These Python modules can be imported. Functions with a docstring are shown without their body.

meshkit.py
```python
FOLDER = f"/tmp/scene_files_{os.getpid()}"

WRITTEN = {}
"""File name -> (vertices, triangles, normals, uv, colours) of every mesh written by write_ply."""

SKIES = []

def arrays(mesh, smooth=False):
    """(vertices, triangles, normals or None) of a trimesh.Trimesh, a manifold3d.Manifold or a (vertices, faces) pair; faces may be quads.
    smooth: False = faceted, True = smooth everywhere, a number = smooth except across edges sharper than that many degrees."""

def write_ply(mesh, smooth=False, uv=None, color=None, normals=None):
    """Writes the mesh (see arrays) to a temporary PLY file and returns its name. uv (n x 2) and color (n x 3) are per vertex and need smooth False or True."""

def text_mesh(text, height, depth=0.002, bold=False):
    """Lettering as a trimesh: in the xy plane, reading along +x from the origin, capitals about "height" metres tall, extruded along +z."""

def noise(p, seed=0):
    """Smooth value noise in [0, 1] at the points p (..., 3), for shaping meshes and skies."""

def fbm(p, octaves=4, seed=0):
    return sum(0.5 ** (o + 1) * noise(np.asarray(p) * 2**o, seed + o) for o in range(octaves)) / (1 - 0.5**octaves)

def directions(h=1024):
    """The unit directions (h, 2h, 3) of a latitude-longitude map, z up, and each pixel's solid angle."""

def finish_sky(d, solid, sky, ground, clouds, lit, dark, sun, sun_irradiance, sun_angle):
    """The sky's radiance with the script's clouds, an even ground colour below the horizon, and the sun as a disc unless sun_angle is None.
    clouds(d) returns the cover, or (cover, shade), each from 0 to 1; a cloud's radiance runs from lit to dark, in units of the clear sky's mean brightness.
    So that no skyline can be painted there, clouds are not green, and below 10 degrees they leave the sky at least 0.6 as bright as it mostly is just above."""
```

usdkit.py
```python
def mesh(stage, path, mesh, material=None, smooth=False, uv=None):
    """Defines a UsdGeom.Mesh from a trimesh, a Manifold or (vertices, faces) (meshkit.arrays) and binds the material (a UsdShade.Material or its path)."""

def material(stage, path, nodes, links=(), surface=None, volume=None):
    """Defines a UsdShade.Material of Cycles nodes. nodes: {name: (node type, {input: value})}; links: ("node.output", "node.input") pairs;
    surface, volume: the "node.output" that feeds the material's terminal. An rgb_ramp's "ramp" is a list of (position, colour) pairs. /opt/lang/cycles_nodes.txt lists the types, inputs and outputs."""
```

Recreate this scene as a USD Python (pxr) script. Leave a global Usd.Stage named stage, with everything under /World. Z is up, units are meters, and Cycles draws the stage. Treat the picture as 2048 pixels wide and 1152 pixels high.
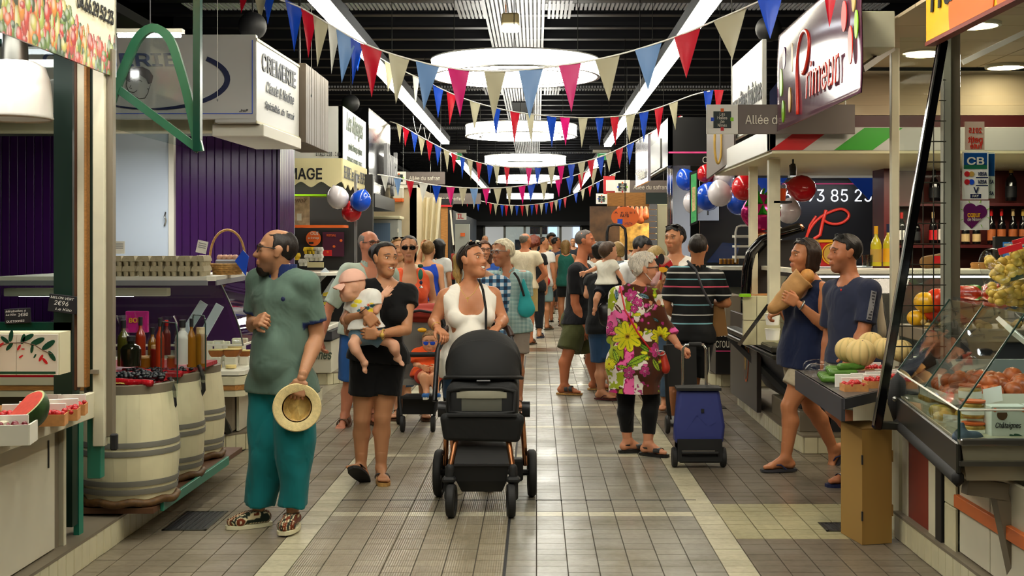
import math, random, sys
import numpy as np, trimesh, manifold3d as m3
import usdkit, meshkit
from pxr import Usd, UsdGeom, UsdShade, UsdLux, Gf, Sdf, Vt
from shapely.geometry import Polygon, Point, box as sbox
from shapely import affinity, union_all

stage = Usd.Stage.CreateInMemory()
UsdGeom.SetStageUpAxis(stage, 'Z'); UsdGeom.SetStageMetersPerUnit(stage, 1.0)
UsdGeom.Xform.Define(stage, '/World'); UsdGeom.Scope.Define(stage, '/World/Looks')
# ---- camera, exposure -------------------------------------------------------------
FP, VX, VY, EYE = 2500.0, 1073.0, 490.0, 1.6        # focal length in px, vanishing point, eye height
cam = UsdGeom.Camera.Define(stage, '/World/Camera')
cam.CreateHorizontalApertureAttr(36.0); cam.CreateVerticalApertureAttr(36.0*1152/2048)
cam.CreateFocalLengthAttr(36.0*FP/2048)
cam.CreateHorizontalApertureOffsetAttr((1024-VX)/2048*36.0)
cam.CreateVerticalApertureOffsetAttr((VY-576)/2048*36.0)
cam.CreateClippingRangeAttr(Gf.Vec2f(0.1, 300.0))
cam.CreateExposureAttr(0.6)
_x = UsdGeom.Xformable(cam.GetPrim()); _x.AddTranslateOp().Set(Gf.Vec3d(0, 0, EYE)); _x.AddRotateXOp().Set(90.0)
TUBE, RING, WARM, COOL = 17.0, 11.0, 18.0, 9.0      # strengths of the hall's lamps
# the hall has no sky; the last dim trace of daylight at the far doors is glow put into the porch materials
def rect_light(name, loc, w, h, rot, power, color):
    l = UsdLux.RectLight.Define(stage, '/World/'+name); l.CreateWidthAttr(w); l.CreateHeightAttr(h)
    l.CreateIntensityAttr(power); l.CreateColorAttr(Gf.Vec3f(*color)); l.CreateNormalizeAttr(False)
    x = UsdGeom.Xformable(l.GetPrim()); x.AddTranslateOp().Set(Gf.Vec3d(*loc)); x.AddRotateXYZOp().Set(Gf.Vec3f(*rot))

# ---- helpers ----------------------------------------------------------------------
A = lambda *p: np.array(p, float)
def W(px, py, d):                     # a point of the place seen at (px, py), d metres down the hall
    return A((px-VX)/FP*d, d, EYE-(py-VY)/FP*d)
def G(px, py):                        # the floor point seen there
    return W(px, py, FP*EYE/(py-VY))
names, off = {}, {}
def fresh(parent, name):
    k = parent+'/'+name; n = names.get(k, 0); names[k] = n+1
    return k if n == 0 else '%s_%03d' % (k, n)
def tag(p, label=None, cat=None, group=None, kind=None):
    pr = stage.GetPrimAtPath(p)
    for k, v in (('label', label), ('category', cat), ('group', group), ('kind', kind)):
        if v: pr.SetCustomDataByKey(k, v)
    return p
def thing(name, label, cat, loc=(0, 0, 0), group=None, kind=None):
    p = fresh('/World', name); x = UsdGeom.Xform.Define(stage, p); x.AddTranslateOp().Set(Gf.Vec3d(*map(float, loc)))
    off[p] = np.asarray(loc, float)
    return tag(p, label, cat, group, kind)
def vf(m):
    if m is None or (isinstance(m, list) and not m): return np.zeros((0, 3)), np.zeros((0, 3), int)
    if isinstance(m, list): return J(*m)
    if hasattr(m, 'to_mesh'):
        q = m.to_mesh(); return np.asarray(q.vert_properties)[:, :3].astype(float), np.asarray(q.tri_verts)
    if isinstance(m, trimesh.Trimesh): return np.asarray(m.vertices), np.asarray(m.faces)
    v, f = np.asarray(m[0], float), np.asarray(m[1], int)
    if len(f) and f.shape[1] == 4: f = np.vstack([f[:, [0, 1, 2]], f[:, [0, 2, 3]]])
    return v, f
def J(*ms):
    V, F, n = [], [], 0
    for m in ms:
        if m is None: continue
        if isinstance(m, list): m = J(*m)
        v, f = vf(m)
        if len(v) == 0: continue
        V.append(v); F.append(f+n); n += len(v)
    return (np.vstack(V), np.vstack(F)) if V else (np.zeros((0, 3)), np.zeros((0, 3), int))
def part(parent, name, mesh, m, smooth=False, label=None, col=None, kind=None):
    v, f = vf(mesh)
    if len(v) == 0: return None
    o = off[parent]; p = fresh(parent, name); off[p] = o
    if col is not None: col = np.asarray(col(v) if callable(col) else col)
    pr = usdkit.mesh(stage, p, (v-o, f), MAT(m), smooth=smooth)
    if col is not None:
        UsdGeom.PrimvarsAPI(pr).CreatePrimvar('Cd', Sdf.ValueTypeNames.Color3fArray, 'vertex').Set(Vt.Vec3fArray.FromNumpy(col.astype(np.float32)))
    if parent != '/World' or kind: tag(p, label, kind=kind)
    return p
off['/World'] = A(0, 0, 0)
def solo(name, mesh, m, label, cat, group=None, kind=None, smooth=False, col=None):
    v, f = vf(mesh); b = (v.min(0)+v.max(0))/2; b[2] = v[:, 2].min()
    p = fresh('/World', name); names['/World/'+name] -= 1
    off['/World'] = b
    q = part('/World', name, (v, f), m, smooth, col=col); off['/World'] = A(0, 0, 0); off[q] = b
    UsdGeom.Xformable(stage.GetPrimAtPath(q)).AddTranslateOp().Set(Gf.Vec3d(*b))
    return tag(q, label, cat, group, kind)
def struct(name, mesh, m, smooth=False, **k):
    v, f = vf(mesh)
    if len(v): return tag(part('/World', name, mesh, m, smooth, **k), kind='structure')
    p = fresh('/World', name); UsdGeom.Xform.Define(stage, p); off[p] = A(0, 0, 0); return tag(p, kind='structure')
def copy(src, loc, label, rz=0, scale=1, group=None, cat=None, name=None, rx=0):
    was = stage.GetPrimAtPath(src).GetCustomData()
    p = fresh('/World', name or src.rpartition('/')[2].rstrip('0123456789').rstrip('_'))
    x = UsdGeom.Xform.Define(stage, p); r = x.GetPrim(); r.GetReferences().AddInternalReference(src)
    x.ClearXformOpOrder()
    x.AddTranslateOp().Set(Gf.Vec3d(*map(float, loc))); x.AddRotateXYZOp().Set(Gf.Vec3f(rx, 0, float(rz)))
    if scale != 1: x.AddScaleOp().Set(Gf.Vec3f(*([scale]*3 if np.ndim(scale) == 0 else map(float, scale))))
    r.SetInstanceable(True)
    return tag(p, label, cat or was.get('category'), group or was.get('group'), was.get('kind'))
# shapes
def bx(x0, x1, y0, y1, z0, z1, b=0):
    lo, hi = A(min(x0, x1), min(y0, y1), min(z0, z1)), A(max(x0, x1), max(y0, y1), max(z0, z1))
    if b <= 0:
        c = np.array([[i, j, k] for i in (0, 1) for j in (0, 1) for k in (0, 1)])
        f = np.array([[0, 1, 3, 2], [4, 6, 7, 5], [0, 4, 5, 1], [2, 3, 7, 6], [0, 2, 6, 4], [1, 5, 7, 3]])
        return vf((lo+c*(hi-lo), f))
    b = min(b, (hi-lo).min()*.49); P = []
    for i in (0, 1):
        for j in (0, 1):
            for k in (0, 1):
                c = A(i, j, k); q = lo+c*(hi-lo); s = 1-2*c
                for a in range(3):
                    e = s*b; e[a] = 0; P.append(q+e)
    return vf(m3.Manifold.hull_points(np.array(P)))
def unit(v): v = np.asarray(v, float); return v/max(np.linalg.norm(v), 1e-9)
def bar(a, b, w, t, up=(0, 0, 1), bev=0):     # box from a to b: w across, t along up
    a, b = np.asarray(a, float), np.asarray(b, float); d = b-a; L = np.linalg.norm(d); d = d/L
    x = np.cross(d, up); x = unit(x) if np.linalg.norm(x) > 1e-4 else unit(np.cross(d, (1, 0, 0))); u = np.cross(x, d)
    v, f = bx(-w/2, w/2, 0, L, -t/2, t/2, bev)
    return v@np.array([x, d, u])+a, f
def ribbon(pts, w, t, nrm=(0, -1, 0)):
    p = np.asarray(pts, float); n = unit(nrm); w = np.broadcast_to(w, (len(p),))[:, None]; T = np.gradient(p, axis=0); s = np.cross(T, n); s /= np.linalg.norm(s, axis=1, keepdims=True)+1e-12
    v = np.stack([p-s*w/2-n*t/2, p+s*w/2-n*t/2, p+s*w/2+n*t/2, p-s*w/2+n*t/2], 1).reshape(-1, 3); i, j = np.meshgrid(np.arange(len(p)-1), np.arange(4), indexing='ij'); j2 = (j+1) % 4; e = 4*len(p)-4
    return vf((v, np.vstack([np.stack([i*4+j, i*4+j2, i*4+4+j2, i*4+4+j], -1).reshape(-1, 4), [[3, 2, 1, 0], [e, e+1, e+2, e+3]]])))
def place(m, o=(0, 0, 0), ux=(1, 0, 0), uy=(0, 1, 0), uz=None):
    v, f = vf(m); uz = np.cross(ux, uy) if uz is None else uz
    return v@np.array([ux, uy, uz], float)+np.asarray(o, float), f
def rotz(m, deg, o=(0, 0, 0), piv=(0, 0, 0)):
    c, s = math.cos(math.radians(deg)), math.sin(math.radians(deg)); v, f = vf(m)
    return (v-piv)@np.array([[c, s, 0], [-s, c, 0], [0, 0, 1]])+piv+o, f
def tube(pts, r, n=8, cap=True, closed=False):
    p = np.asarray(pts, float); m = len(p); r = np.broadcast_to(r, (m,))
    t = (np.roll(p, -1, 0)-np.roll(p, 1, 0)) if closed else np.gradient(p, axis=0)
    t /= np.linalg.norm(t, axis=1, keepdims=True)+1e-12
    a = np.cross(t[0], (0, 0, 1)); a = unit(a) if np.linalg.norm(a) > .05 else unit(np.cross(t[0], (1, 0, 0)))
    fr = []
    for k in range(m):
        a = unit(a-t[k]*(a@t[k])); fr.append(a)
    fr = np.array(fr); bb = np.cross(t, fr); ang = np.arange(n)*2*np.pi/n
    v = (p[:, None]+r[:, None, None]*(np.cos(ang)[None, :, None]*fr[:, None]+np.sin(ang)[None, :, None]*bb[:, None])).reshape(-1, 3)
    i, j = np.meshgrid(np.arange(m if closed else m-1), np.arange(n), indexing='ij'); i2 = (i+1) % m
    f = np.stack([i*n+j, i*n+(j+1) % n, i2*n+(j+1) % n, i2*n+j], -1).reshape(-1, 4)
    v, f = vf((v, f))
    if cap and not closed:
        k = len(v); v = np.vstack([v, p[:1], p[-1:]]); j = np.arange(n); jn = (j+1) % n; e = (m-1)*n
        f = np.vstack([f, np.stack([jn, j, j*0+k], 1), np.stack([e+j, e+jn, j*0+k+1], 1)])
    return v, f
def lathe(prof, c=(0, 0, 0), n=24, ax=None):
    pr = np.asarray(prof, float); ang = np.arange(n)*2*np.pi/n; m = len(pr)
    v = np.stack([pr[:, None, 0]*np.cos(ang), pr[:, None, 0]*np.sin(ang), np.repeat(pr[:, 1:2], n, 1)], -1).reshape(-1, 3)
    i, j = np.meshgrid(np.arange(m-1), np.arange(n), indexing='ij')
    f = np.stack([i*n+j, i*n+(j+1) % n, (i+1)*n+(j+1) % n, (i+1)*n+j], -1).reshape(-1, 4)
    if ax is not None:
        z = unit(ax); x = unit(np.cross(z, (0, 0, 1)) if abs(z[2]) < .9 else np.cross(z, (0, 1, 0))); v = v@np.array([x, np.cross(z, x), z])
    return vf((v+np.asarray(c, float), f))
def prism(poly, o, ux, uy, t):        # polygon (x along ux, y along uy) with thickness t along ux x uy
    if not hasattr(poly, 'geom_type'): poly = Polygon(poly)
    if not poly.is_valid: poly = poly.buffer(0)
    gs = getattr(poly, 'geoms', [poly]); out = []
    for g in gs:
        if g.area < 1e-9: continue
        m = trimesh.creation.extrude_polygon(g, abs(t), engine='earcut'); v = np.array(m.vertices)
        if t < 0: v[:, 2] += t
        out.append((v, m.faces))
    ux, uy = unit(ux), unit(uy)
    return place(J(*out), o, ux, uy)
def ball(c, r, n=2):
    m = trimesh.creation.icosphere(n); return np.asarray(m.vertices)*np.asarray(r)+np.asarray(c, float), m.faces
def grid(fn, nu, nv, th=None):        # fn(u, v) -> points, u, v in 0..1; a sheet, doubled to thickness th if given
    u, v = np.meshgrid(np.linspace(0, 1, nu), np.linspace(0, 1, nv), indexing='ij'); p = np.asarray(fn(u, v)); p = np.moveaxis(p, 0, -1).reshape(-1, 3)
    i, j = np.meshgrid(np.arange(nu-1), np.arange(nv-1), indexing='ij')
    f = np.stack([i*nv+j, (i+1)*nv+j, (i+1)*nv+j+1, i*nv+j+1], -1).reshape(-1, 4); q, f = vf((p, f))
    if th:
        _, _, n = meshkit.arrays((q, f), True); k = len(q); q = np.vstack([q, q-n*th])
        e = [(i*nv, (i+1)*nv) for i in range(nu-1)]+[((i+1)*nv+nv-1, i*nv+nv-1) for i in range(nu-1)]
        e += [(j+1, j) for j in range(nv-1)]+[((nu-1)*nv+j, (nu-1)*nv+j+1) for j in range(nv-1)]
        e = np.array(e); f = np.vstack([f, f[:, ::-1]+k, np.stack([e[:, 1], e[:, 0], e[:, 0]+k], 1), np.stack([e[:, 1], e[:, 0]+k, e[:, 1]+k], 1)])
    return q, f
_txt = {}
def text(s, h, o, ux=(1, 0, 0), uy=(0, 0, 1), width=None, bold=False, t=.003, align='l', slant=0):
    k = (s, bold)
    if k not in _txt: _txt[k] = vf(meshkit.text_mesh(s, 1.0, .02, bold))
    v, f = _txt[k]; v = v.copy(); v[:, 2] *= t/.02
    v[:, 0] -= v[:, 0].min(); v[:, 0] += slant*v[:, 1]; wd = v[:, 0].max()
    sx = h if width is None else width/wd
    v[:, 0] *= sx; v[:, 1] *= h
    if align == 'c': v[:, 0] -= v[:, 0].max()/2
    if align == 'r': v[:, 0] -= v[:, 0].max()
    return place((v, f), o, unit(ux), unit(uy))
X_, Y_, Z_ = A(1, 0, 0), A(0, 1, 0), A(0, 0, 1)
# ---- materials --------------------------------------------------------------------
_mats = {}
def lin(c):
    if isinstance(c, str): c = [int(c[i:i+2], 16)/255 for i in (0, 2, 4)]
    c = np.asarray(c, float); return np.where(c <= .04045, c/12.92, ((c+.055)/1.055)**2.4)
def MAT(m):
    if not isinstance(m, str) or m.startswith('/'): return m
    return _mats[m]
def mat(name, c, rough=.5, metal=0., spec=.5, var=0, vscale=6., bump=0, bscale=60., coat=0, sheen=0, emit=0, stretch=None):
    if name in _mats: return name
    n = {'p': ('principled_bsdf', dict(base_color=lin(c), roughness=rough, metallic=metal, specular_ior_level=spec, coat_weight=coat, sheen_weight=sheen))}
    l = []
    if emit: n['p'][1].update(emission_color=lin(c), emission_strength=emit)
    if var or bump:
        n['g'] = ('texture_coordinate', {}); n['m'] = ('mapping', dict(scale=stretch or (1, 1, 1))); l.append(('g.object', 'm.vector'))
    if var:
        n['n'] = ('noise_texture', dict(scale=vscale, detail=4.)); l += [('m.vector', 'n.vector')]
        b = lin(c); n['r'] = ('rgb_ramp', {'ramp': [(.3, b*(1-var)), (.7, np.minimum(b*(1+var), .95))]}); l += [('n.fac', 'r.fac'), ('r.color', 'p.base_color')]
    if bump:
        n['n2'] = ('noise_texture', dict(scale=bscale, detail=3.)); n['b'] = ('bump', dict(strength=bump, distance=.01)); l += [('m.vector', 'n2.vector'), ('n2.fac', 'b.height'), ('b.normal', 'p.normal')]
    _mats[name] = usdkit.material(stage, '/World/Looks/'+name, n, l, surface='p.BSDF'); return name
def mat_emit(name, c, s):
    _mats[name] = usdkit.material(stage, '/World/Looks/'+name, {'e': ('emission', dict(color=lin(c), strength=s))}, surface='e.emission'); return name
from scipy.interpolate import CubicSpline
def curve(pts, n=40):
    p = np.asarray(pts, float); t = np.r_[0, np.cumsum(np.linalg.norm(np.diff(p, axis=0), axis=1))]; return CubicSpline(t, p)(np.linspace(0, t[-1], n))
def mat_pane(name, tint=(1, 1, 1), refl=1.0, rough=.02, ior=1.45):
    n = {'t': ('transparent_bsdf', dict(color=lin(tint))), 'g': ('glossy_bsdf', dict(color=(1, 1, 1), roughness=rough)), 'f': ('layer_weight', dict(blend=.5)), 'w': ('math', dict(math_type='power', value2=5.)), 'k': ('math', dict(math_type='multiply_add', value2=.9*refl, value3=.035*refl, use_clamp=True)), 'm': ('mix_closure', {})}
    _mats[name] = usdkit.material(stage, '/World/Looks/'+name, n, [('f.facing', 'w.value1'), ('w.value', 'k.value1'), ('k.value', 'm.fac'), ('t.BSDF', 'm.closure1'), ('g.BSDF', 'm.closure2')], surface='m.closure'); return name
def mat_vc(name, rough=.6, spec=.4, sheen=0, bump=0, bscale=80., sss=0, coat=0, var=0):
    n = {'a': ('attribute', dict(attribute='Cd')), 'p': ('principled_bsdf', dict(roughness=rough, specular_ior_level=spec, sheen_weight=sheen, coat_weight=coat))}
    l = [('a.color', 'p.base_color')]
    if sss: n['p'][1].update(subsurface_weight=sss, subsurface_scale=.004)
    if bump:
        n['g'] = ('texture_coordinate', {}); n['n2'] = ('noise_texture', dict(scale=8., detail=2., distortion=.8)); n['b'] = ('bump', dict(strength=bump*.28, distance=.06)); n['mp'] = ('mapping', dict(scale=(1., 1., .7)))
        l += [('g.object', 'mp.vector'), ('mp.vector', 'n2.vector'), ('n2.fac', 'b.height'), ('b.normal', 'p.normal')]
    _mats[name] = usdkit.material(stage, '/World/Looks/'+name, n, l, surface='p.BSDF'); return name
def mat_z(name, stops, z0, z1, rough=.8, axis='z', per=None):    # bands across an axis (world), constant steps
    n = {'g': ('geometry', {}), 's': ('separate_xyz', {}), 'k': ('map_range', dict(from_min=z0, from_max=z1, to_min=0., to_max=1.)), 'r': ('rgb_ramp', {'ramp': [(a, lin(c)) for a, c in stops], 'interpolate': False}), 'p': ('principled_bsdf', dict(roughness=rough, specular_ior_level=.3))}
    l = [('g.position', 's.vector'), ('s.'+axis, 'k.value')]
    if per:
        n['f'] = ('math', dict(math_type='fraction')); l += [('k.result', 'f.value1'), ('f.value', 'r.fac')]
    else: l += [('k.result', 'r.fac')]
    _mats[name] = usdkit.material(stage, '/World/Looks/'+name, n, l+[('r.color', 'p.base_color')], surface='p.BSDF'); return name
def mat_check(name, c1, c2, c3, size, rough=.8):
    n = {'g': ('geometry', {}), 's': ('separate_xyz', {}), 'p': ('principled_bsdf', dict(roughness=rough, specular_ior_level=.3))}; l = [('g.position', 's.vector')]
    for a in 'xz':
        n['k'+a] = ('math', dict(math_type='multiply', value2=1/size)); n['f'+a] = ('math', dict(math_type='fraction')); n['h'+a] = ('math', dict(math_type='greater_than', value2=.5))
        l += [('s.'+a, 'k'+a+'.value1'), ('k'+a+'.value', 'f'+a+'.value1'), ('f'+a+'.value', 'h'+a+'.value1')]
    n['ad'] = ('math', dict(math_type='add')); n['dv'] = ('math', dict(math_type='multiply', value2=.5)); n['r'] = ('rgb_ramp', {'ramp': [(0, lin(c1)), (.5, lin(c2)), (1, lin(c3))]})
    l += [('hx.value', 'ad.value1'), ('hz.value', 'ad.value2'), ('ad.value', 'dv.value1'), ('dv.value', 'r.fac'), ('r.color', 'p.base_color')]
    _mats[name] = usdkit.material(stage, '/World/Looks/'+name, n, l, surface='p.BSDF'); return name
for _n, _c, _r in (('white', 'e2dfd0', .45), ('cream', 'd6d0ae', .5), ('beige', 'cbbf9c', .55), ('black', '0c0c0d', .45), ('dark', '1c1b1b', .5), ('charcoal', '34343a', .5), ('grey', '85868a', .45),
                   ('taupe', '7a705e', .5), ('green', '0e4a35', .4), ('teal', '1f7a63', .4), ('dgreen', '0a2c20', .5), ('purple', '46125a', .38), ('navy', '141f4a', .5), ('blue', '1a4fd0', .35), ('red', 'c81e24', .4), ('darkred', '4a1012', .4), ('orange', 'ea6a24', .5),
                   ('yellow', 'f0b21a', .45), ('pink', 'e84a90', .5), ('brown', '5a3a22', .6), ('signgrey', '6d635f', .5), ('ink', '17181c', .6), ('paper', 'eeece4', .7), ('lime', '8fd21a', .4), ('rubber', '161617', .7), ('card', '977436', .8), ('tan', 'cfae7c', .7), ('gold', 'c9a24a', .4)):
    mat(_n, _c, _r)
mat('steel', 'b8b8b4', .28, 1.); mat('chrome', 'd8d8d6', .12, 1.); mat('darksteel', '55554f', .35, .9); mat('copper', 'c98a62', .25, 1.)
mat('darkmetal', '2a2a2c', .4, .4); mat('blackgloss', '08080a', .12); mat('wicker', 'b58a4c', .7, var=.35, vscale=40)
mat('wood', 'b07a3c', .6, var=.25, vscale=12, stretch=(1, 8, 8)); mat('rawtile', 'cfc9a6', .3, var=.06, vscale=9)
mat('kraft', '8a6234', .8, bump=.2, bscale=20); mat('crust', 'c98d45', .6, var=.2, vscale=20); mat_vc('vc', .6); mat_vc('vcgloss', .25); mat_vc('vcprint', .35)
mat_pane('glass', (.96, .98, .97)); mat_pane('plastic', (.93, .95, .95), 1.6, .08)
mat_emit('lamp', (1, .97, .88), TUBE); mat_emit('ringlamp', (1, .99, .94), RING); mat_emit('warmlamp', (1, .93, .8), WARM); mat_emit('coollamp', (.95, .98, 1), COOL)
# ---- the hall: floor, ceiling, far wall, side walls ---------------------------------
rng = np.random.default_rng(7)
def mat_tile():
    n = {'a': ('attribute', dict(attribute='Cd')), 'p': ('principled_bsdf', dict(specular_ior_level=.55)), 'g': ('geometry', {}), 's': ('separate_xyz', {}),
         'n': ('noise_texture', dict(scale=1.7, detail=5.)), 'r': ('map_range', dict(from_min=.3, from_max=.75, to_min=.2, to_max=.42)), 'n2': ('noise_texture', dict(scale=30., detail=4.)),
         'c': ('rgb_ramp', {'ramp': [(.35, (.8, .79, .77)), (.6, (1, 1, 1))]}), 'x': ('mix_color', dict(blend_type='multiply', fac=.8)),
         'w': ('wave_texture', dict(scale=26., bands_direction='x')), 'lt': ('math', dict(math_type='less_than', value2=-.157)), 'gt': ('math', dict(math_type='greater_than', value2=-1.215)),
         'm1': ('math', dict(math_type='multiply')), 'm2': ('math', dict(math_type='multiply')), 'b': ('bump', dict(strength=.28, distance=.004))}
    l = [('g.position', 's.vector'), ('g.position', 'n.vector'), ('g.position', 'n2.vector'), ('g.position', 'w.vector'), ('n.fac', 'r.value'), ('r.result', 'p.roughness'), ('n2.fac', 'c.fac'),
         ('a.color', 'x.a'), ('c.color', 'x.b'), ('x.result', 'p.base_color'), ('s.x', 'lt.value1'), ('s.x', 'gt.value1'), ('lt.value', 'm1.value1'), ('gt.value', 'm1.value2'), ('m1.value', 'm2.value1'), ('w.fac', 'm2.value2'), ('m2.value', 'b.height'), ('b.normal', 'p.normal')]
    _mats['tile'] = usdkit.material(stage, '/World/Looks/tile', n, l, surface='p.BSDF')
mat_tile()
mat('grout', '4a4337', .8); mat('farfloor', '978f7d', .3)
floor = struct('floor', bx(-14, 14, -8, 60, -.12, -.006), 'grout')
xs = [-.157-k*.1515 for k in range(15)][::-1]+[k*.155 for k in range(16)]
WHITE_D = [7.48, 9.54, 11.0, 12.5, 14.3, 16.2, 18.5, 20.5, 23, 26, 29]
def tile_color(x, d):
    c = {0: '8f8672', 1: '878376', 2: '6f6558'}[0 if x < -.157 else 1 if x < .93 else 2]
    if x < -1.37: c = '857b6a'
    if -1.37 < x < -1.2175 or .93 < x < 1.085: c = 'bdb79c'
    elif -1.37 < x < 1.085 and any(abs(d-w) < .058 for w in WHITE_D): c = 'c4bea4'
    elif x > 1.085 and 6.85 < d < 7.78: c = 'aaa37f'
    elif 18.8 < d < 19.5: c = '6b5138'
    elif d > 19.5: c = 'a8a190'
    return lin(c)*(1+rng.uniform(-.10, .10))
near, rest, restc = [], [], []
D0, PIT = 6.0, .115
for r in range(230):
    d0 = D0+r*PIT
    for i in range(len(xs)-1):
        x0, x1 = xs[i]+.003, xs[i+1]-.003
        if r > 120 and False: continue
        dy = rng.uniform(-.0006, .0006)
        m = bx(x0, x1, d0+.0016, d0+PIT-.0016, -.009, dy, 0)
        c = tile_color((x0+x1)/2, d0+PIT/2)
        px = VX+FP*(x0+x1)/2/(d0+.05)
        if 90 < px < 1920 and len(near) < 290: near.append((m, c))
        else: rest.append(m); restc.append(np.tile(c, (8, 1)))
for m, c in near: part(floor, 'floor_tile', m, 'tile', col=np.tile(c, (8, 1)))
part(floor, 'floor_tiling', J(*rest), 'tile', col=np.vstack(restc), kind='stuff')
part(floor, 'far_paving', bx(-14, 14, D0+230*PIT, 60, -.01, 0), 'farfloor')
part(floor, 'cross_paving', J(bx(-8, xs[0]-.01, 8.4, 9.7, -.01, -.001), bx(xs[-1]+.01, 8, 8.4, 9.7, -.01, -.001), bx(-8, xs[0], 12.9, 14.4, -.01, -.001), bx(xs[-1], 8, 12.7, 14.4, -.01, -.001)), 'farfloor')
part(floor, 'expansion_joint', J(bx(-1.22, 1.0, 7.835, 7.85, -.005, .0015), bx(-.165, -.15, 6, 18, -.005, .002)), 'ink')
for (x0, x1, d0, d1), lab in zip(((-2.1, -1.85, 7.0, 7.5), (1.62, 1.95, 6.98, 7.2), (1.7, 1.85, 12.2, 12.5), (-1.85, -1.6, 12.3, 12.6)), ('dark slotted floor drain beside the left barrel shelf', 'slotted floor drain by the cardboard box', 'small floor drain near the black deli panel', 'small floor drain behind the man in teal trousers')):
    g = thing('floor_drain', lab, 'drain', ((x0+x1)/2, (d0+d1)/2, 0))
    part(g, 'frame', J(bx(x0, x1, d0, d0+.015, -.004, .004), bx(x0, x1, d1-.015, d1, -.004, .004), bx(x0, x0+.015, d0, d1, -.004, .004), bx(x1-.015, x1, d0, d1, -.004, .004)), 'darksteel')
    for k in range(int((x1-x0)/.03)): part(g, 'bar', bx(x0+.02+k*.03, x0+.035+k*.03, d0+.015, d1-.015, -.004, .003), 'darkmetal')
    part(g, 'pit', bx(x0, x1, d0, d1, -.02, .001), 'ink')
def curb(pts, h=.13, inner=.3, side=1):      # tiled kerb of a stall: white glazed tiles on a core
    c = struct('trim', [], None); P = [A(*p, 0) for p in pts]
    from shapely.geometry import LineString
    for a, b in zip(P[:-1], P[1:]):
        L = np.linalg.norm(b-a); u = (b-a)/L; nrm = A(u[1], -u[0], 0)*side; n = max(1, round(L/.105))
        for k in range(n):
            s, e = a+u*(k*L/n+.002), a+u*((k+1)*L/n-.002); w = rng.uniform(-.0015, .0015)
            if s[1] > 24: continue
            part(c, 'curb_tile', bar(s+nrm*w+Z_*h*.5, e+nrm*w+Z_*h*.5, .02, h, bev=.004), 'rawtile')
    ln = LineString(pts); pg = ln.buffer(side*inner, single_sided=True, join_style=2); q = ln.buffer(side*(inner+.02), single_sided=True, join_style=2).union(ln.buffer(.012, join_style=2, cap_style=2))
    part(c, 'ledge', J(prism(pg, (0, 0, 0), X_, Y_, h-.002), prism(q, (0, 0, h-.002), X_, Y_, .014)), 'taupe'); return c
curb([(-2.25, 4.6), (-2.25, 8.45), (-4.4, 8.45)], side=1); curb([(-4.6, 9.64), (-2.4, 9.64), (-2.22, 9.85), (-2.22, 12.9)]); curb([(-4.6, 14.3), (-2.4, 14.3), (-2.22, 14.5), (-2.22, 18)])
curb([(1.97, 4.6), (1.97, 6.85), (4.2, 6.85)], side=-1); curb([(4.8, 9.58), (2.05, 9.58), (1.99, 10.2), (2.02, 12.5)], side=-1); curb([(4.8, 14.15), (2.1, 14.15), (2.0, 14.3), (2.0, 17.5)], side=-1)
curb([(-2.25, 20), (-2.25, 30)]); curb([(2.1, 20), (2.1, 30)], side=-1)
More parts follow.
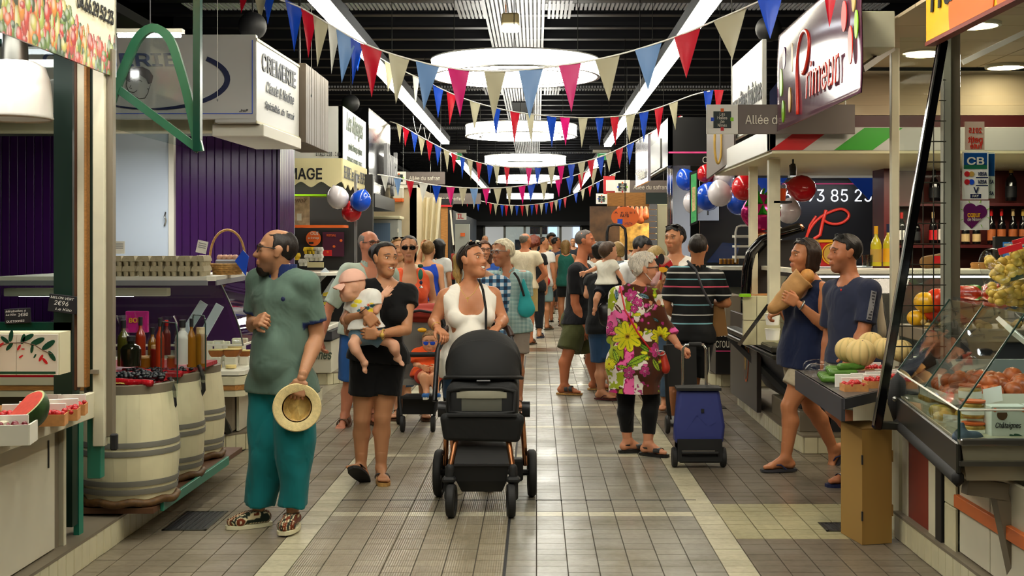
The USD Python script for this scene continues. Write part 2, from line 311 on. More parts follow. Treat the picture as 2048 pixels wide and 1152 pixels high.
# ceiling: dark corrugated deck, purlins, ribbed bands, slatted duct
mat('deck', '1b1b1d', .35, .6); mat('purlin', '2b2b2f', .4, .5); mat('ribwhite', 'b9bac0', .35, .2); mat('voidblack', '060606', .8)
CZ = 4.65
ceil = struct('ceiling', bx(-14, 14, -8, 60, CZ+.28, CZ+.4), 'deck')
part(ceil, 'corrugation', grid(lambda u, v: (-5+10*u, 8+48*v, CZ+.18+.05*np.sign(np.sin(v*48*2*np.pi/.5))), 2, 960), 'deck', kind='stuff')
for k in range(44):
    y = 11.5+k*.95
    part(ceil, 'purlin', J(bx(-5, 5, y, y+.05, CZ-.05, CZ+.16), bx(-5, 5, y-.06, y+.11, CZ-.065, CZ-.05)), 'purlin')
part(ceil, 'void', J(bx(-14, -4.4, -8, 60, CZ-.6, CZ-.5), bx(4.4, 14, -8, 60, CZ-.6, CZ-.5)), 'voidblack')
for y in (15.7, 24.0, 32.3, 40.6):
    b = thing('ribbed_beam', {15.7: 'nearest pale ribbed metal band across the ceiling', 24.0: 'second pale ribbed metal band across the ceiling, over the second ring lamp', 32.3: 'third ribbed metal band across the ceiling, above the third ring lamp', 40.6: 'farthest ribbed metal band across the dark ceiling'}[y], 'beam', (0, y, CZ))
    part(b, 'beam_core', bx(-4.4, 4.4, y-.2, y+.2, CZ-.02, CZ+.2), 'dark')
    part(b, 'rib', J(*[bx(-4.4+k*.055, -4.4+k*.055+.032, y-.22, y+.22, CZ-.06, CZ-.02) for k in range(160)]), 'ribwhite', kind='stuff')
du = thing('ceiling_duct', 'long slatted pale metal duct running along the middle of the ceiling', 'duct', (-.28, 30, CZ-.2))
part(du, 'duct_core', bx(-.62, .06, 10, 54, CZ-.06, CZ+.15), 'dark')
part(du, 'slat', J(*[bx(-.66+k*.052, -.66+k*.052+.034, 10, 54, CZ-.11, CZ-.06) for k in range(15)]), 'ribwhite', kind='stuff')
part(du, 'flare', J(*[bx(x, x+.034, y-.6-abs(x+.28)*.0, y+.6, CZ-.1, CZ-.06) for y in (15.7, 24, 32.3, 40.6) for x in np.arange(-1.0, .44, .052) if not -.68 < x < .1]), 'ribwhite', kind='stuff')
for k, (y0, lab) in enumerate(((25.6, 'open dark hatch in the slatted duct'),)):
    part(du, 'hatch', bx(-.5, -.06, y0, y0+2.2, CZ-.13, CZ-.1), 'voidblack')
# walls
mat('wallblack', '101011', .6)
wr = struct('wall_right', bx(9, 9.2, -8, 60, 0, 5), 'wallblack'); wl = struct('wall_left', bx(-9.2, -9, -8, 60, 0, 5), 'wallblack'); struct('wall_front', bx(-9, 9, -8.2, -8, 0, 5), 'wallblack')
wb = struct('wall_back', J(bx(-9, -2.35, 55, 55.3, 0, 5), bx(2.0, 9, 55, 55.3, 0, 5), bx(-2.35, 2.0, 55, 55.3, 2.5, 5)), 'wallblack')
part(wb, 'lintel', bx(-3.2, 3, 54.3, 55, 2.45, 2.62), 'darkmetal')
dr = struct('door_1', J(*[bx(x-.05, x+.05, 54.9, 55, 0, 2.5) for x in (-2.3, -1.4, -.52, .2, 1.05, 1.95)], bx(-2.35, 2, 54.9, 55, 2.4, 2.5)), 'darksteel')
mat('street', '9fb6d8', .6, emit=1.6); mat('shop_wall', 'c7c8c4', .6, emit=.35); mat('shop_dark', '39425a', .5)  # porch wall and street strips glow in place of daylight outside
part(dr, 'glass_leaf', J(bx(-1.38, -.55, 54.95, 54.97, 0, 2.4), bx(-.5, .18, 54.95, 54.97, 0, 2.4), bx(.23, 1.03, 54.95, 54.97, 0, 2.4)), 'glass')
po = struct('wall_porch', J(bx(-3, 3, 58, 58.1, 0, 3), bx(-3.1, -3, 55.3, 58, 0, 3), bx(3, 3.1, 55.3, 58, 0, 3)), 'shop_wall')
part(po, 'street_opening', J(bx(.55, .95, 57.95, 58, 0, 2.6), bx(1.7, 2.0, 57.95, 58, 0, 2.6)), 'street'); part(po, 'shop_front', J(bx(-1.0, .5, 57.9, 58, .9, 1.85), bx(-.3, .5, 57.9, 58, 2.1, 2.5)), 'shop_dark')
# lamps: long fluorescent lines, ring lamps
def tube_lamp(x, y0, y1, z, label):
    t = thing('fluorescent_lamp', label, 'lamp', (x, (y0+y1)/2, z))
    part(t, 'housing', bx(x-.085, x+.085, y0, y1, z, z+.11), 'darkmetal')
    part(t, 'diffuser', bx(x-.07, x+.07, y0+.02, y1-.02, z-.035, z), 'lamp')
    part(t, 'clip', J(*[bx(x+s*.03-.004, x+s*.03+.004, y, y+.02, z-.04, z-.034) for y in np.arange(y0+.5, y1, 1.5) for s in (-1, 1)]), 'dark', kind='stuff')
    for y in np.arange(y0+1.4, y1, 4.5): part(t, 'suspension_wire', tube([(x, y, z+.11), (x, y, CZ-.072)], .004, 4), 'darksteel')
tube_lamp(-1.77, 9.4, 24.4, 3.6, 'long white tube lamp line over the left of the aisle, nearer one'); tube_lamp(1.42, 9.4, 25, 3.6, 'long white tube lamp line over the right of the aisle, nearer one')
tube_lamp(-1.77, 26.4, 46, 3.55, 'far white tube lamp line over the left of the aisle'); tube_lamp(1.42, 26.6, 46, 3.55, 'far white tube lamp line over the right of the aisle')
struct_lamps = [(-1.77, -3, 7.5), (1.42, -3, 7.5)]
for x, a, b in struct_lamps: tube_lamp(x, a, b, 3.6, 'white tube lamp line behind the viewer, %s of the aisle' % ('left' if x < 0 else 'right'))
def ring_lamp(x, y, z, label):
    t = thing('ring_lamp', label, 'lamp', (x, y, z), group=None); R, r, h = .91, .68, .19
    part(t, 'outer_diffuser', lathe([(R, .012), (R, h-.012)], (x, y, z), 64), 'ringlamp', True)
    part(t, 'inner_diffuser', lathe([(r, h-.012), (r, .012)], (x, y, z), 64), 'ringlamp', True)
    part(t, 'bottom_diffuser', lathe([(r+.02, .006), (R-.02, .006)], (x, y, z), 64), 'ringlamp', True)
    part(t, 'rim', J(*[lathe([(q-.02, zz), (q+.012, zz), (q+.012, zz+.014), (q-.02, zz+.014), (q-.02, zz)], (x, y, z), 64) for q in (R, r) for zz in (0, h-.014)]), 'steel', 30)
    part(t, 'top_plate', lathe([(r, h-.01), (R, h-.01)], (x, y, z), 64), 'white')
    for a in (30, 150, 270): part(t, 'suspension_wire', tube([(x+.8*math.cos(math.radians(a)), y+.8*math.sin(math.radians(a)), z+h), (x+.8*math.cos(math.radians(a)), y+.8*math.sin(math.radians(a)), CZ-.125)], .004, 4), 'darksteel')
for k, (x, y, z) in enumerate(((-.23, 13.6, 3.42), (-.25, 20.5, 3.37), (-.25, 28, 3.4), (-.25, 36, 3.4), (-.25, 48.5, 3.4))):
    ring_lamp(x, y, z, ('nearest and largest white ring lamp over the aisle', 'second white ring lamp, just below the nearest one', 'third white ring lamp down the hall', 'fourth small white ring lamp down the hall', 'farthest white ring lamp, above the dark end wall')[k])
ring_lamp(-.23, 6.0, 3.42, 'white ring lamp overhead, outside the picture')
# ---- figures: bodies, clothes and hair as smooth blends of tapered bones ------------
class Pr:                                            # a tapered capsule; n, q: flattened to q along n; cut: (point, direction kept below); k: blend
    def __init__(s, a, b, ra, rb, n=None, q=1., k=.02, cut=None, sub=False):
        s.a, s.b, s.ra, s.rb, s.n, s.q, s.k, s.cut, s.sub = A(*a), A(*b), ra, rb, n, q, k, cut, sub
    def grow(s, t, tb=None, k=None, cut=None):
        return Pr(s.a, s.b, s.ra+t, s.rb+(t if tb is None else tb), s.n, s.q if s.n is None else s.q, s.k if k is None else k, cut, s.sub)
    def dist(s, p):
        a, b = s.a, s.b
        if s.n is not None:
            w = 1/s.q-1; p2 = p+s.n*(p@s.n)[..., None]*w; a = a+s.n*(a@s.n)*w; b = b+s.n*(b@s.n)*w
        else: p2 = p
        ab = b-a; L = ab@ab; pa = p2-a
        t = np.clip(pa@ab/L, 0, 1) if L > 1e-12 else np.zeros(p.shape[:-1])
        e = pa-t[..., None]*ab; l = np.sqrt((e*e).sum(-1))+1e-9; d = l-(s.ra+(s.rb-s.ra)*t)
        if s.n is not None:
            g = (e@s.n)/l; d = d/np.sqrt(1+g*g*(1/s.q**2-1))
        if s.cut is not None: d = np.maximum(d, (p-s.cut[0])@s.cut[1])
        return d
    def box(s):
        r = max(s.ra, s.rb)
        return np.minimum(s.a, s.b)-r, np.maximum(s.a, s.b)+r
def smin(a, b, k):
    h = np.clip(.5+.5*(b-a)/k, 0, 1); return b+(a-b)*h-k*h*(1-h)
def nets(F, o, h):
    S = F < 0; nx, ny, nz = F.shape
    cs = [(i, j, k) for i in (0, 1) for j in (0, 1) for k in (0, 1)]
    sl = lambda i, j, k: np.s_[i:nx-1+i, j:ny-1+j, k:nz-1+k]
    cnt = sum(S[sl(*c)].astype(np.int8) for c in cs); act = (cnt > 0) & (cnt < 8)
    I = np.argwhere(act)
    if len(I) == 0: return np.zeros((0, 3)), np.zeros((0, 3), int)
    val = {c: F[I[:, 0]+c[0], I[:, 1]+c[1], I[:, 2]+c[2]] for c in cs}
    acc, n = np.zeros((len(I), 3)), np.zeros(len(I))
    for c in cs:
        for ax in range(3):
            if c[ax]: continue
            e = list(c); e[ax] = 1; e = tuple(e); a, b = val[c], val[e]; m = (a < 0) != (b < 0)
            t = np.where(m, a/np.where(m, a-b, 1), 0); p = np.tile(A(*c), (len(I), 1)); p[:, ax] = t
            acc += p*m[:, None]; n += m
    v = (I+acc/n[:, None])*h+o
    idx = np.full(act.shape, -1); idx[tuple(I.T)] = np.arange(len(I)); Q = []
    for ax in range(3):
        u, w = [(1, 2), (2, 0), (0, 1)][ax]
        s0, s1 = [slice(None)]*3, [slice(None)]*3; s0[ax], s1[ax] = slice(0, -1), slice(1, None)
        a, b = S[tuple(s0)], S[tuple(s1)]; E = np.argwhere(a != b)
        E = E[(E[:, u] > 0) & (E[:, w] > 0) & (E[:, u] < F.shape[u]-1) & (E[:, w] < F.shape[w]-1)]
        if len(E) == 0: continue
        fl = a[tuple(E.T)]; q = []
        for du, dw in ((-1, -1), (0, -1), (0, 0), (-1, 0)):
            c = E.copy(); c[:, u] += du; c[:, w] += dw; q.append(idx[tuple(c.T)])
        q = np.stack(q, 1); q[~fl] = q[~fl][:, ::-1]; Q.append(q)
    q = np.vstack(Q); q = q[(q >= 0).all(1)]
    return vf((v, q))
def blend(prims, h, noise=0, nf=6., post=None, pad=.03, seed=0, ns=(1, 1, 1), lim=None):
    lo = np.min([p.box()[0] for p in prims if not p.sub], 0)-pad; hi = np.max([p.box()[1] for p in prims if not p.sub], 0)+pad
    if lim is not None: lo, hi = np.maximum(lo, lim[0]), np.minimum(hi, lim[1])
    sh = np.maximum(np.ceil((hi-lo)/h).astype(int)+1, 4); F = np.full(sh, .08)
    ax = [lo[i]+np.arange(sh[i])*h for i in range(3)]
    for p in prims:
        b0, b1 = p.box(); m = .05
        i0 = np.clip(np.floor((b0-m-lo)/h).astype(int), 0, sh); i1 = np.clip(np.ceil((b1+m-lo)/h).astype(int)+1, 0, sh)
        if (i1 <= i0).any(): continue
        s = tuple(slice(a, b) for a, b in zip(i0, i1))
        X = np.stack(np.meshgrid(*[ax[i][s[i]] for i in range(3)], indexing='ij'), -1); d = p.dist(X)
        if p.sub: F[s] = -smin(-F[s], d, max(p.k, 1.3*h if h > .006 else 0, 1e-4))
        else: F[s] = smin(F[s], d, max(p.k, 1e-4))
    if noise or post is not None:
        near = np.abs(F) < (.035 if post is None else 9); I = np.argwhere(near); P = lo+I*h; f = F[near]
        if noise: f = f+noise*(meshkit.fbm((P-lo)*nf*A(*ns), 2, seed)-.5)*2
        if post is not None: f = post(P, f)
        F[near] = f
    F[0], F[-1], F[:, 0], F[:, -1], F[:, :, 0], F[:, :, -1] = [.02]*6
    return nets(F, lo, h)
def unionm(*ms):
    try:
        out = None
        for v, f in ms:
            q = m3.Manifold(m3.Mesh(np.asarray(v, np.float32), np.asarray(f, np.uint32)))
            if q.status() != m3.Error.NoError: raise ValueError
            out = q if out is None else out+q
        v, f = vf(out)
        if len(v) < 50: raise ValueError
        return v, f
    except Exception: return J(*ms)
SKIN = dict(fair='d3a283', tan='b48260', red='b9775a', pale='e0b498', brown='a06a48', deep='7d4c31')
mat_vc('skin', .48, .35, sss=.06); mat_vc('cloth', .85, .2, sheen=.1, bump=1.); mat_vc('eyes', .15, .5)
_n = {'g': ('texture_coordinate', {}), 'm': ('mapping', dict(scale=(1, 1, .12))), 'n2': ('noise_texture', dict(scale=260., detail=3.)), 'a': ('attribute', dict(attribute='Cd')), 'r': ('rgb_ramp', {'ramp': [(.3, (.45, .45, .45)), (.7, (1.25, 1.2, 1.15))]}),
      'x': ('mix_color', dict(blend_type='multiply', fac=1., use_clamp=False)), 'p': ('principled_bsdf', dict(roughness=.5, specular_ior_level=.4)), 'b': ('bump', dict(strength=.5, distance=.004))}
_mats['hair'] = usdkit.material(stage, '/World/Looks/hair', _n, [('g.object', 'm.vector'), ('m.vector', 'n2.vector'), ('n2.fac', 'r.fac'), ('a.color', 'x.a'), ('r.color', 'x.b'), ('x.result', 'p.base_color'), ('n2.fac', 'b.height'), ('b.normal', 'p.normal')], surface='p.BSDF')
def axes(yaw):
    c, s = math.cos(math.radians(yaw)), math.sin(math.radians(yaw)); return A(s, -c, 0), A(c, s, 0)      # facing, own left
def turn(v, ax, deg):
    a = math.radians(deg); ax = unit(ax); v = np.asarray(v, float); return v*math.cos(a)+np.cross(ax, v)*math.sin(a)+ax*(ax@v)*(1-math.cos(a))
class Body:
    """A figure. base: the floor point under the pelvis; yaw 0 faces the viewer, 90 faces right. Joints given as (px, py, m) are seen at that pixel;
    m in -1..1 says how much of the limb's missing length leans away from (+) or towards (-) the viewer."""
    def __init__(B, name, label, px, py, h, yaw=0, sex='m', skin='tan', head=(0, 0, 0), lean=(0, 0), fat=1., d=None, child=False, z0=0, hh=None, j={}, torso=None, wide=1., res=1.):
        B.base = G(px, py) if d is None else W(px, VY, d)*A(1, 1, 0)+A(0, 0, z0)
        B.h, B.sex, B.fat, B.res, B.child = h, sex, fat, res, child; B.f, B.s = axes(yaw); B.yaw = yaw
        B.p = thing('person', label, 'person', B.base); B.skin = lin(SKIN.get(skin, skin)); f, s = B.f, B.s; D = B.base[1]
        P = lambda a, b, c: B.base+(s*a+f*b+Z_*c)*h
        sw = (.102 if sex == 'm' else .09)*wide; hw = .05*wide
        q = B.q = {}
        q['pv'] = P(0, 0, .52); q['nk'] = P(lean[1], lean[0], .838)
        if torso:
            for k, t in torso.items(): q[k] = W(t[0], t[1], D+t[2])
        B.up = unit(q['nk']-q['pv']); B.side = unit(s-B.up*(s@B.up)); B.fr = np.cross(B.side, B.up)*1.; B.fr = B.fr if B.fr@f > 0 else -B.fr
        for nm, sg in (('L', 1), ('R', -1)):
            q['s'+nm] = q['nk']-B.up*.032*h+B.side*sg*sw*h; q['h'+nm] = q['pv']-B.up*.005*h+B.side*sg*hw*h
            q['e'+nm] = q['s'+nm]+(-Z_*.168+s*sg*.035-f*.012)*h; q['w'+nm] = q['e'+nm]+(-Z_*.142+f*.03)*h
            q['k'+nm] = P(sg*hw*1.05, .01, .285); q['a'+nm] = P(sg*hw*1.1, -.01, .045)
        up3, fa, th, shk = .172*h, .148*h, .245*h, .245*h
        for nm in ('eL', 'eR', 'wL', 'wR', 'kL', 'kR', 'aL', 'aR'):
            if nm in j:
                par, L = {'e': ('s', up3), 'w': ('e', fa), 'k': ('h', th), 'a': ('k', shk)}[nm[0]]; o = q[par+nm[1]]
                if len(j[nm]) == 4: q[nm] = W(j[nm][0], j[nm][1], D+j[nm][3]); continue
                x, y, m = j[nm]; w0 = W(x, y, o[1]); r = L*L-((w0-o)[[0, 2]]**2).sum()
                q[nm] = W(x, y, o[1]+m*math.sqrt(max(r, 0)))
            elif nm[0] in 'wa' and ('e' if nm[0] == 'w' else 'k')+nm[1] in j:
                q[nm] = q[('e' if nm[0] == 'w' else 'k')+nm[1]]+(-Z_*(.148 if nm[0] == 'w' else .24))*h
        if not child:
            for nm in 'LR': q['a'+nm][2] = max(q['a'+nm][2], .047*h+.018)
        B.hh = hh or (.132*h if not child else .2*h)
        B.hu = unit(B.up*.35+Z_); hf, hs = axes(yaw+head[0])
        hf = turn(hf, hs, -head[1]); hu = np.cross(hf, hs)*1.; hu = hu if hu[2] > 0 else -hu
        B.hf, B.hs, B.hu = hf, turn(hs, hf, head[2]), turn(hu, hf, head[2])
        q['hd'] = q['nk']+B.up*.03*h+Z_*.5*B.hh+f*.012*h
        if 'hd' in j: q['hd'] = W(j['hd'][0], j['hd'][1], D+j['hd'][2])
    def H(B, f, s, u): return B.q['hd']+(B.hf*f+B.hs*s+B.hu*u)*B.hh
    def torso(B):
        q, h, fr, sd, up, ft = B.q, B.h, B.fr, B.side, B.up, B.fat; m = B.sex == 'm'; pv, nk = q['pv'], q['nk']; L = np.linalg.norm(nk-pv)
        at = lambda t, a=0, b=0: pv+up*L*t+sd*a*h+fr*b*h
        T = [Pr(at(-.02, -.038), at(-.02, .038), .062*h*ft, .062*h*ft, fr, .95), Pr(at(.02), at(.42), .092*h*ft*(1 if m else .97), (.084 if m else .074)*h*ft, fr, .74),
             Pr(at(.42), at(.74), (.084 if m else .074)*h*ft, (.097 if m else .086)*h, fr, .72), Pr(at(.76, -.05), at(.76, .05), .062*h, .062*h, fr, .95),
             Pr(q['sR'], q['sL'], .034*h, .034*h, k=.03), Pr(at(1.0), q['sL'], .03*h, .03*h, k=.03), Pr(at(1.0), q['sR'], .03*h, .03*h, k=.03)]
        for sg in (-1, 1): T.append(Pr(at(-.05, sg*.045, -.03), at(.03, sg*.045, -.03), .055*h*ft, .05*h*ft))
        if not m and not B.child:
            for sg in (-1, 1): T.append(Pr(at(.66, sg*.048, .045), at(.62, sg*.05, .052), .038*h, .042*h, k=.03))
        if ft > 1.04: T.append(Pr(at(.2, 0, .03*ft), at(.35, 0, .03*ft), .075*h*ft, .07*h*ft, k=.05))
        B.neck = Pr(at(.93), q['hd']-B.hu*.22*B.hh-B.hf*.06*B.hh, .036*h*(1 if m else .82), .031*h*(1 if m else .8), k=.03); return T
    def limbs(B, which='al'):
        q, h, ft = B.q, B.h, 1+(B.fat-1)*.7; c = 1.12 if B.child else 1.; T = []; m = 1 if B.sex == 'm' else .88
        for n in 'LR':
            if 'a' in which:
                e, w, sh = q['e'+n], q['w'+n], q['s'+n]; mid = e+(w-e)*.3
                T += [Pr(sh, e, .033*h*ft*m, .0245*h*ft*m*c, k=.009), Pr(sh, sh+(e-sh)*.35, .035*h*m, .03*h*m*c), Pr(e, mid, .024*h*m*ft, .0255*h*m*ft*c, k=.009), Pr(mid, w, .0255*h*m*ft, .0155*h*m*c, k=.009)]
            if 'l' in which:
                k, a, hp = q['k'+n], q['a'+n], q['h'+n]; dn = unit(a-k); bk = -B.f; cf = k+(a-k)*.3+bk*.012*h
                T += [Pr(hp, hp+(k-hp)*.5, .056*h*ft, .048*h*ft, k=.03), Pr(hp+(k-hp)*.5, k, .048*h*ft, .033*h*c), Pr(k, cf, .031*h*c, .034*h*c*ft), Pr(cf, a, .034*h*ft*c, .021*h*c), Pr(k+B.f*.006*h, k+dn*.03*h+B.f*.006*h, .026*h, .022*h)]
        return T
    def head_prims(B, mouth=0):
        H, r = B.H, B.hh; hs, hf, hu = B.hs, B.hf, B.hu; fem = B.sex != 'm'
        if B.child:
            T = [Pr(H(-.06, 0, .12), H(-.02, 0, .12), .40*r, .40*r, hs, .88), Pr(H(.1, 0, -.12), H(.1, 0, -.2), .28*r, .25*r, hs, 1.05), Pr(H(.2, -.12, -.16), H(.2, .12, -.16), .15*r, .15*r, k=.03),
                 Pr(H(.36, 0, -.03), H(.385, 0, -.09), .03*r, .045*r, k=.015), Pr(H(.3, 0, -.36), H(.28, 0, -.36), .08*r, .08*r, k=.03)]
            mo = -.23
        else:
            T = [Pr(H(-.09, 0, .13), H(.0, 0, .14), .345*r, .345*r, hs, .9, k=.01), Pr(H(.13, 0, .0), H(.15, 0, -.2), .25*r, .215*r, hs, .97 if not fem else .93, k=.03), Pr(H(.05, 0, -.1), H(.16, 0, -.3), .26*r, .17*r, hs, .98, k=.03),
                 Pr(H(.26, 0, -.39), H(.28, 0, -.41), .085*r, .08*r, hs, 1.1, k=.04), Pr(H(.375, 0, .06), H(.455 if not fem else .44, 0, -.10), .03*r, (.046 if not fem else .038)*r, k=.018), Pr(H(.40, -.045, -.115), H(.40, .045, -.115), .034*r, .034*r, k=.014),
                 *[Pr(H(.325, sg*.16, .115), H(.345, sg*.05, .105), (.05-.012*fem)*r, (.045-.01*fem)*r, k=.02) for sg in (-1, 1)], Pr(H(.24, -.16, -.09), H(.24, .16, -.09), .1*r, .1*r, k=.03)]
            mo = -.245
        for sg in (-1, 1):
            T.append(Pr(H(-.02, sg*.325, .05), H(.0, sg*.31, -.06), .085*r, .06*r, hs+hf*.35*sg if False else hs, .42, k=.012))
            T.append(Pr(H(.43, sg*.14, .035), H(.43, sg*.14, .035), .085*r, .085*r, k=.02, sub=True))
            T.append(Pr(H(.325, sg*.085, .03), H(.31, sg*.19, .03), .034*r, .03*r, k=.008))
        T += [Pr(H(.385, -.075, mo+.02), H(.385, .075, mo+.02), .026*r, .026*r, k=.012), Pr(H(.38, -.06, mo-.03), H(.38, .06, mo-.03), .03*r, .03*r, k=.012)]
        if mouth: T += [Pr(H(.42, 0, mo-.012), H(.40, sg*.1, mo+.022), .044*r*mouth, .03*r*mouth, hu, .8, k=.004, sub=True) for sg in (-1, 1)]
        B.mo = mo; return T
    def hand_prims(B, n, curl=.5, dirv=None, palm=None, thumb=1., spread=.35):
        q, u = B.q, B.h/1.75*(1.15 if B.child else 1)*(.93 if B.sex != 'm' else 1); w, e = q['w'+n], q['e'+n]
        d = unit(w-e) if dirv is None else unit(dirv); sg = 1 if n == 'L' else -1
        pn = (-B.s*sg if palm is None else A(*palm)); pn = unit(pn-d*(pn@d)); lat = np.cross(d, pn)*sg; lat = -lat if n == 'L' else lat
        # lat points to the thumb's side
        T = [Pr(w-d*.03*u, w+d*.02*u, .024*u, .023*u, pn, .8, k=.02)]; pc = w+d*.085*u
        T += [Pr(w+d*.025*u+lat*o*.028*u, w+d*.088*u+lat*o*.033*u, .016*u, .0135*u, k=.012) for o in (-1, -.33, .33, 1)]
        for i, (o, L) in enumerate(((1, .072), (.34, .08), (-.33, .074), (-1, .058))):
            b = pc+lat*o*.031*u; fd = unit(d+lat*o*spread*.3); cu = curl*(1+.06*i); d1 = unit(turn(fd, np.cross(fd, pn), cu*55)); d2 = unit(turn(fd, np.cross(fd, pn), cu*120)); d3 = unit(turn(fd, np.cross(fd, pn), cu*165))
            p1 = b+d1*L*.45*u; p2 = p1+d2*L*.33*u; p3 = p2+d3*L*.25*u
            T += [Pr(b, p1, .0098*u, .009*u, k=.004), Pr(p1, p2, .009*u, .008*u, k=.003), Pr(p2, p3, .008*u, .0072*u, k=.003)]
        t0 = w+d*.025*u+lat*.026*u+pn*.006*u; td = unit(d*.75+lat*.7*thumb+pn*.35); t1 = t0+td*.042*u; t2 = t1+unit(d*.9+lat*.15*thumb+pn*(.3+.3*curl))*.04*u
        T += [Pr(t0, t1, .0145*u, .0115*u, k=.01), Pr(t1, t2, .0112*u, .0085*u, k=.004)]
        B.q['m'+n] = w+d*.09*u; B.q['d'+n] = d; B.q['pn'+n] = pn; return T
    def foot_dir(B, n):
        sg = 1 if n == 'L' else -1
        return B.feet.get(n) if n in getattr(B, 'feet', {}) else (unit(B.f+B.s*sg*.18), Z_)
    def foot_prims(B, n):
        a = B.q['a'+n]; u = B.h/1.75*(.8 if B.child else 1); d, up = B.foot_dir(n); d, up = unit(d), unit(up-np.asarray(d)*(unit(d)@up)); lat = np.cross(d, up)*(1 if n == 'L' else -1)
        hl = a-d*.035*u-up*.045*u; bl = a+d*.115*u-up*.058*u
        T = [Pr(a, hl, .034*u, .032*u, k=.02), Pr(a+d*.02*u-up*.01*u, bl, .034*u, .021*u, k=.02), Pr(hl, bl, .028*u, .02*u, k=.02), Pr(bl-lat*.022*u, bl+lat*.022*u, .021*u, .02*u, k=.015)]
        for i, (o, L) in enumerate(((-1, .05), (-.42, .05), (.08, .044), (.55, .036), (1, .026))):
            p = bl+lat*o*.031*u+d*.005*u; T.append(Pr(p, p+d*L*u-up*.004*u, .0125*u if i else .0145*u, .0095*u if i else .0125*u, k=.005))
        return T
    def build(B, hands={}, feet='LR', mouth=0, brow='3a2a1e', lips=None, beard=None, iris='3a2a1c', stub=0, look=None, makeup=False):
        q, r = B.q, B.res; h0 = .0135*max(1, r*.85); tor = B.torso(); lim = B.limbs(); B.hnd = {}
        body = tor+lim+[B.neck]
        if feet: body += [p for n in feet for p in B.foot_prims(n)] if r > 1.4 else []
        ms = [blend(body, h0 if not B.child else .01)]
        hp = B.head_prims(mouth)+[Pr(B.neck.a+(B.neck.b-B.neck.a)*.35, B.neck.b, B.neck.ra*.95, B.neck.rb, k=.03)]
        ms.append(blend(hp, (.0046 if not B.child else .0042)*r))
        for n in 'LR':
            kw = hands.get(n, {})
            if kw is not None: B.hnd[n] = B.hand_prims(n, **kw); ms.append(blend(B.hnd[n], .0044*r if r < 2 else .008))
            if n in feet and r <= 1.4: ms.append(blend(B.foot_prims(n)+[Pr(q['a'+n]+unit(q['k'+n]-q['a'+n])*.06*B.h, q['a'+n], .023*B.h, .0215*B.h*(1.12 if B.child else 1))], .0055*r))
        v, f = unionm(*ms)
        Hc = (v-q['hd'])@np.stack([B.hf, B.hs, B.hu], 1)/B.hh; F_, S_, U_ = Hc.T; aS = np.abs(S_); inh = (np.abs(U_) < .6) & (F_ > .12) & (aS < .3)
        col = np.tile(B.skin, (len(v), 1))*(1+.12*(meshkit.fbm(v*9, 2, 3)-.5))[:, None]
        def paint(m, c, a): 
            w = (np.clip(m, 0, 1)*a)[:, None]; col[:] = col*(1-w)+lin(c)*w if not isinstance(c, np.ndarray) else col*(1-w)+c*w
        g = lambda x, s: np.exp(-(x/s)**2)
        paint(inh*g(aS-.17, .09)*g(U_+.1, .09), B.skin*A(1.08, .78, .72), .35)
        paint(inh*g(U_-B.mo, .042)*np.clip((.115-aS)/.03, 0, 1)*(F_ > .3), lips or B.skin*A(.9, .58, .56), .75)
        paint(inh*np.clip((.024-.05*np.maximum(aS-.12, 0)-np.abs(U_-.155+.45*np.maximum(aS-.14, 0)))/.012, 0, 1)*(aS > .055)*(aS < .225), brow, .95)
        paint(inh*(np.abs(U_-.078) < .014)*(aS > .07)*(aS < .205)*(F_ > .2), '1d120c', .65)
        if mouth: paint(inh*(np.abs(U_-B.mo) < .03)*(aS < .09)*(F_ < .385), '4a1816', .9)
        if stub: paint(np.clip((-.13-.25*np.maximum(F_-.2,0)-U_)/.12, 0, 1)*np.clip((F_+.02)/.1, 0, 1)*(U_ > -.56)*((np.abs(U_-B.mo) > .04) | (aS > .12) | (F_ < .3)), '2a2320', stub)
        part(B.p, 'body', (v, f), 'skin', True, col=col)
        if r < 2.2:
            for sg in (-1, 1):
                c = B.H(.298 if not B.child else .31, sg*.138, .036); e = ball((0, 0, 0), .06*B.hh, 2 if r < 1.4 else 1); gz = unit(B.hf if look is None else A(*look)); an = np.degrees(np.arccos(np.clip(unit_rows(e[0])@gz, -1, 1)))
                cc = np.where((an < 17)[:, None], lin('0a0707'), np.where((an < 34)[:, None], lin(iris), lin('e8e2da'))); ev = e[0]-np.outer(e[0]@B.hu, B.hu)*.36; part(B.p, 'eye', (ev+c, e[1]), 'eyes', True, col=cc)
        if mouth: part(B.p, 'teeth', blend([Pr(B.H(.37, 0, B.mo+.0), B.H(.35, sg*.085, B.mo+.026),   .019*B.hh, .013*B.hh) for sg in (-1, 1)], .003), 'white', True)
        return B
    # clothes
    def wear(B, name, prims, color, h=None, noise=.006, nf=7., m='cloth', col=None, seed=0, ns=(1, 1, .5), label=None, post=None):
        v, f = blend(prims, (h or .0105)*max(1, B.res*.9), noise*2, nf, seed=seed, ns=ns, post=post)
        c = None
        if m in ('cloth', 'vc', 'hair', 'vcgloss'):
            c = np.tile(lin(color), (len(v), 1)) if col is None else col(v)
            c = c*(1+.14*(meshkit.fbm(v*14, 2, 5)-.5))[:, None]
        return part(B.p, name, (v, f), m, True, col=c, label=label)
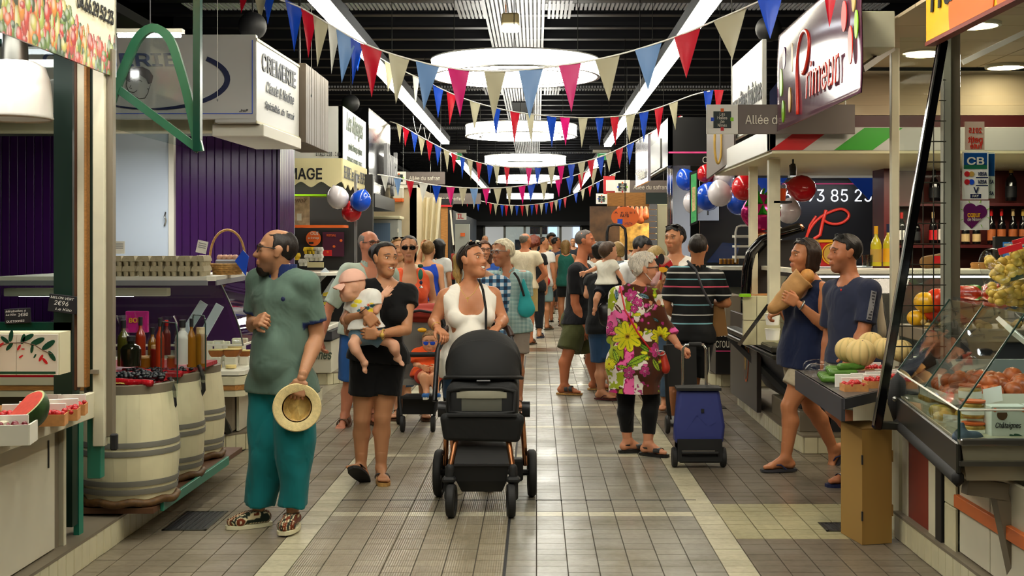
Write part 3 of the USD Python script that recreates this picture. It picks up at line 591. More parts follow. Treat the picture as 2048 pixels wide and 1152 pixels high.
    def top(B, color, sleeve=.5, hem=.47, t=.011, neck='crew', loose=.01, flare=0, name='shirt', noise=.005, m='cloth', col=None, seed=0, h=None, cuff=.006, wl=None):
        q, h_ = B.q, B.h; up, L = B.up, np.linalg.norm(q['nk']-q['pv']); hz = B.base+Z_*0; T = [p.grow(t+(.019 if i in (0, 7, 8) else .004 if i == 1 else 0), k=.025) for i, p in enumerate(B.torso())]
        pv = q['pv']; hemp = pv+up*(hem-.52)*h_
        fat = B.fat; T.append(Pr(pv+up*.55*L, hemp-up*.06, (.078)*h_*fat+loose, .088*h_*fat+loose+flare, B.fr, .8, k=.04))
        if sleeve > 0:
            for n in 'LR':
                s, e, w = q['s'+n], q['e'+n], q['w'+n]
                if sleeve <= 1: c = s+(e-s)*sleeve; T.append(Pr(s, s+(e-s)*(sleeve+.12), .037*h_+t*.7, .032*h_+t+cuff, k=.028, cut=(c, unit(e-s))))
                else: c = e+(w-e)*(sleeve-1); T += [Pr(s, e, .037*h_+t*.7, .031*h_+t, k=.028), Pr(e, c+(w-e)*.1, .031*h_+t, .026*h_+t+cuff, k=.02, cut=(c, unit(w-e)))]
        for n in 'LR': T.append(Pr(q['h'+n], q['h'+n]+(q['k'+n]-q['h'+n])*.22, .058*h_*(1+(fat-1)*.7)+t+.024, .055*h_*(1+(fat-1)*.7)+t+.026, k=.03))
        nb = q['nk']
        if neck == 'crew': T.append(Pr(nb-up*.0+B.fr*.012*h_, nb+up*.12*h_, .043*h_, .05*h_, k=.008, sub=True))
        if neck in ('scoop', 'tank', 'v', 'wide'):
            T.append(Pr(nb, nb+up*.12*h_, .042*h_, .05*h_, k=.008, sub=True)); dp = {'scoop': .05, 'tank': .085, 'v': .07, 'wide': .06}[neck]
            if neck == 'v': T.append(Pr(nb+B.fr*.08*h_+up*.0*h_, nb+B.fr*.085*h_-up*dp*h_, .045*h_, .012*h_, k=.005, sub=True))
            else: T.append(Pr(nb+B.fr*.075*h_+up*.03*h_, nb+B.fr*.085*h_-up*dp*.55*h_, .062*h_, .055*h_, k=.008, sub=True))
        if neck == 'wide':
            for sg in (-1, 1): T.append(Pr(nb+B.side*sg*.01*h_+up*.03*h_, nb+B.side*sg*.055*h_+B.fr*.03*h_+up*.03*h_, .04*h_, .035*h_, k=.01, sub=True))
        if sleeve == 0:
            for n, sg in (('L', 1), ('R', -1)):
                T.append(Pr(q['s'+n]+B.side*sg*.028*h_+up*.05*h_, q['s'+n]+B.side*sg*.022*h_-up*.03*h_, .042*h_, .032*h_, k=.01, sub=True))
        cutter = lambda P, f: np.maximum(f, (hemp-P)@up)
        return B.wear(name, T, color, h, noise, 8., m, col, seed, post=cutter)
    def collar(B, c):
        q, h = B.q, B.h; B.wear('collar', [Pr(q['nk']-B.up*.012*h, q['nk']+B.up*.028*h, .05*h, .047*h, B.fr, .95), Pr(q['nk']-B.up*.05*h, q['nk']+B.up*.1*h, .041*h, .043*h, k=.003, sub=True), Pr(q['nk']+B.fr*.07*h-B.up*.03*h, q['nk']+B.fr*.08*h+B.up*.06*h, .03*h, .045*h, k=.003, sub=True)], c, .006*max(1, B.res), .002, post=lambda P, f: np.maximum(f, (P-q['nk']-B.up*.032*h)@B.up))
    def bottom(B, color, leg=.8, t=.012, loose=.018, waist=.60, name='shorts', noise=.006, m='cloth', col=None, seed=1, h=None, skirt=0):
        q, h_ = B.q, B.h; up = B.up; T = [p.grow(t, k=.03) for p in B.torso()[:2]]+[p.grow(t) for p in B.torso()[7:9]]; wp = q['pv']+up*(waist-.52)*h_
        for n in 'LR':
            hp, k, a = q['h'+n], q['k'+n], q['a'+n]; ft = 1+(B.fat-1)*.7
            if leg <= 1: c = hp+(k-hp)*leg; T += [Pr(hp, hp+(k-hp)*(leg+.15), .058*h_*ft+t, .045*h_*ft+t+loose, k=.012, cut=(c, unit(k-hp)))]
            else: c = k+(a-k)*(leg-1); T += [p.grow(t, k=.012, cut=(c, unit(a-k))) for p in B.limbs('l')[('LR'.index(n))*5:('LR'.index(n))*5+4]]+[Pr(hp, k, .058*h_*ft+t, .036*h_+t+loose*.7, k=.012), Pr(k, c+(a-k)*.06, .036*h_+t+loose*.7, .026*h_+t*.6+loose, k=.012, cut=(c, unit(a-k)))]
        if skirt: T.append(Pr(q['pv'], q['pv']-Z_*skirt*h_, .09*h_, .1*h_, B.fr, .8, k=.03, cut=(q['pv']-Z_*skirt*h_, -Z_)))
        cut = lambda P, f: np.maximum(f, (P-wp)@up)
        return B.wear(name, T, color, h, noise, 7., m, col, seed, post=cut)
    def hair(B, color, style='short', vol=.03, line=0., noise=.004, nf=30., col=None, name='hair', extra=[], bald=0, side=.9):
        H, r = B.H, B.hh; hs = B.hs
        if B.child: T = [Pr(H(-.06, 0, .12), H(-.02, 0, .12), (.40+vol)*r, (.40+vol)*r, hs, .9)]
        else: T = [Pr(H(-.09, 0, .13), H(.0, 0, .145), (.345+vol)*r, (.345+vol)*r, hs, side, k=.01)]
        c = []
        if style in ('bob', 'long'):
            z = -.30 if style == 'bob' else -.62
            for a in (-.22, -.1, .1, .22): c.append(Pr(H(-.16, a, .1), H(-.17-.02, a*1.05, z), (.17+vol)*r, .14*r, k=.03))
            for sg in (-1, 1): c.append(Pr(H(.06, sg*.27, .15), H(.0, sg*.29, z+.02), (.10+vol)*r, .10*r, k=.03))
        if style == 'bun': c.append(Pr(H(-.42, 0, .28), H(-.46, 0, .30), .15*r, .15*r, k=.02))
        if style == 'pony': c += [Pr(H(-.40, 0, .30), H(-.52, 0, .18), .085*r, .10*r, k=.02), Pr(H(-.52, 0, .18), H(-.56, .0, -.25), .12*r, .115*r, k=.02), Pr(H(-.56, 0, -.25), H(-.50, .0, -.75), .115*r, .05*r, k=.02)]
        def post(P, f):
            X = (P-B.q['hd'])@np.stack([B.hf, B.hs, B.hu], 1)/r; F_, S_, U_ = X.T; w = .03*(meshkit.noise(P*70, 4)-.5)
            if style in ('bob', 'long'): cutd = (F_-.26-line-.25*(U_-.3))*.9+np.where(U_ < .27, np.maximum(F_-.13-.08*np.abs(S_), -.3)*0, 0)
            else: cutd = (F_-U_*1.05-line+np.where(U_ < .0, .0, 0))*.7
            face = np.minimum(.37+line-1.1*S_*S_-U_, F_-.08-.35*np.maximum(U_-.1, 0))       # the face: in front of the temples and below the hairline
            g = np.maximum(f, (cutd+w)*r if style not in ('bob', 'long') else (face+w)*r)
            g = np.maximum(g, (np.minimum(.37+line-1.1*S_*S_-U_, F_-.1)+w)*r)
            if bald: g = np.maximum(g, (bald-np.sqrt(((F_-.06)/1.15)**2+(S_/.85)**2+((U_-.46)/.75)**2)+w)*r)
            return g
        hp = .0058*B.res
        return B.wear(name, T+c+list(extra), color, hp, noise, nf, 'hair', col, 2, (1, 1, .3), post=post)
    def sole(B, n, color, th=.018, strap=None, sc=None, m='vc', L=1., name='sandal', thong=False, two=False, heel=False, slip=None):
        a = B.q['a'+n]; u = B.h/1.75*(.8 if B.child else 1)*L; d, up = B.foot_dir(n); d = unit(d); up = unit(np.asarray(up)-d*(d@up)); lat = np.cross(d, up)*(1 if n == 'L' else -1)
        o = a-up*(.078*B.h/1.75*(.8 if B.child else 1))-up*th; t = np.linspace(0, 1, 17)
        y = -.075+.26*t; w = .028+.018*np.sin(np.clip(t*1.15-.05, 0, 1)*np.pi*.78)**1.2*1.0; w[0] *= .55; w[-1] *= .45; w[-2] *= .8; w[1] *= .85; cx = -.006*np.sin(t*np.pi)
        poly = Polygon(list(zip(cx+w, y))+list(zip((cx-w)[::-1], y[::-1]))).buffer(.004)
        uxx = lat*(1 if np.cross(lat, d)@up > 0 else -1)
        sp = part(B.p, name, prism(affinity.scale(poly, u, u, origin=(0, 0)), o, uxx, d, th), color, 30)
        def band(yc, wd, ht=.062, half=.05, mm=sc or color):
            def fn(uu, vv):
                an = np.pi*(.02+.96*uu); x = half*np.cos(an)*u; z = (.012+ht*np.sin(an)**.7)*u+th*.9; yy = (yc+(vv-.5)*wd)*u
                p = o[:, None, None]+uxx[:, None, None]*x+d[:, None, None]*(yy-(z-th)*.15)+up[:, None, None]*z; return p
            part(sp, 'strap', grid(fn, 13, 3, .003), mm, True)
        if strap: [band(*s) for s in strap]
        if thong:
            for sg in (-1, 1): part(sp, 'strap', tube([o+d*.125*u+uxx*.008*u+up*(th), o+d*.11*u+uxx*sg*.012*u+up*(th+.03*u), o+d*.05*u+uxx*sg*.036*u+up*(th+.034*u), o+uxx*sg*.038*u+d*.01*u+up*th], .006*u, 6), sc or color, True)
        if heel: part(sp, 'heel_strap', tube([o+uxx*math.cos(b)*.036*u-d*(math.sin(b)*.068*u-.01*u)+up*(th+.045*u) for b in np.linspace(0, np.pi, 11)], .007*u, 6), sc or color, True)
        return sp, o, d, up, uxx, u
    def shoe(B, n, color, sole='cream', t=.011, name='shoe', col=None, ank=.0, label=None):
        P = B.foot_prims(n)[:4]; a = B.q['a'+n]; up = B.foot_dir(n)[1]; u = B.h/1.75*(.8 if B.child else 1)
        d = unit(B.foot_dir(n)[0]); T = [p.grow(t) for p in P[1:]]+[Pr(P[2].b, P[2].b+d*.045*u, .03*u, .026*u)]; v, f = blend(T, .007*B.res, post=lambda Q, g: np.maximum(g, (Q-a)@unit(up)-ank+.006))
        c = np.tile(lin(color), (len(v), 1)) if col is None else col(v, a, d); sp = part(B.p, name, (v, f), 'cloth', True, col=c)
        B.sole(n, sole, .02, name='shoe_sole', L=1.0); return sp
    def shades(B, up_=.04, f=.40, tint='blackgloss', on='eyes', rim=None, clear=False, name='sunglasses'):
        r = B.hh; H = B.H
        if on == 'eyes': P = lambda s, du, df=0: H(f+df-.35*s*s, s, up_+du)
        else: P = lambda s, du, df=0: H(.20+df+du*.1-.6*s*s, s, .47+du*.75-.4*s*s)
        fr = part(B.p, name, J(tube([P(s, .06) for s in np.linspace(-.29, .29, 9)], .010*r, 6), *[tube([P(sg*.29, .05), H(.0, sg*.345, .07) if on == 'eyes' else H(-.12, sg*.36, .22)], .011*r, 5) for sg in (-1, 1)]), rim or tint, True)
        for sg in (-1, 1):
            pts = [(sg*(.155+.118*math.cos(a)), .0+.082*math.sin(a)) for a in np.linspace(0, 2*np.pi, 15)[:-1]]
            c3 = [P(x, y) for x, y in pts]; 
            if clear: part(fr, 'lens_rim', tube(c3, .0085*r, 5, closed=True), rim or 'darkmetal', True)
            else:
                c4 = np.array(c3); ce = c4.mean(0); nn = unit(np.cross(c4[3]-ce, c4[0]-ce)); nn = nn if nn@B.hf > 0 else -nn; v = np.vstack([c4+nn*.004, [ce+nn*.008], c4-nn*.002, [ce-nn*.002]]); k = len(c4)
                F_ = [(i, (i+1) % k, k) for i in range(k)]+[(k+1+(i+1) % k, k+1+i, 2*k+1) for i in range(k)]; part(fr, 'lens', (v, np.array(F_)), tint, True)
    def strap(B, pts, w=.02, color='black', name='bag_strap', parent=None):
        return part(parent or B.p, name, tube(pts, w/2, 6), color, True)
def unit_rows(v): return v/np.maximum(np.linalg.norm(v, axis=1, keepdims=True), 1e-9)
# ---- left side: produce stall, barrels, dairy stall, cheese kiosk, beyond --------------
rs = random.Random(5)
mat('glossgreen', '0c3d2e', .25); mat('paintwhite', 'd3ceb4', .42, var=.06, vscale=7); mat('panelwhite', 'cfcab4', .5, var=.05, vscale=4)
# produce stall
s = thing('produce_stall', 'cream produce counter with white panel doors at the left edge', 'market stall', (-2.4, 5.4, 0)); CX = -2.15
part(s, 'fascia_board', bx(CX-.03, CX, 4.4, 6.09, .76, .885, .004), 'paintwhite'); part(s, 'counter_top', bx(-3.3, CX-.03, 4.4, 6.09, .78, .82), 'wood')
part(s, 'panel_door', bx(-2.33, -2.30, 4.6, 5.97, .15, .74, .004), 'panelwhite'); part(s, 'panel_post', bx(-2.36, -2.31, 5.98, 6.04, .13, .76), 'taupe'); part(s, 'end_panel', bx(-2.36, -2.29, 6.06, 6.09, .13, .76, .003), 'paintwhite')
part(s, 'door_pull', bx(-2.302, -2.295, 5.88, 5.89, .55, .68), 'darkmetal'); part(s, 'plinth', bx(-3.2, -2.36, 4.6, 6.0, .13, .2), 'dark'); part(s, 'carcass', bx(-3.3, -2.5, 4.4, 6.05, .13, .77), 'dark')
st = part(s, 'sticker', prism(Point(0, 0).buffer(.034, 24), (CX, 5.66, .82), -Y_ if 0 else Y_, Z_, .002), 'red'); part(st, 'cross', J(bx(CX+.002, CX+.004, 5.645, 5.675, .813, .827), bx(CX+.002, CX+.004, 5.653, 5.667, .80, .84)), 'white')
fr = thing('stall_post', 'tall dark green stall post with cream and taupe folding shutter rails', 'post', (-2.3, 6.15, 0))
part(fr, 'green_post', bx(*W(115, 0, 6.25)[[0]], *W(152, 0, 6.25)[[0]], 6.2, 6.3, .2, 2.62), 'dgreen')
for i, (x0, x1, d, za, zb, m_, nm) in enumerate(((151, 157, 6.2, .88, 2.6, 'brown', 'seal_strip'), (157, 172, 6.16, .9, 2.6, 'paintwhite', 'shutter_rail'), (171, 176, 6.15, .9, 2.6, 'wood', 'shutter_edge'), (175, 191, 6.2, .88, 2.6, 'dgreen', 'inner_post'), (188, 211, 6.1, .62, 2.56, 'paintwhite', 'shutter_rail'), (209, 228, 6.13, .66, 2.56, 'taupe', 'shutter_side'))):
    part(fr, nm, bx(W(x0, 0, d)[0], W(x1, 0, d)[0], d-.02, d+.03, za, zb, .003), m_)
part(fr, 'lower_post', bx(W(174, 0, 6.1)[0], W(201, 0, 6.1)[0], 6.1, 6.16, .46, .8, .003), 'teal'); part(fr, 'base_post', bx(W(150, 0, 6.3)[0], W(161, 0, 6.3)[0], 6.28, 6.34, .14, .75), 'teal'); part(fr, 'rubber_stop', bx(W(222, 0, 6.1)[0], W(236, 0, 6.1)[0], 6.08, 6.11, .6, .68, .006), 'rubber')
part(fr, 'latch', bx(W(183, 0, 6.08)[0], W(198, 0, 6.08)[0], 6.06, 6.08, W(0, 747, 6.08)[2], W(0, 739, 6.08)[2]), 'taupe')
part(fr, 'green_rail', J(bx(-3.3, W(150, 0, 6.25)[0], 6.2, 6.26, W(0, 660, 6.2)[2], W(0, 645, 6.2)[2]), bx(-3.3, -2.3, 6.2, 6.3, 2.6, 2.7)), 'glossgreen')
part(fr, 'window_pane', bx(-3.3, W(116, 0, 6.25)[0], 6.24, 6.246, W(0, 645, 6.25)[2], 2.6), 'glass')
# hanging sign with the produce photograph and phone number
def produce_col(v):
    r = np.random.default_rng(3); a, z = v[:, 1], v[:, 2]; c = np.tile(lin('e8dfc0'), (len(v), 1)); top = 2.62+.10*np.sin(a*5)-np.clip(a-5.3, 0, 1)*.03
    c[z < top] = lin('2c3a18'); cols = ['c8321e', 'd8481e', '5f7c28', 'e08a1e', '2e4a1a', '6a8a30', 'c22a22', 'a8b84a', 'e0641e', 'd83a2a', '5a7a2a', 'c9c060']
    for k in range(420):
        ca, cz, ra, rz = r.uniform(4.4, 6.25), 0, r.uniform(.014, .036), r.uniform(.025, .08)*(1.3-k/500); cz = r.uniform(2.42, 2.60+.06*np.sin(ca*5)); e = ((a-ca)/ra)**2+((z-cz)/rz)**2; k1 = lin(cols[r.integers(len(cols))]); m = e < 1
        h_ = np.clip(1-((a-ca+.3*ra)/ra)**2*2-((z-cz-.3*rz)/rz)**2*2, 0, 1)[m][:, None]; c[m] = k1*(1.05-.55*e[m])[:, None]*(1-.5*h_)+.5*h_*.75
    return c
sg = thing('hanging_sign', 'glossy hanging sign with a picture of vegetables and a phone number, top left', 'sign', (-2.1, 5.3, 2.4))
pv, pf = grid(lambda u, v: (u*0-2.085, 4.4+1.78*u, 2.43+.85*v), 420, 190, .012); part(sg, 'panel', (pv, pf), 'vcprint', False, col=produce_col)
ph = text('04.66.29.52.23', .065, (-2.08, 5.66, 2.68), Y_, unit(A(0, -.02, 1)), width=.48, bold=True, t=.004); part(sg, 'lettering', ph, 'ink'); part(sg, 'trim', bx(-2.10, -2.075, 4.4, 6.18, 3.02, 3.28), 'orange'); part(sg, 'edge', bx(-2.1, -2.08, 6.178, 6.19, 2.43, 3.28), 'steel')
# arched awning end-frame, green, with clear plastic
aw = thing('folding_awning', 'green arched awning end frame with clear plastic, hanging beside the vegetable sign', 'awning', W(320, 180, 6.45)); D = 6.45
arch = [W(*p) for p in ((207, 252, D), (222, 205, D), (243, 150, D), (262, 105, D), (282, 70, D), (308, 56, D), (333, 70, D), (352, 110, D), (370, 170, D), (385, 235, D), (399, 303, D))]
part(aw, 'arch', ribbon(curve(arch, 50), .044, .03), mat('archgreen', '2c6a4c', .35))
part(aw, 'brace', bar(W(236, 178, D), W(399, 300, D), .04, .022, up=(0, -1, 0)), 'archgreen'); part(aw, 'front_post', bx(W(389, 0, D)[0], W(403, 0, D)[0], D-.03, D+.02, W(0, 303, D)[2], 3.0), 'glossgreen'); part(aw, 'rear_post', bx(W(205, 0, D)[0], W(218, 0, D)[0], D-.02, D+.02, W(0, 252, D)[2], 2.6), 'teal'); part(aw, 'hood', bx(W(268, 0, D)[0], W(403, 0, D)[0], D-.05, D+.25, 2.95, 3.05), 'glossgreen')
part(aw, 'plastic_sheet', prism([(p[0], p[2]) for p in arch], (0, D+.01, 0), X_, Z_, .003), 'plastic')
tb_ = thing('stall_lamp_tube', 'short white tube lamp glowing inside the produce stall', 'lamp', W(300, 70, 7.4)); part(tb_, 'tube', tube([W(236, 71, 7.4), W(362, 71, 7.4)], .012, 8), 'coollamp', True); part(tb_, 'batten', bx(W(232, 0, 7.4)[0], W(366, 0, 7.4)[0], 7.38, 7.44, W(0, 66, 7.4)[2], W(0, 58, 7.4)[2]), 'white'); 
tb2 = thing('stall_lamp_tube', 'white tube lamp at the far left edge above the hanging scale bowl', 'lamp', W(10, 72, 6.0)); part(tb2, 'tube', tube([W(-60, 72, 6.0), W(26, 72, 6.0)], .014, 8), 'coollamp', True); part(tb2, 'batten', bx(W(-62, 0, 6)[0], W(30, 0, 6)[0], 5.98, 6.04, W(0, 64, 6)[2], W(0, 56, 6)[2]), 'white')
# ribbed lamp globe
lg = thing('pendant_globe', 'large frosted ribbed lamp bell hanging at the left edge', 'lamp', W(35, 170, 5.9)); c0 = W(30, 0, 5.9)*A(1, 1, 0)
mat('frost', 'bdbab0', .25, spec=.6); pr_ = [(.02, 2.47), (.09, 2.465), (.135, 2.44), (.155, 2.38), (.165, 2.30), (.168, 2.21), (.172, 2.20), (.165, 2.19), (.16, 2.2), (.158, 2.3), (.12, 2.43), (.02, 2.45)]
v, f = lathe(pr_, c0, 72); an = np.arctan2(v[:, 1]-c0[1], v[:, 0]-c0[0]); v[:, :2] = c0[:2]+(v[:, :2]-c0[:2])*(1+.006*np.cos(an*36))[:, None]
part(lg, 'shade', (v, f), 'frost', True); part(lg, 'neck', lathe([(.0, 2.66), (.055, 2.66), (.06, 2.47), (0, 2.46)], c0, 24), 'darksteel', 30); part(lg, 'cable', tube([c0+Z_*2.66, c0+Z_*3.4], .006, 6), 'dark'); part(lg, 'bulb', ball(c0+Z_*2.33, (.06, .06, .08), 2), mat_emit('bulb', (1, .97, .9), 1.2), True)
# chalk price slates and painted tile box
def slate(label, x, y, d, w, h, rz, lines):
    t = thing('price_slate', label, 'price sign', W(x, y, d)); ux, uy = turn(X_, Y_, rz), turn(Z_, Y_, rz); o = W(x, y, d)
    part(t, 'board', place(bx(-w/2, w/2, -h/2, h/2, -.006, 0, .002), o, ux, uy), 'ink'); part(t, 'chalk', J(*[text(tx, hh_, o+ux*(-w*.44+dx)+uy*dy-Y_*.0, ux, uy, width=ww, t=.001, slant=.15) for tx, hh_, dx, dy, ww in lines]), 'paper')
slate('small black chalk slate reading melon vert on the green post', 126, 608, 6.15, .145, .088, 7, (('MELON VERT', .012, 0, .022, .115), ('2€96', .022, .02, -.008, .07), ('Le Kilo', .012, .03, -.033, .08)))
slate('black chalk slate with a handwritten price, left of the melon slate', 35, 632, 6.19, .13, .075, -3, (('Mirabelles 6', .01, 0, .02, .1), ('Le Kilo', .01, 0, .003, .05), ('1€80', .016, .06, -.002, .05), ('QUETSCHES', .01, 0, -.03, .09)))
bxp = thing('painted_tile_box', 'white tiled box painted with green leaves and red flowers on the produce counter', 'box', W(60, 705, 5.75)); DB = 5.7
x0, x1, z0, z1 = W(-60, 0, DB)[0], W(116, 0, DB)[0], W(0, 750, DB)[2], W(0, 668, DB)[2]; xm = W(33, 0, DB)[0]
part(bxp, 'case', bx(x0, x1+.005, DB+.006, DB+.14, z0, z1+.006), 'cream')
for a, e in ((x0, xm-.001), (xm+.001, x1)): part(bxp, 'tile', bx(a, e, DB-.002, DB+.006, z0, z1, .001), 'white')
lf = lambda px, py, L, an: prism(affinity.translate(affinity.rotate(affinity.scale(Point(0, 0).buffer(1, 8), L*1.35, L*.5), an, origin=(0, 0)), 0, 0), W(px, py, DB-.003), X_, Z_, .001)
part(bxp, 'painted_leaves', J(*[lf(*t) for t in ((10, 680, .018, -40), (22, 672, .02, 80), (19, 693, .017, 50), (46, 678, .018, 75), (56, 675, .022, 30), (75, 683, .026, 25), (97, 690, .026, 35), (64, 698, .014, 80), (104, 712, .02, -55), (70, 712, .008, 60))], bx(x0, x1-.01, DB-.003, DB-.002, z0+.004, z0+.016)), 'green', kind='stuff')
part(bxp, 'painted_flowers', J(*[lf(*t) for t in ((38, 695, .011, 60), (46, 698, .006, 0), (42, 713, .008, 30), (82, 716, .013, 60), (90, 722, .013, -50), (2, 690, .012, 40))]), 'red', kind='stuff'); part(bxp, 'painted_stem', tube([W(-10, 695, DB-.003), W(18, 686, DB-.003), (W(50, 685, DB-.003)), W(70, 690, DB-.003), W(86, 701, DB-.003), W(104, 708, DB-.003)], .002, 5), 'brown')
# berries in punnets, watermelon, styrofoam tray
mat('berry', 'b81f22', .35, var=.25, vscale=30); mat('berrydark', '6e1220', .35); mat('melonflesh', 'd8503f', .5, var=.1, vscale=40); mat('punnet', 'c98d52', .7, var=.15, vscale=30); mat('rind', '2c4a22', .4, var=.4, vscale=16); mat('rindpale', 'd2d9a0', .5)
def heap(c, sx, sy, n, r, r_, z=0, rz=0):
    return J(*[rotz(ball((r_.uniform(-sx, sx), r_.uniform(-sy, sy), z+r_.uniform(0, r*1.4)), r*r_.uniform(.8, 1.15), 1), rz, c) for _ in range(n)])
def punnet(label, c, sx=.07, sy=.05, h=.05, m_='berry', rz=0, group=None, flap=True, n=26, r=.014):
    t = thing('berry_punnet', label, 'punnet', c, group=group); q = A(*c)
    part(t, 'basket', J(*[rotz(bar(a, b_, .004, h), rz, q) for a, b_ in ((A(-sx, -sy, h/2), A(sx, -sy, h/2)), (A(sx, -sy, h/2), A(sx, sy, h/2)), (A(sx, sy, h/2), A(-sx, sy, h/2)), (A(-sx, sy, h/2), A(-sx, -sy, h/2)))], rotz(bx(-sx, sx, -sy, sy, 0, .006), rz, q)), 'punnet')
    part(t, 'berries', heap(q+Z_*(h*.72), sx*.85, sy*.85, n, r, rs, 0, rz), m_, True, kind='stuff')
    if flap: part(t, 'price_flap', rotz(bx(-sx*.9, sx*.9, sy-.004, sy+.002, h*.7, h*1.75, .002), rz, q), 'paper')
    return t
for i, (px, d, m_) in enumerate(((20, 5.05, 'berrydark'), (98, 5.42, 'berry'), (124, 5.58, 'berry'), (140, 5.75, 'berry'), (64, 5.5, 'berry'), (90, 5.75, 'berry'), (30, 5.4, 'berry'))):
    punnet(('wooden punnet of dark berries behind the foam tray', 'punnet of strawberries just right of the watermelon piece', 'second punnet of strawberries along the cream counter edge', 'last strawberry punnet before the cream shutter rail', 'strawberry punnet behind the watermelon piece', 'strawberry punnet below the painted tile box', 'strawberry punnet at the back left of the counter')[i], (W(px, 0, d)[0], d, .82), m_=m_, rz=12)
wc = A(W(48, 0, 5.2)[0], 5.2, .925); wm = thing('watermelon_piece', 'cut piece of watermelon showing red flesh on the left counter', 'watermelon', wc*A(1, 1, 0)+Z_*.82)
sph = lambda r, o=0: m3.Manifold.sphere(r, 48).trim_by_plane((.45, .45, -.77), o).trim_by_plane((.8, -.5, .1), -.05+o)
part(wm, 'rind', sph(.10).translate(tuple(wc)), 'rind', 30); part(wm, 'pale_edge', sph(.098, -.002).translate(tuple(wc)), 'rindpale', 30); part(wm, 'flesh', sph(.09, -.004).translate(tuple(wc)), 'melonflesh', 30)
tr = thing('foam_tray', 'white foam tray at the front left of the produce counter', 'tray', (W(12, 0, 4.9)[0], 4.9, .82)); part(tr, 'tray', rotz(J(bx(-.1, .1, -.07, .07, 0, .012, .004), bar((-.1, -.07, .04), (.1, -.07, .04), .008, .08), bar((.1, -.07, .04), (.1, .07, .04), .008, .08)), 10, A(W(12, 0, 4.92)[0], 4.92, .82)), 'white')
# three barrels on a shelf
sh = thing('barrel_shelf', 'teal-edged shelf carrying the three cream barrels', 'shelf', (-2.4, 7.6, .14)); part(sh, 'board', bx(-2.75, -2.06, 6.72, 8.75, .155, .185), 'brown'); part(sh, 'edge_rail', bar((-2.05, 6.84, .17), (-2.05, 8.3, .17), .02, .055, bev=.003), 'teal'); part(sh, 'bracket', J(bx(-2.7, -2.06, 6.95, 7.0, .14, .155), bx(-2.7, -2.06, 8.2, 8.25, .14, .155)), 'taupe')
mat('barrel', 'd8d1ac', .45, var=.05, vscale=8); mat('redfoil', 'b01822', .25, bump=.6, bscale=40)
def barrel(x, y, r, label, h=.65, z=.19):
    t = thing('barrel', label, 'barrel', (x, y, z)); c = (x, y, z); rr = lambda u: r*(.865+.135*np.sin(np.pi*np.clip(u*.9+.12, 0, 1)))
    N = 24
    for k in range(N):
        a0, a1 = 2*np.pi*k/N+.0008, 2*np.pi*(k+1)/N-.0008
        if math.sin((a0+a1)/2) > .55 or math.cos((a0+a1)/2) < -.75: continue
        part(t, 'stave', grid(lambda u, v: (x+rr(u)*np.cos(a0+(a1-a0)*v), y+rr(u)*np.sin(a0+(a1-a0)*v), z+.03+(h-.03)*u), 9, 3), 'barrel', True)
    part(t, 'liner', lathe([(rr(u)-.003, .03+(h-.03)*u) for u in np.linspace(0, 1, 9)], c, 36), 'barrel', True)
    for u in (.10, .17, .42, .49): part(t, 'hoop', lathe([(rr(u)+.001, h*u), (rr(u)+.004, h*u), (rr(u+.042)+.004, h*(u+.045)), (rr(u+.042)+.001, h*(u+.045))], c, 48), mat('hoopgrey', '77756c', .5), True)
    part(t, 'rim', lathe([(rr(1)+.006, h-.06), (rr(1)+.008, h), (rr(1)-.02, h+.004), (rr(1)-.02, h-.02)], c, 48), 'taupe', 30); part(t, 'rope', tube([(x+(rr(.03)+.006)*math.cos(a), y+(rr(.03)+.006)*math.sin(a), z+.02+.006*math.sin(a*9)) for a in np.linspace(0, 2*np.pi, 60)[:-1]], .022, 7, closed=True), mat('rope', '5a3d18', .6, var=.5, vscale=30), True)
    v, f = grid(lambda u, w: (x+(rr(1)-.012)*np.cos(2*np.pi*u)*(w*.98+.02), y+(rr(1)-.012)*np.sin(2*np.pi*u)*(w*.98+.02), z+h-.02+.028*w**6+.006*np.sin(u*60)*w), 60, 8); part(t, 'red_lining', (v, f), 'redfoil', True); part(t, 'lining_fold', tube([(x-.22+.05*k, y-.03-.02*k+.01*math.sin(k*2), z+h+.012) for k in range(9)], .02, 6), 'redfoil', True); return t, rr(1)
B1, r1 = barrel(-2.262, 6.95, .268, 'nearest of the three cream barrels, filled with olives'); B2, _ = barrel(-2.30, 7.65, .262, 'middle cream barrel on the teal-edged shelf', .63); B3, _ = barrel(-2.35, 8.36, .26, 'farthest cream barrel, at the end of the shelf', .61)
mat('olive_black', '101418', .2); mat('olive_green', 'a09040', .3)
rr_ = random.Random(2)
part(B1, 'green_olives', J(*[ball((-2.262+a*math.cos(t), 6.95+a*math.sin(t), .842), (.013, .010, .01), 1) for a, t in [(r1*.84*math.sqrt(rr_.uniform(.2, 1)), rr_.uniform(-2.7, -1.5)) for _ in range(130)]]), 'olive_green', True, kind='stuff')
part(B1, 'black_olives', J(*[ball((-2.262+a*math.cos(t), 6.95+a*math.sin(t), 0.848+rr_.random()*.03), (.015, .012, .012), 1) for a, t in [(r1*.8*math.sqrt(rr_.random()), rr_.uniform(-.4, 3.4)) for _ in range(190)]]), 'olive_black', True, kind='stuff')
part(B2, 'black_olives', J(*[ball((-2.30+a*math.cos(t), 7.65+a*math.sin(t), 0.83+rr_.random()*.02), (.014, .011, .011), 1) for a, t in [(.2*math.sqrt(rr_.random()), rr_.uniform(-3.1, 0)) for _ in range(90)]]), 'olive_black', True, kind='stuff')
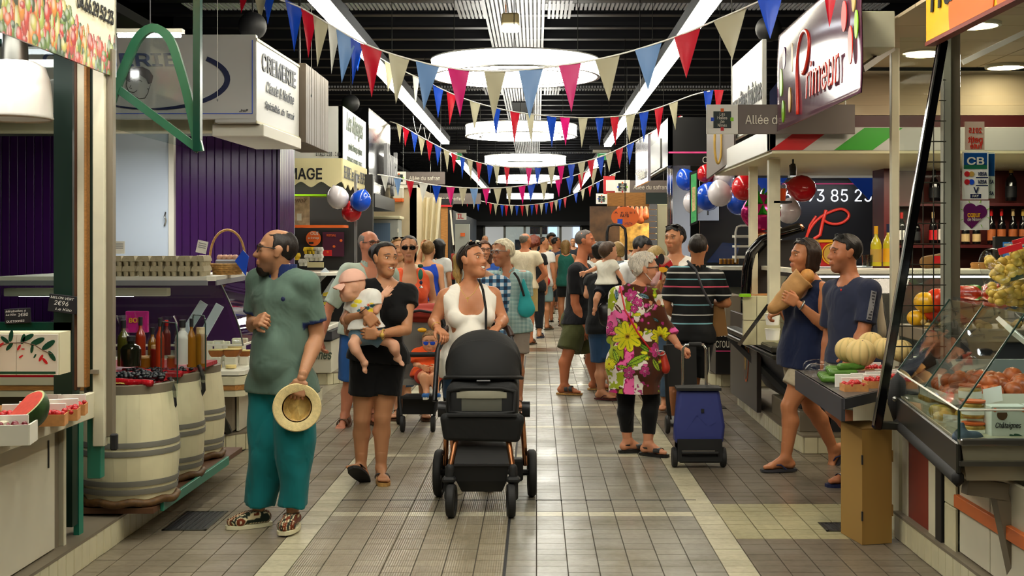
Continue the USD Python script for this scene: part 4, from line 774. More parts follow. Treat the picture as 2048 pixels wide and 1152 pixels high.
# clear guards on the barrels
for (x, y, lab, w_) in ((-2.03, 7.0, 'curved clear guard clipped on the nearest barrel', .24), (-2.06, 7.72, 'curved clear guard clipped on the middle barrel', .2)):
    t = thing('barrel_guard', lab, 'guard', (x, y, .74)); part(t, 'pane', prism(affinity.scale(sbox(-w_/2, -.05, w_/2, .3).buffer(.03), 1, 1), (x-.02, y-.02, .84), unit(A(.55, -.83, 0)), Z_, .005), 'glass'); part(t, 'clip', tube([A(x-.02, y-.02, .86), A(x+.01, y-.04, .79), A(x+.015, y-.04, .71), A(x-.01, y-.03, .67)], .014, 6), 'darkmetal', True)
    o = A(x-.02, y-.025, .84); u_ = unit(A(.55, -.83, 0)); part(t, 'edge', tube([o+u_*a_+Z_*b_ for a_, b_ in ((-w_/2, -.04), (-w_/2-.028, .0), (-w_/2-.028, .26), (-w_/2, .325), (w_/2, .33), (w_/2+.026, .28), (w_/2+.028, 0))], .004, 5), mat('edgeglass', '2c4038', .2), True)
# oil and sauce bottles on the second barrel's board
bb = thing('bottle_board', 'board with red cloth behind the barrels carrying oil bottles', 'board', (-2.5, 7.9, .8)); part(bb, 'board', bx(-3.2, -2.12, 7.42, 8.3, .815, .838), 'redfoil')
mat('oil', '4a4a14', .15, coat=.5); mat('darkoil', '15170c', .12, coat=.5); mat('sauce', 'a03212', .25, coat=.5); mat('amber', '8a5a12', .2, coat=.5); mat('redcap', 'c01818', .3); mat('chili', '7a1c10', .3); mat('stripe', 'c9ccc4', .5); mat_pane('cello', (.97, .97, .97), .5, .15)
def bottle(label, px, pyt, pyb, d, wpx, m_, cap='ink', bag=False, square=False, group=None):
    w_ = wpx/FP*d/2; zb, zt = W(0, pyb, d)[2], W(0, pyt, d)[2]; H_ = zt-zb; c = A(W(px, 0, d)[0], d, zb); t = thing('bottle', label, 'bottle', c, group=group)
    pr = [(0, 0), (w_, 0), (w_, H_*.58), (w_*.85, H_*.66), (w_*.36, H_*.76), (w_*.34, H_*.84), (0, H_*.84)]; part(t, 'bottle_glass', lathe(pr, c, 4 if square else 20), m_, 30); part(t, 'cap', lathe([(0, H_*.83), (w_*.42, H_*.83), (w_*.44, H_), (0, H_)], c, 14), cap, 30)
    if bag: part(t, 'cellophane', lathe([(w_*1.12, .004), (w_*1.2, H_*.3), (w_*1.15, H_*.62), (w_*.75, H_*.82), (w_*.7, H_*.9), (w_*1.25, H_*1.1)], c, 9), 'cello')
    return t
BD = 7.75
for a in (('tall dark green oil bottle in front of the taupe rail', 262, 672, 732, 7.6, 40, 'darkoil'), ('pale square bottle of herbs at the left of the oil bottles', 247, 640, 732, 7.7, 24, 'oil'), ('short bottle of orange pickles behind the dark oil bottle', 281, 634, 732, 7.9, 20, 'sauce'), ('jar of yellow pickles in cellophane', 305, 655, 735, 7.85, 18, 'amber'), ('bright orange chili sauce bottle in the middle of the barrels', 320, 636, 735, 7.7, 17, 'sauce'), ('bottle with red peppers beside the orange sauce', 333, 640, 710, 7.85, 16, 'chili', 'redcap'), ('tall bottle with black and white striped filling', 365, 640, 728, 7.75, 30, 'stripe'), ('slim golden oil bottle behind the clear guard', 383, 637, 734, 7.75, 18, 'amber')): bottle(*a, bag=a[1] in (247, 305, 333, 365, 281))
for (lab, px, pyt, pyb, w_) in (('small honey jar between the oil bottles', 290, 712, 735, 26), ('dark red jar of sauce beside the orange bottle', 310, 690, 735, 18), ('small dark jar wrapped in brown paper behind the guard', 345, 712, 735, 22), ('tall brown pickle jar at the end of the barrels', 402, 655, 735, 22)):
    d = 7.8; w2 = w_/FP*d/2; zb, zt = W(0, pyb, d)[2], W(0, pyt, d)[2]; c = A(W(px, 0, d)[0], d, zb); t = thing('jar', lab, 'jar', c); part(t, 'jar_glass', lathe([(0, 0), (w2, .003), (w2, (zt-zb)*.8), (w2*.8, (zt-zb)*.86), (0, (zt-zb)*.86)], c, 18), 'amber' if w_ > 20 else 'chili', 30); part(t, 'lid', lathe([(w2*.84, (zt-zb)*.85), (w2*.86, zt-zb), (0, zt-zb)], c, 18), 'tan', 30)
# dairy stall
mat('purpleboard', '3a1150', .3); mat('doorwhite', 'c9d6e4', .3); mat('signwhite', 'c6c6c2', .35); mat('cardbox', 'b0a586', .85, bump=.3, bscale=60)
D2 = 11.7
ds = thing('dairy_stall_wall', 'purple boarded back wall of the dairy stall with a white door', 'wall', (-3.5, D2, .13))
for k in range(36):
    px0 = -30+k*16.4; xa, xb = W(px0, 0, D2)[0]+.002, W(px0+16.4, 0, D2)[0]-.002
    if px0 > 548: break
    part(ds, 'board', bx(xa, xb, D2, D2+.02, .14, 2.62, .004), 'purpleboard')
part(ds, 'backing', bx(W(-40, 0, D2)[0], W(552, 0, D2)[0], D2+.018, D2+.05, .14, 2.62), 'purple'); part(ds, 'side_board', J(*[bx(-2.44, -2.42, D2+k*.08, D2+k*.08+.076, .14, 2.62, .004) for k in range(10)]), 'purpleboard', kind='stuff')
dd = part(ds, 'door_leaf', bx(W(215, 0, D2)[0], W(341, 0, D2)[0], D2-.05, D2-.004, .2, W(0, 262, D2)[2], .004), 'doorwhite'); part(dd, 'handle', tube([W(331, 425, D2-.06), W(329, 434, D2-.09), W(332, 440, D2-.09), W(329, 452, D2-.06)], .008, 6), 'steel', True)
part(ds, 'door_frame', bx(W(341, 0, D2)[0], W(352, 0, D2)[0], D2-.07, D2-.004, .2, W(0, 262, D2)[2], .003), 'white')
rb_ = thing('roller_box', 'cream roller shutter box under the big dairy sign', 'shutter box', W(330, 262, 9.9)); part(rb_, 'box', bx(W(-60, 0, 9.9)[0], W(448, 0, 9.9)[0], 9.75, 9.95, W(0, 264, 9.8)[2], W(0, 238, 9.8)[2], .006), 'cream'); part(rb_, 'end_cap', bx(W(444, 0, 9.9)[0], W(452, 0, 9.9)[0], 9.74, 9.96, W(0, 260, 9.8)[2], W(0, 250, 9.8)[2]), 'ink')
bs = thing('dairy_sign', 'big white dairy sign board with a blue ellipse and a smiling face, facing the viewer', 'sign', W(360, 235, 9.5)); DS = 9.5; F9 = lambda px, py: W(px, py, DS-.008)
part(bs, 'panel', bx(-4.2, W(512, 0, DS)[0], DS, DS+.06, W(0, 238, DS)[2], 3.2, .004), 'signwhite'); part(bs, 'blue_line', J(bx(W(-60, 0, DS)[0], W(505, 0, DS)[0], DS-.004, DS, W(0, 228, DS)[2], W(0, 226.5, DS)[2]), bx(W(504, 0, DS)[0], W(505.5, 0, DS)[0], DS-.004, DS, W(0, 228, DS)[2], W(0, 80, DS)[2])), 'blue')
el = [(300+155*math.cos(a), 158+60*math.sin(a)) for a in np.linspace(-.75, math.pi+.4, 40)]; wd = lambda k: .012+.028*abs(math.cos(k/39*3.9-.75))**2
part(bs, 'blue_ellipse', ribbon([F9(*e_) for e_ in el], [.012+.03*max(0, math.cos(-.75+k/39*(math.pi+1.15))) for k in range(40)], .006), 'navy'); part(bs, 'lettering', text('CREMERIE', .095, F9(88, 132), width=1.02, bold=True, slant=-.1), mat('dusk', '56618a', .5)); part(bs, 'signature', text('JmP', .022, F9(478, 224), width=.07, slant=.3), 'ink')
hd_ = lambda pts, r=.002: tube([F9(*p) for p in pts], r, 5)
part(bs, 'face_drawing', J(hd_([(254, 160), (253, 172), (258, 184), (268, 192), (278, 197), (290, 196)]), hd_([(258, 163), (263, 161), (267, 163)]), hd_([(274, 162), (279, 160), (284, 163)]), hd_([(262, 170), (259, 176), (264, 177)]), hd_([(259, 183), (268, 185), (274, 181)]), hd_([(296, 165), (301, 168), (299, 177), (294, 178)]), hd_([(290, 196), (296, 186), (298, 178)])), 'ink', kind='stuff')
part(bs, 'hair_drawing', prism([(F9(*p)[0], F9(*p)[2]) for p in ((251, 158), (254, 146), (266, 136), (284, 133), (298, 140), (306, 152), (303, 166), (296, 168), (292, 158), (280, 150), (266, 152), (257, 163))], (0, DS-.001, 0), X_, Z_, .005), mat('hairgrey', '6c6468', .6))
cs = thing('cremerie_sign', 'white CREMERIE sign box facing the aisle, left side', 'sign', (-2.1, 10.2, 2.5)); ang = -2.2; xf = lambda d: -2.13+.035*(d-9.5)
part(cs, 'box', rotz(bx(-2.45, -2.13, 9.5, 10.95, 2.53, 3.17, .006), -2, piv=A(-2.13, 9.5, 0)), 'signwhite'); T2 = lambda t, h, d, z, w_, **k: text(t, h, (xf(d)+.004, d, z), unit(A(.035, 1, 0)), Z_, width=w_, **k)
part(cs, 'title', T2('CREMERIE', .13, 9.66, 2.955, 1.14, bold=True), mat('navyink', '222a3c', .5)); part(cs, 'script', J(T2('Claude & Nadine', .085, 9.78, 2.80, .95, slant=.35), T2('Spécialités  du  Terroir', .055, 9.75, 2.67, 1.0, slant=.3)), 'navyink'); part(cs, 'trim', J(bar((xf(9.5)+.002, 9.5, 2.535), (xf(10.95)+.002, 10.95, 2.535), .008, .02), bar((xf(9.5)+.002, 9.5, 3.165), (xf(10.95)+.002, 10.95, 3.165), .008, .02)), 'cream')
sl = thing('shutter_housing', 'brown slatted shutter housing next to the CREMERIE sign', 'shutter box', (-2.1, 11.6, 2.5))
for k in range(14): part(sl, 'slat', bx(-2.3, -2.03+rs.uniform(0, .004), 11.0+k*.085, 11.0+k*.085+.08, 2.5, 3.2, .004), mat('slatbrown', '5e5346', .5))
part(sl, 'hanger', tube([(-2.2, 11.6, 3.2), (-2.2, 11.6, CZ-.1)], .012, 6), 'darkmetal'); part(cs, 'lower_box', rotz(bx(-2.5, -2.1, 9.6, 10.9, 2.435, 2.53, .006), -2, piv=A(-2.13, 9.5, 0)), 'white')
# display counter with worktop and glass
dc = thing('dairy_counter', 'glazed dairy display counter with white worktop and cheese inside', 'display counter', (-3, 10.2, .13)); zt = 1.355
part(dc, 'worktop', prism([(-4.2, 9.7), (-2.56, 9.7), (-2.5, 9.76), (-2.62, 11.35), (-4.2, 11.35)], (0, 0, zt-.035), X_, Y_, .035), 'white'); part(dc, 'worktop_trim', J(bx(-4.2, -2.55, 9.685, 9.7, zt-.07, zt-.03, .003), bar((-2.5, 9.76, zt-.05), (-2.62, 11.35, zt-.05), .012, .04)), 'grey')
part(dc, 'lamp_rail', bx(-4.2, W(338, 0, 9.9)[0], 9.85, 9.95, W(0, 592, 9.9)[2], W(0, 576, 9.9)[2], .005), 'white'); part(dc, 'lamp_tube', bx(-4.1, -3.2, 9.9, 9.93, W(0, 594, 9.9)[2], W(0, 592, 9.9)[2]), 'coollamp')
part(dc, 'front_glass', grid(lambda u, v: (-4.2+(1.98-.25*v)*u, 9.42+.36*v**1.6, .84+(zt-.07-.84)*v), 2, 12), 'glass', True); part(dc, 'side_glass', grid(lambda u, v: (-2.215-.25*v**1.5-.12*u*v, 9.44+.34*v**1.6+(2.0-.35*v**1.6)*u, .84+(zt-.07-.84)*v), 8, 14), 'glass', True)
part(dc, 'corner_post', tube([(-2.215-.25*v**1.5, 9.43+.35*v**1.6, .84+(zt-.07-.84)*v) for v in np.linspace(0, 1, 9)], .007, 6), 'darksteel', True); part(dc, 'glass_rail', J(bar((-4.2, 9.42, .845), (-2.22, 9.42, .845), .02, .015), bar((-2.215, 9.43, .845), (-2.215, 11.4, .845), .02, .015)), 'white')
part(dc, 'deck', prism([(-4.2, 9.4), (-2.24, 9.4), (-2.2, 9.45), (-2.2, 11.5), (-4.2, 11.5)], (0, 0, .62), X_, Y_, .03), 'white'); part(dc, 'apron', J(prism([(-4.2, 9.36), (-2.26, 9.36), (-2.19, 9.43), (-2.19, 11.5), (-4.2, 11.5)], (0, 0, .55), X_, Y_, .06), prism([(-4.2, 9.38), (-2.26, 9.38), (-2.2, 9.44), (-2.2, 11.5), (-4.2, 11.5)], (0, 0, .46), X_, Y_, .05)), 'cream'); part(dc, 'wood_band', prism([(-4.2, 9.37), (-2.26, 9.37), (-2.195, 9.435), (-2.195, 11.5), (-4.2, 11.5)], (0, 0, .51), X_, Y_, .04), 'wood')
part(dc, 'underside', prism([(-4.2, 9.6), (-2.4, 9.6), (-2.35, 9.66), (-2.35, 11.5), (-4.2, 11.5)], (0, 0, .16), X_, Y_, .3), 'taupe'); part(dc, 'base_panel', bx(-2.34, -2.32, 9.75, 12.6, .15, .46), 'panelwhite'); part(dc, 'leg', bar((-2.36, 9.62, .15), (-2.5, 9.62, .48), .04, .04), 'darksteel'); part(dc, 'light_strut', J(bar(W(355, 690, 10.2), W(408, 605, 10.2), .07, .02, up=(0, -1, 0)), bar(W(395, 690, 10.2), W(440, 610, 10.2), .07, .02, up=(0, -1, 0)), bar(W(190, 720, 10.2), W(215, 600, 10.2), .07, .02, up=(0, -1, 0))), 'doorwhite'); part(dc, 'inner_back', bx(-4.2, -2.5, 11.3, 11.33, .64, 1.3), 'purple')
mat('cheesewhite', 'e6e1cc', .6); mat('cheeserind', '9a5a24', .55, var=.2, vscale=20); mat('cheesecut', 'e6cf8a', .5)
def cheese(label, px, py, d, kind, s_=.06, group=None):
    c = W(px, py, d); c[2] = .655 if py > 715 else max(.655, c[2]); t = thing('cheese', label, 'cheese', c*A(1, 1, 0)+Z_*.65, group=group)
    if c[2] > .66: part(t, 'riser', bx(c[0]-s_*.7, c[0]+s_*.7, c[1]-s_*.5, c[1]+s_*.6, .65, c[2]+.004, .004), 'white')
    if kind == 'half':
        hp = Point(0, 0).buffer(s_, 20).intersection(sbox(-1, -1, 1, 0)); o = c+Z_*s_*.9; part(t, 'rind', prism(hp, o, X_, Z_, -.1), 'cheeserind', 20); part(t, 'cut_face', bx(o[0]-s_*.95, o[0]+s_*.95, o[1], o[1]+.1, o[2]-.002, o[2]+.006), 'cheesecut')
    elif kind == 'block': part(t, 'block', bx(c[0]-s_, c[0]+s_, c[1]-s_*.6, c[1]+s_*.6, c[2], c[2]+s_*.8, .006), 'cheesewhite'); part(t, 'label', bx(c[0]-s_*.5, c[0]+s_*.5, c[1]-s_*.6-.002, c[1]-s_*.6, c[2]+s_*.2, c[2]+s_*.6), 'paper')
    else: part(t, 'wheel', lathe([(0, 0), (s_, 0), (s_*1.04, s_*.3), (s_, s_*.6), (0, s_*.6)], c, 20), 'cheeserind' if kind == 'round' else 'cheesecut', 20)
for a in (('left half wheel of orange-rinded cheese in the dairy case', 432, 715, 9.75, 'half', .06), ('right half wheel of orange-rinded cheese in the dairy case', 462, 715, 9.75, 'half', .065), ('half wheel of cheese nearest the man in teal', 488, 714, 9.9, 'half', .05), ('small pale cheese round under the left half wheel', 433, 730, 9.6, 'cut', .04), ('small pale cheese round under the right half wheel', 462, 730, 9.6, 'cut', .04), ('white cheese block at the left of the dairy case', 415, 692, 10.1, 'block', .05), ('stacked white goat cheese block by the glass rail', 437, 690, 10.2, 'block', .045), ('white cheese block at the right of the dairy case', 480, 688, 10.2, 'block', .06), ('pale cheese block just right of the barrels', 412, 730, 9.6, 'block', .035), ('soft white cheese between the two half wheels, at the back', 450, 690, 10.25, 'block', .04), ('long pale cheese wedge above the right half wheel', 470, 697, 10.05, 'cut', .055), ('small white cheese disc by the left end of the deck', 402, 722, 9.65, 'cut', .03), ('white wrapped cheese behind the bottles', 240, 735, 10.0, 'block', .06)): cheese(*a)
pk = thing('pink_packet', 'bright pink sweets packet standing in the dairy counter behind the bottles', 'packet', W(282, 660, 9.75)); part(pk, 'packet', bx(W(252, 0, 9.75)[0], W(297, 0, 9.75)[0], 9.73, 9.77, W(0, 665, 9.75)[2], W(0, 622, 9.75)[2], .006), mat('pinkprint', 'd0248a', .35)); part(pk, 'lettering', J(text('BON', .035, W(258, 645, 9.72), width=.1, bold=True)), 'yellow')
# egg boxes
e0 = W(262, 520, 9.85); e0[2] = zt
eb = thing('egg_box', 'grey cardboard egg box, bottom row of the stack on the dairy worktop, leftmost', 'egg box', e0)
def egg_box(t, c, m_='cardbox', hb=.042, hl=.036, w_=.1, dp=.14):
    cup = lambda x, y: lathe([(0, 0), (.016, 0), (.024, hb), (0, hb)], (c[0]+x, c[1]+y, c[2]), 10)
    part(t, 'base', J(*[cup(x, y) for x in (-.024, .024) for y in (-.045, 0, .045)], bx(c[0]-w_/2, c[0]+w_/2, c[1]-dp/2, c[1]+dp/2, c[2]+hb-.004, c[2]+hb+.003)), m_, 30)
    z = c[2]+hb+.003; part(t, 'lid', m3.Manifold.hull_points(np.array([(c[0]+sx*w_/2*k, c[1]+sy*dp/2*k, z+h) for sx in (-1, 1) for sy in (-1, 1) for k, h in ((1, 0), (.98, hl*.3), (.8, hl))])), m_, 20); part(t, 'latch', bx(c[0]-.008, c[0]+.008, c[1]-dp/2-.002, c[1]-dp/2+.004, z+hl*.2, z+hl*.75), m_)
egg_box(eb, e0); n_ = 0
nm_ = ('leftmost', 'second', 'third', 'fourth', 'fifth', 'sixth', 'seventh')
for k in range(7):
    for lv in (0, 1):
        if k == 1 and lv == 0: continue
        x = W(236, 0, 9.85)[0]+k*.1075 if k != 1 else e0[0]; 
        copy(eb, A(x, e0[1], zt+lv*.078), 'grey egg box, %s from the left in the %s row on the dairy worktop' % (nm_[k], ('lower', 'upper')[lv]), group='egg boxes stacked on the dairy worktop')
tag(eb, 'grey egg box, second from the left in the lower row on the dairy worktop', group='egg boxes stacked on the dairy worktop')
for k in range(3):
    for lv in (0, 1): copy(eb, A(W(432, 0, 10.1+k*.16)[0]-.09, 10.06+k*.155, zt+lv*.078), 'grey egg box in the receding right-hand column, %s from the front, %s layer' % (nm_[k+1] if k else 'first', ('lower', 'upper')[lv]), group='egg boxes stacked on the dairy worktop')
for lab, px, py, rz_ in (('small white price card at the left of the egg boxes', 239, 495, 0), ('small tilted price card by the egg basket', 404, 494, -12)):
    t = thing('price_card', lab, 'price card', W(px, py+10, 9.95)); o = W(px, py, 9.95); ux, uy = turn(X_, Y_, -rz_), turn(Z_, Y_, -rz_); part(t, 'card', place(bx(-.042, .042, -.05, .05, 0, .002), o, ux, uy), 'paper'); part(t, 'print', J(*[place(bx(-.03, .03, y_, y_+.006, 0, .003), o, ux, uy) for y_ in (.025, .008, -.008)]), 'grey', kind='stuff')
bk = thing('egg_basket', 'round wicker basket with a tall arched handle holding eggs', 'basket', W(455, 545, 10.3)); bc = W(455, 0, 10.35)*A(1, 1, 0)+Z_*zt; Rb = .135
part(bk, 'weave', J(*[tube([bc+A((Rb*(.82+.03*k)+.004*math.sin(a*14+k*math.pi))*math.cos(a), (Rb*(.82+.03*k)+.004*math.sin(a*14+k*math.pi))*math.sin(a)*.8, .008+k*.0155) for a in np.linspace(0, 2*np.pi, 84)[:-1]], .0085, 6, closed=True) for k in range(6)]), 'wicker', True, kind='stuff'); part(bk, 'basket_floor', lathe([(0, 0), (Rb*.8, 0), (Rb*.8, .01), (0, .01)], bc, 24), 'wicker')
part(bk, 'handle', tube([bc+A(.147*math.cos(a)*(1 if True else 0), 0, .08+.29*math.sin(a)**.8 if 0 < a < np.pi else .08) for a in np.linspace(0, np.pi, 25)], .010, 8), 'wicker', True)
ey = thing('egg_tray', 'grey tray of brown eggs inside the wicker basket', 'eggs', bc+Z_*.09); part(ey, 'tray', bx(bc[0]-.085, bc[0]+.1, bc[1]-.07, bc[1]+.07, bc[2]+.085, bc[2]+.125, .01), 'grey')
for k in range(8): part(ey, 'egg', ball(bc+A(-.06+.042*(k % 4), -.035+.06*(k//4), .14), (.02, .02, .026), 2), mat('egg', 'd0a184', .5), True)
pn = [W(470, 522, 10.15), W(488, 500, 10.18), W(498, 513, 10.15), W(490, 552, 10.12)]
solo('blue_pennant', prism([(p[0], p[2]) for p in pn], (0, 10.15, 0), X_, Z_, .006), 'blue', 'blue pennant draped over the rim of the egg basket', 'pennant')
# mesh grid and white perforated pole beside the dairy stall
mg = thing('wire_grid', 'wire mesh grid and white perforated pole at the end of the dairy stall', 'grid', W(572, 500, 12.5)); DG = 12.5
for x in range(556, 586, 7): part(mg, 'upright_wire', tube([W(x, 290, DG), W(x, 520, DG)], .003, 4), 'steel')
for yy in range(296, 520, 9): part(mg, 'cross_wire', tube([W(553, yy, DG), W(586, yy, DG)], .003, 4), 'steel')
part(mg, 'pole', bx(W(583, 0, DG)[0], W(589, 0, DG)[0], DG-.03, DG+.01, W(0, 545, DG)[2], W(0, 268, DG)[2], .003), 'doorwhite'); part(mg, 'grid_frame', bx(W(551, 0, DG)[0], W(556, 0, DG)[0], DG-.01, DG+.02, W(0, 545, DG)[2], W(0, 268, DG)[2]), 'cream'); part(mg, 'film', prism([(W(*p, DG)[0], W(*p, DG)[2]) for p in ((590, 272), (638, 296), (625, 306), (592, 292))], (0, DG-.2, 0), X_, Z_, .004), 'plastic')
# cheese kiosk
D3 = 14.2; ck = thing('cheese_kiosk', 'cream cheese kiosk with scalloped awning, sign boards and counter', 'kiosk', (-3, D3, .13)); K = lambda px, py: W(px, py, D3)
part(ck, 'upper_board', bx(-4.5, K(685, 0)[0], D3, D3+.05, K(0, 318)[2], K(0, 212)[2]), 'signwhite'); part(ck, 'side_board', bx(-2.25, K(686, 0)[0], D3, 16.1, K(0, 318)[2], K(0, 212)[2]), 'signwhite'); part(ck, 'board_text', text('ETALS 158 . 160', .045, W(632, 312, D3-.004), width=.28), 'ink')
[part(ck, 'side_text', text(t, h, (K(686, 0)[0]+.004, D3+.2+dy, z), Y_, Z_, width=w_, slant=sl_, bold=b_), mat('greenink', '3f4f3c', .5)) for t, h, z, w_, dy, sl_, b_ in (('Les Alpages', .2, 2.94, 1.35, .05, .25, 1), ('produits & fromages régionaux', .08, 2.72, 1.1, .2, 0, 0), ('FROMAGE  BEURRE  OEUFS', .07, 2.56, 1.2, .1, 0, 0))]
sc_ = [(-4.5, K(0, 318)[2]), (K(687, 0)[0], K(0, 318)[2])]; n = 20; sc_ += [(K(687, 0)[0]-(K(687, 0)[0]+4.5)*k/80, K(0, 370)[2]+.03*math.cos(k*2*np.pi/8)) for k in range(81)]
part(ck, 'awning_front', prism(sc_, (0, D3-.12, 0), X_, Z_, .01), mat('awncream', 'd9cf9e', .8)); part(ck, 'awning_side', prism([(D3-.12, K(0, 318)[2]), (16.1, K(0, 318)[2])]+[(16.1-(16.22-D3)*k/40, K(0, 372)[2]+.03*math.cos(k*2*np.pi/8)) for k in range(41)], (K(687, 0)[0], 0, 0), Y_, Z_, .01), 'awncream')
part(ck, 'awning_text', text('FROMAGE', .12, W(527, 358, D3-.13), width=.66, bold=True), 'ink'); part(ck, 'awning_side_text', text('BEURRE Les Alpines OEUFS', .14, (K(687, 0)[0]+.014, D3-.05, 2.36), Y_, Z_, width=1.7, slant=.1), 'navyink')
part(ck, 'back_wall', bx(-4.5, K(706, 0)[0], 15.9, 16.0, .6, 2.5), 'dark'); part(ck, 'corner_post', bx(K(703, 0)[0], K(708, 0)[0], D3+.2, D3+.25, .2, 2.4), 'steel')
part(ck, 'lime_shelf', bx(-4.5, W(658, 0, 15.2)[0], 15.0, 15.4, W(0, 392, 15)[2], W(0, 388, 15)[2]), 'lime'); part(ck, 'orange_shelf', bx(-4.5, W(692, 0, 15.2)[0], 15.0, 15.4, W(0, 455, 15)[2], W(0, 450, 15)[2]), 'orange')
part(ck, 'counter_top', prism([(-4.5, D3), (-2.45, D3), (-2.3, D3+.15), (-2.3, 16), (-4.5, 16)], (0, 0, 1.25), X_, Y_, .03), 'white'); part(ck, 'case_glass', bx(-4.5, -2.45, D3+.02, D3+.028, .8, 1.24), 'glass'); part(ck, 'case_deck', bx(-4.5, -2.36, D3-.02, D3+.8, .62, .68, .01), 'white'); part(ck, 'case_band', bx(-4.5, -2.32, D3-.03, D3+.8, .52, .62), 'charcoal'); part(ck, 'base_panel', bx(-4.5, -2.34, D3+.05, D3+.9, .14, .5, .004), 'panelwhite'); part(ck, 'base_text', text('marines', .10, W(604, 718, D3+.045), width=.34, slant=.3, bold=True), 'greenink'); part(ck, 'case_strut', J(bar(W(625, 570, 14.6), W(655, 540, 14.6), .08, .03, up=(0, -1, 0)), bar(W(645, 600, 14.6), W(672, 560, 14.6), .08, .03, up=(0, -1, 0))), 'doorwhite')
po = thing('picture_panel', 'pale picture of stone town and figures propped on the orange shelf of the cheese kiosk', 'poster', W(603, 452, 14.9)); part(po, 'board', bx(W(571, 0, 14.9)[0], W(619, 0, 14.9)[0], 14.9, 14.92, W(0, 450, 14.9)[2], W(0, 393, 14.9)[2]), mat('posterpale', 'b9a084', .6, var=.4, vscale=14)); part(po, 'label', bx(W(594, 0, 14.9)[0], W(603, 0, 14.9)[0], 14.895, 14.9, W(0, 441, 14.9)[2], W(0, 427, 14.9)[2]), 'white'); part(po, 'script', text('Terroir', .05, W(580, 405, 14.895), width=.2, slant=.4), 'brown')
st_ = thing('round_sticker', 'round orange OUI sticker on the dark wall of the cheese kiosk', 'sticker', W(627, 490, 15.85)); part(st_, 'disc', prism(Point(0, 0).buffer(.095, 32), W(627, 477, 15.86), X_, Z_, .004), 'orange'); part(st_, 'text', J(text('OUI', .04, W(621, 470, 15.84), width=.1, bold=True), text('au fromage', .03, W(616, 478, 15.84), width=.14)), 'white'); part(st_, 'stamp', bx(W(618, 0, 15.85)[0], W(627, 0, 15.85)[0], 15.84, 15.86, W(0, 488, 15.85)[2], W(0, 484, 15.85)[2]), 'ink')
fp = thing('festival_poster', 'purple festival poster with orange heading at the cheese kiosk', 'poster', W(667, 512, 15.85)); part(fp, 'sheet', bx(W(645, 0, 15.85)[0], W(688, 0, 15.85)[0], 15.85, 15.86, W(0, 513, 15.85)[2], W(0, 464, 15.85)[2]), mat('festival', '4a1030', .5)); part(fp, 'heading', text('FESTIVAL', .028, W(653, 473, 15.84), width=.12, bold=True), 'orange'); part(fp, 'spots', J(*[ball(W(x, y, 15.845), (.018, .004, .018), 1) for x, y in ((668, 493), (682, 481), (655, 504))]), 'orange', kind='stuff'); part(fp, 'panel_low', bx(W(645, 0, 15.85)[0], W(664, 0, 15.85)[0], 15.843, 15.85, W(0, 512, 15.85)[2], W(0, 500, 15.85)[2]), 'red')
def eggs_at(label, px, py, d, m_): c = W(px, py, d); t = thing('egg_carton', label, 'egg box', c, group=None); egg_box(t, c, m_)
mat('cartonyellow', 'e0bc22', .7); mat('cartonwhite', 'c6c4b8', .8)
for i, (px, py, m_) in enumerate(((617, 508, 'cartonyellow'), (625, 508, 'cartonyellow'), (619, 522, 'cartonwhite'), (637, 522, 'cartonwhite'), (637, 508, 'cartonwhite'), (607, 532, 'cartonwhite'), (591, 520, 'cartonyellow'))): eggs_at(('yellow egg carton on top of the kiosk pile, left one', 'yellow egg carton on top of the kiosk pile, right one', 'white egg carton in the lower row of the kiosk pile, under the yellow ones', 'white egg carton at the lower right of the kiosk pile', 'white egg carton at the upper right of the kiosk pile', 'white egg carton low on the kiosk counter at the left', 'yellow egg carton beside the white perforated pole')[i], px, py, 14.4, m_)
pt = solo('price_ticket', bx(W(615, 0, 14.25)[0], W(648, 0, 14.25)[0], 14.24, 14.25, W(0, 535, 14.25)[2], W(0, 524, 14.25)[2]), 'awncream', 'cream handwritten ticket in front of the white egg cartons', 'price sign')
def wedge_cheese(label, px, py, d, m_, s_):
    c = W(px, py, d); solo('cheese_wedge', prism([(-s_, 0), (s_, 0), (s_, s_*.9), (-s_, s_*.5)], c, X_, Z_, -.1), m_, label, 'cheese')
for i, (px, py, m_, s_) in enumerate(((658, 592, 'yellowcheese', .07), (655, 610, 'yellowcheese', .06), (652, 625, 'cheesecut', .07), (666, 612, 'cheesecut', .05))): wedge_cheese(('yellow cheese wedge standing in the kiosk case, topmost', 'flat yellow cheese wedge in the kiosk case', 'lowest pale cheese wedge in the kiosk case', 'pale cheese wedge behind the pale-shirted man\'s arm')[i], px, py, 14.5, m_ if m_ in _mats else mat(m_, 'd8c23a', .5), s_)
# balloons at the kiosk corner
def balloon(label, px, py, d, rpx, m_, tilt=0, group=None):
    r = rpx/FP*d; c = W(px, py, d); t = thing('balloon', label, 'balloon', c, group=group); pr = [(0, r*1.02), (r*.4, r*.95), (r*.75, r*.7), (r*.95, r*.3), (r, -.0), (r*.93, -r*.4), (r*.7, -r*.78), (r*.35, -r*1.06), (r*.06, -r*1.18), (.0, -r*1.19)]
    ax_ = unit(A(math.sin(math.radians(tilt)), 0, math.cos(math.radians(tilt)))); part(t, 'skin', lathe(pr[::-1], c, 28, ax_), m_, True); part(t, 'knot', lathe([(r*.1, -r*1.25), (r*.03, -r*1.17)], c, 10, ax_), m_)
mat('bal_red', 'c31a22', .18, coat=.4); mat('bal_blue', '1a4fc8', .18, coat=.4); mat('bal_white', 'd9d2d6', .18, coat=.4)
balloon('white balloon at the corner of the cheese kiosk', 676, 396, 13.9, 22, 'bal_white', 160); balloon('blue balloon at the corner of the cheese kiosk', 721, 402, 13.9, 21, 'bal_blue', 200); balloon('red balloon below the white and blue ones at the cheese kiosk', 703, 424, 14.0, 20, 'bal_red', 180)
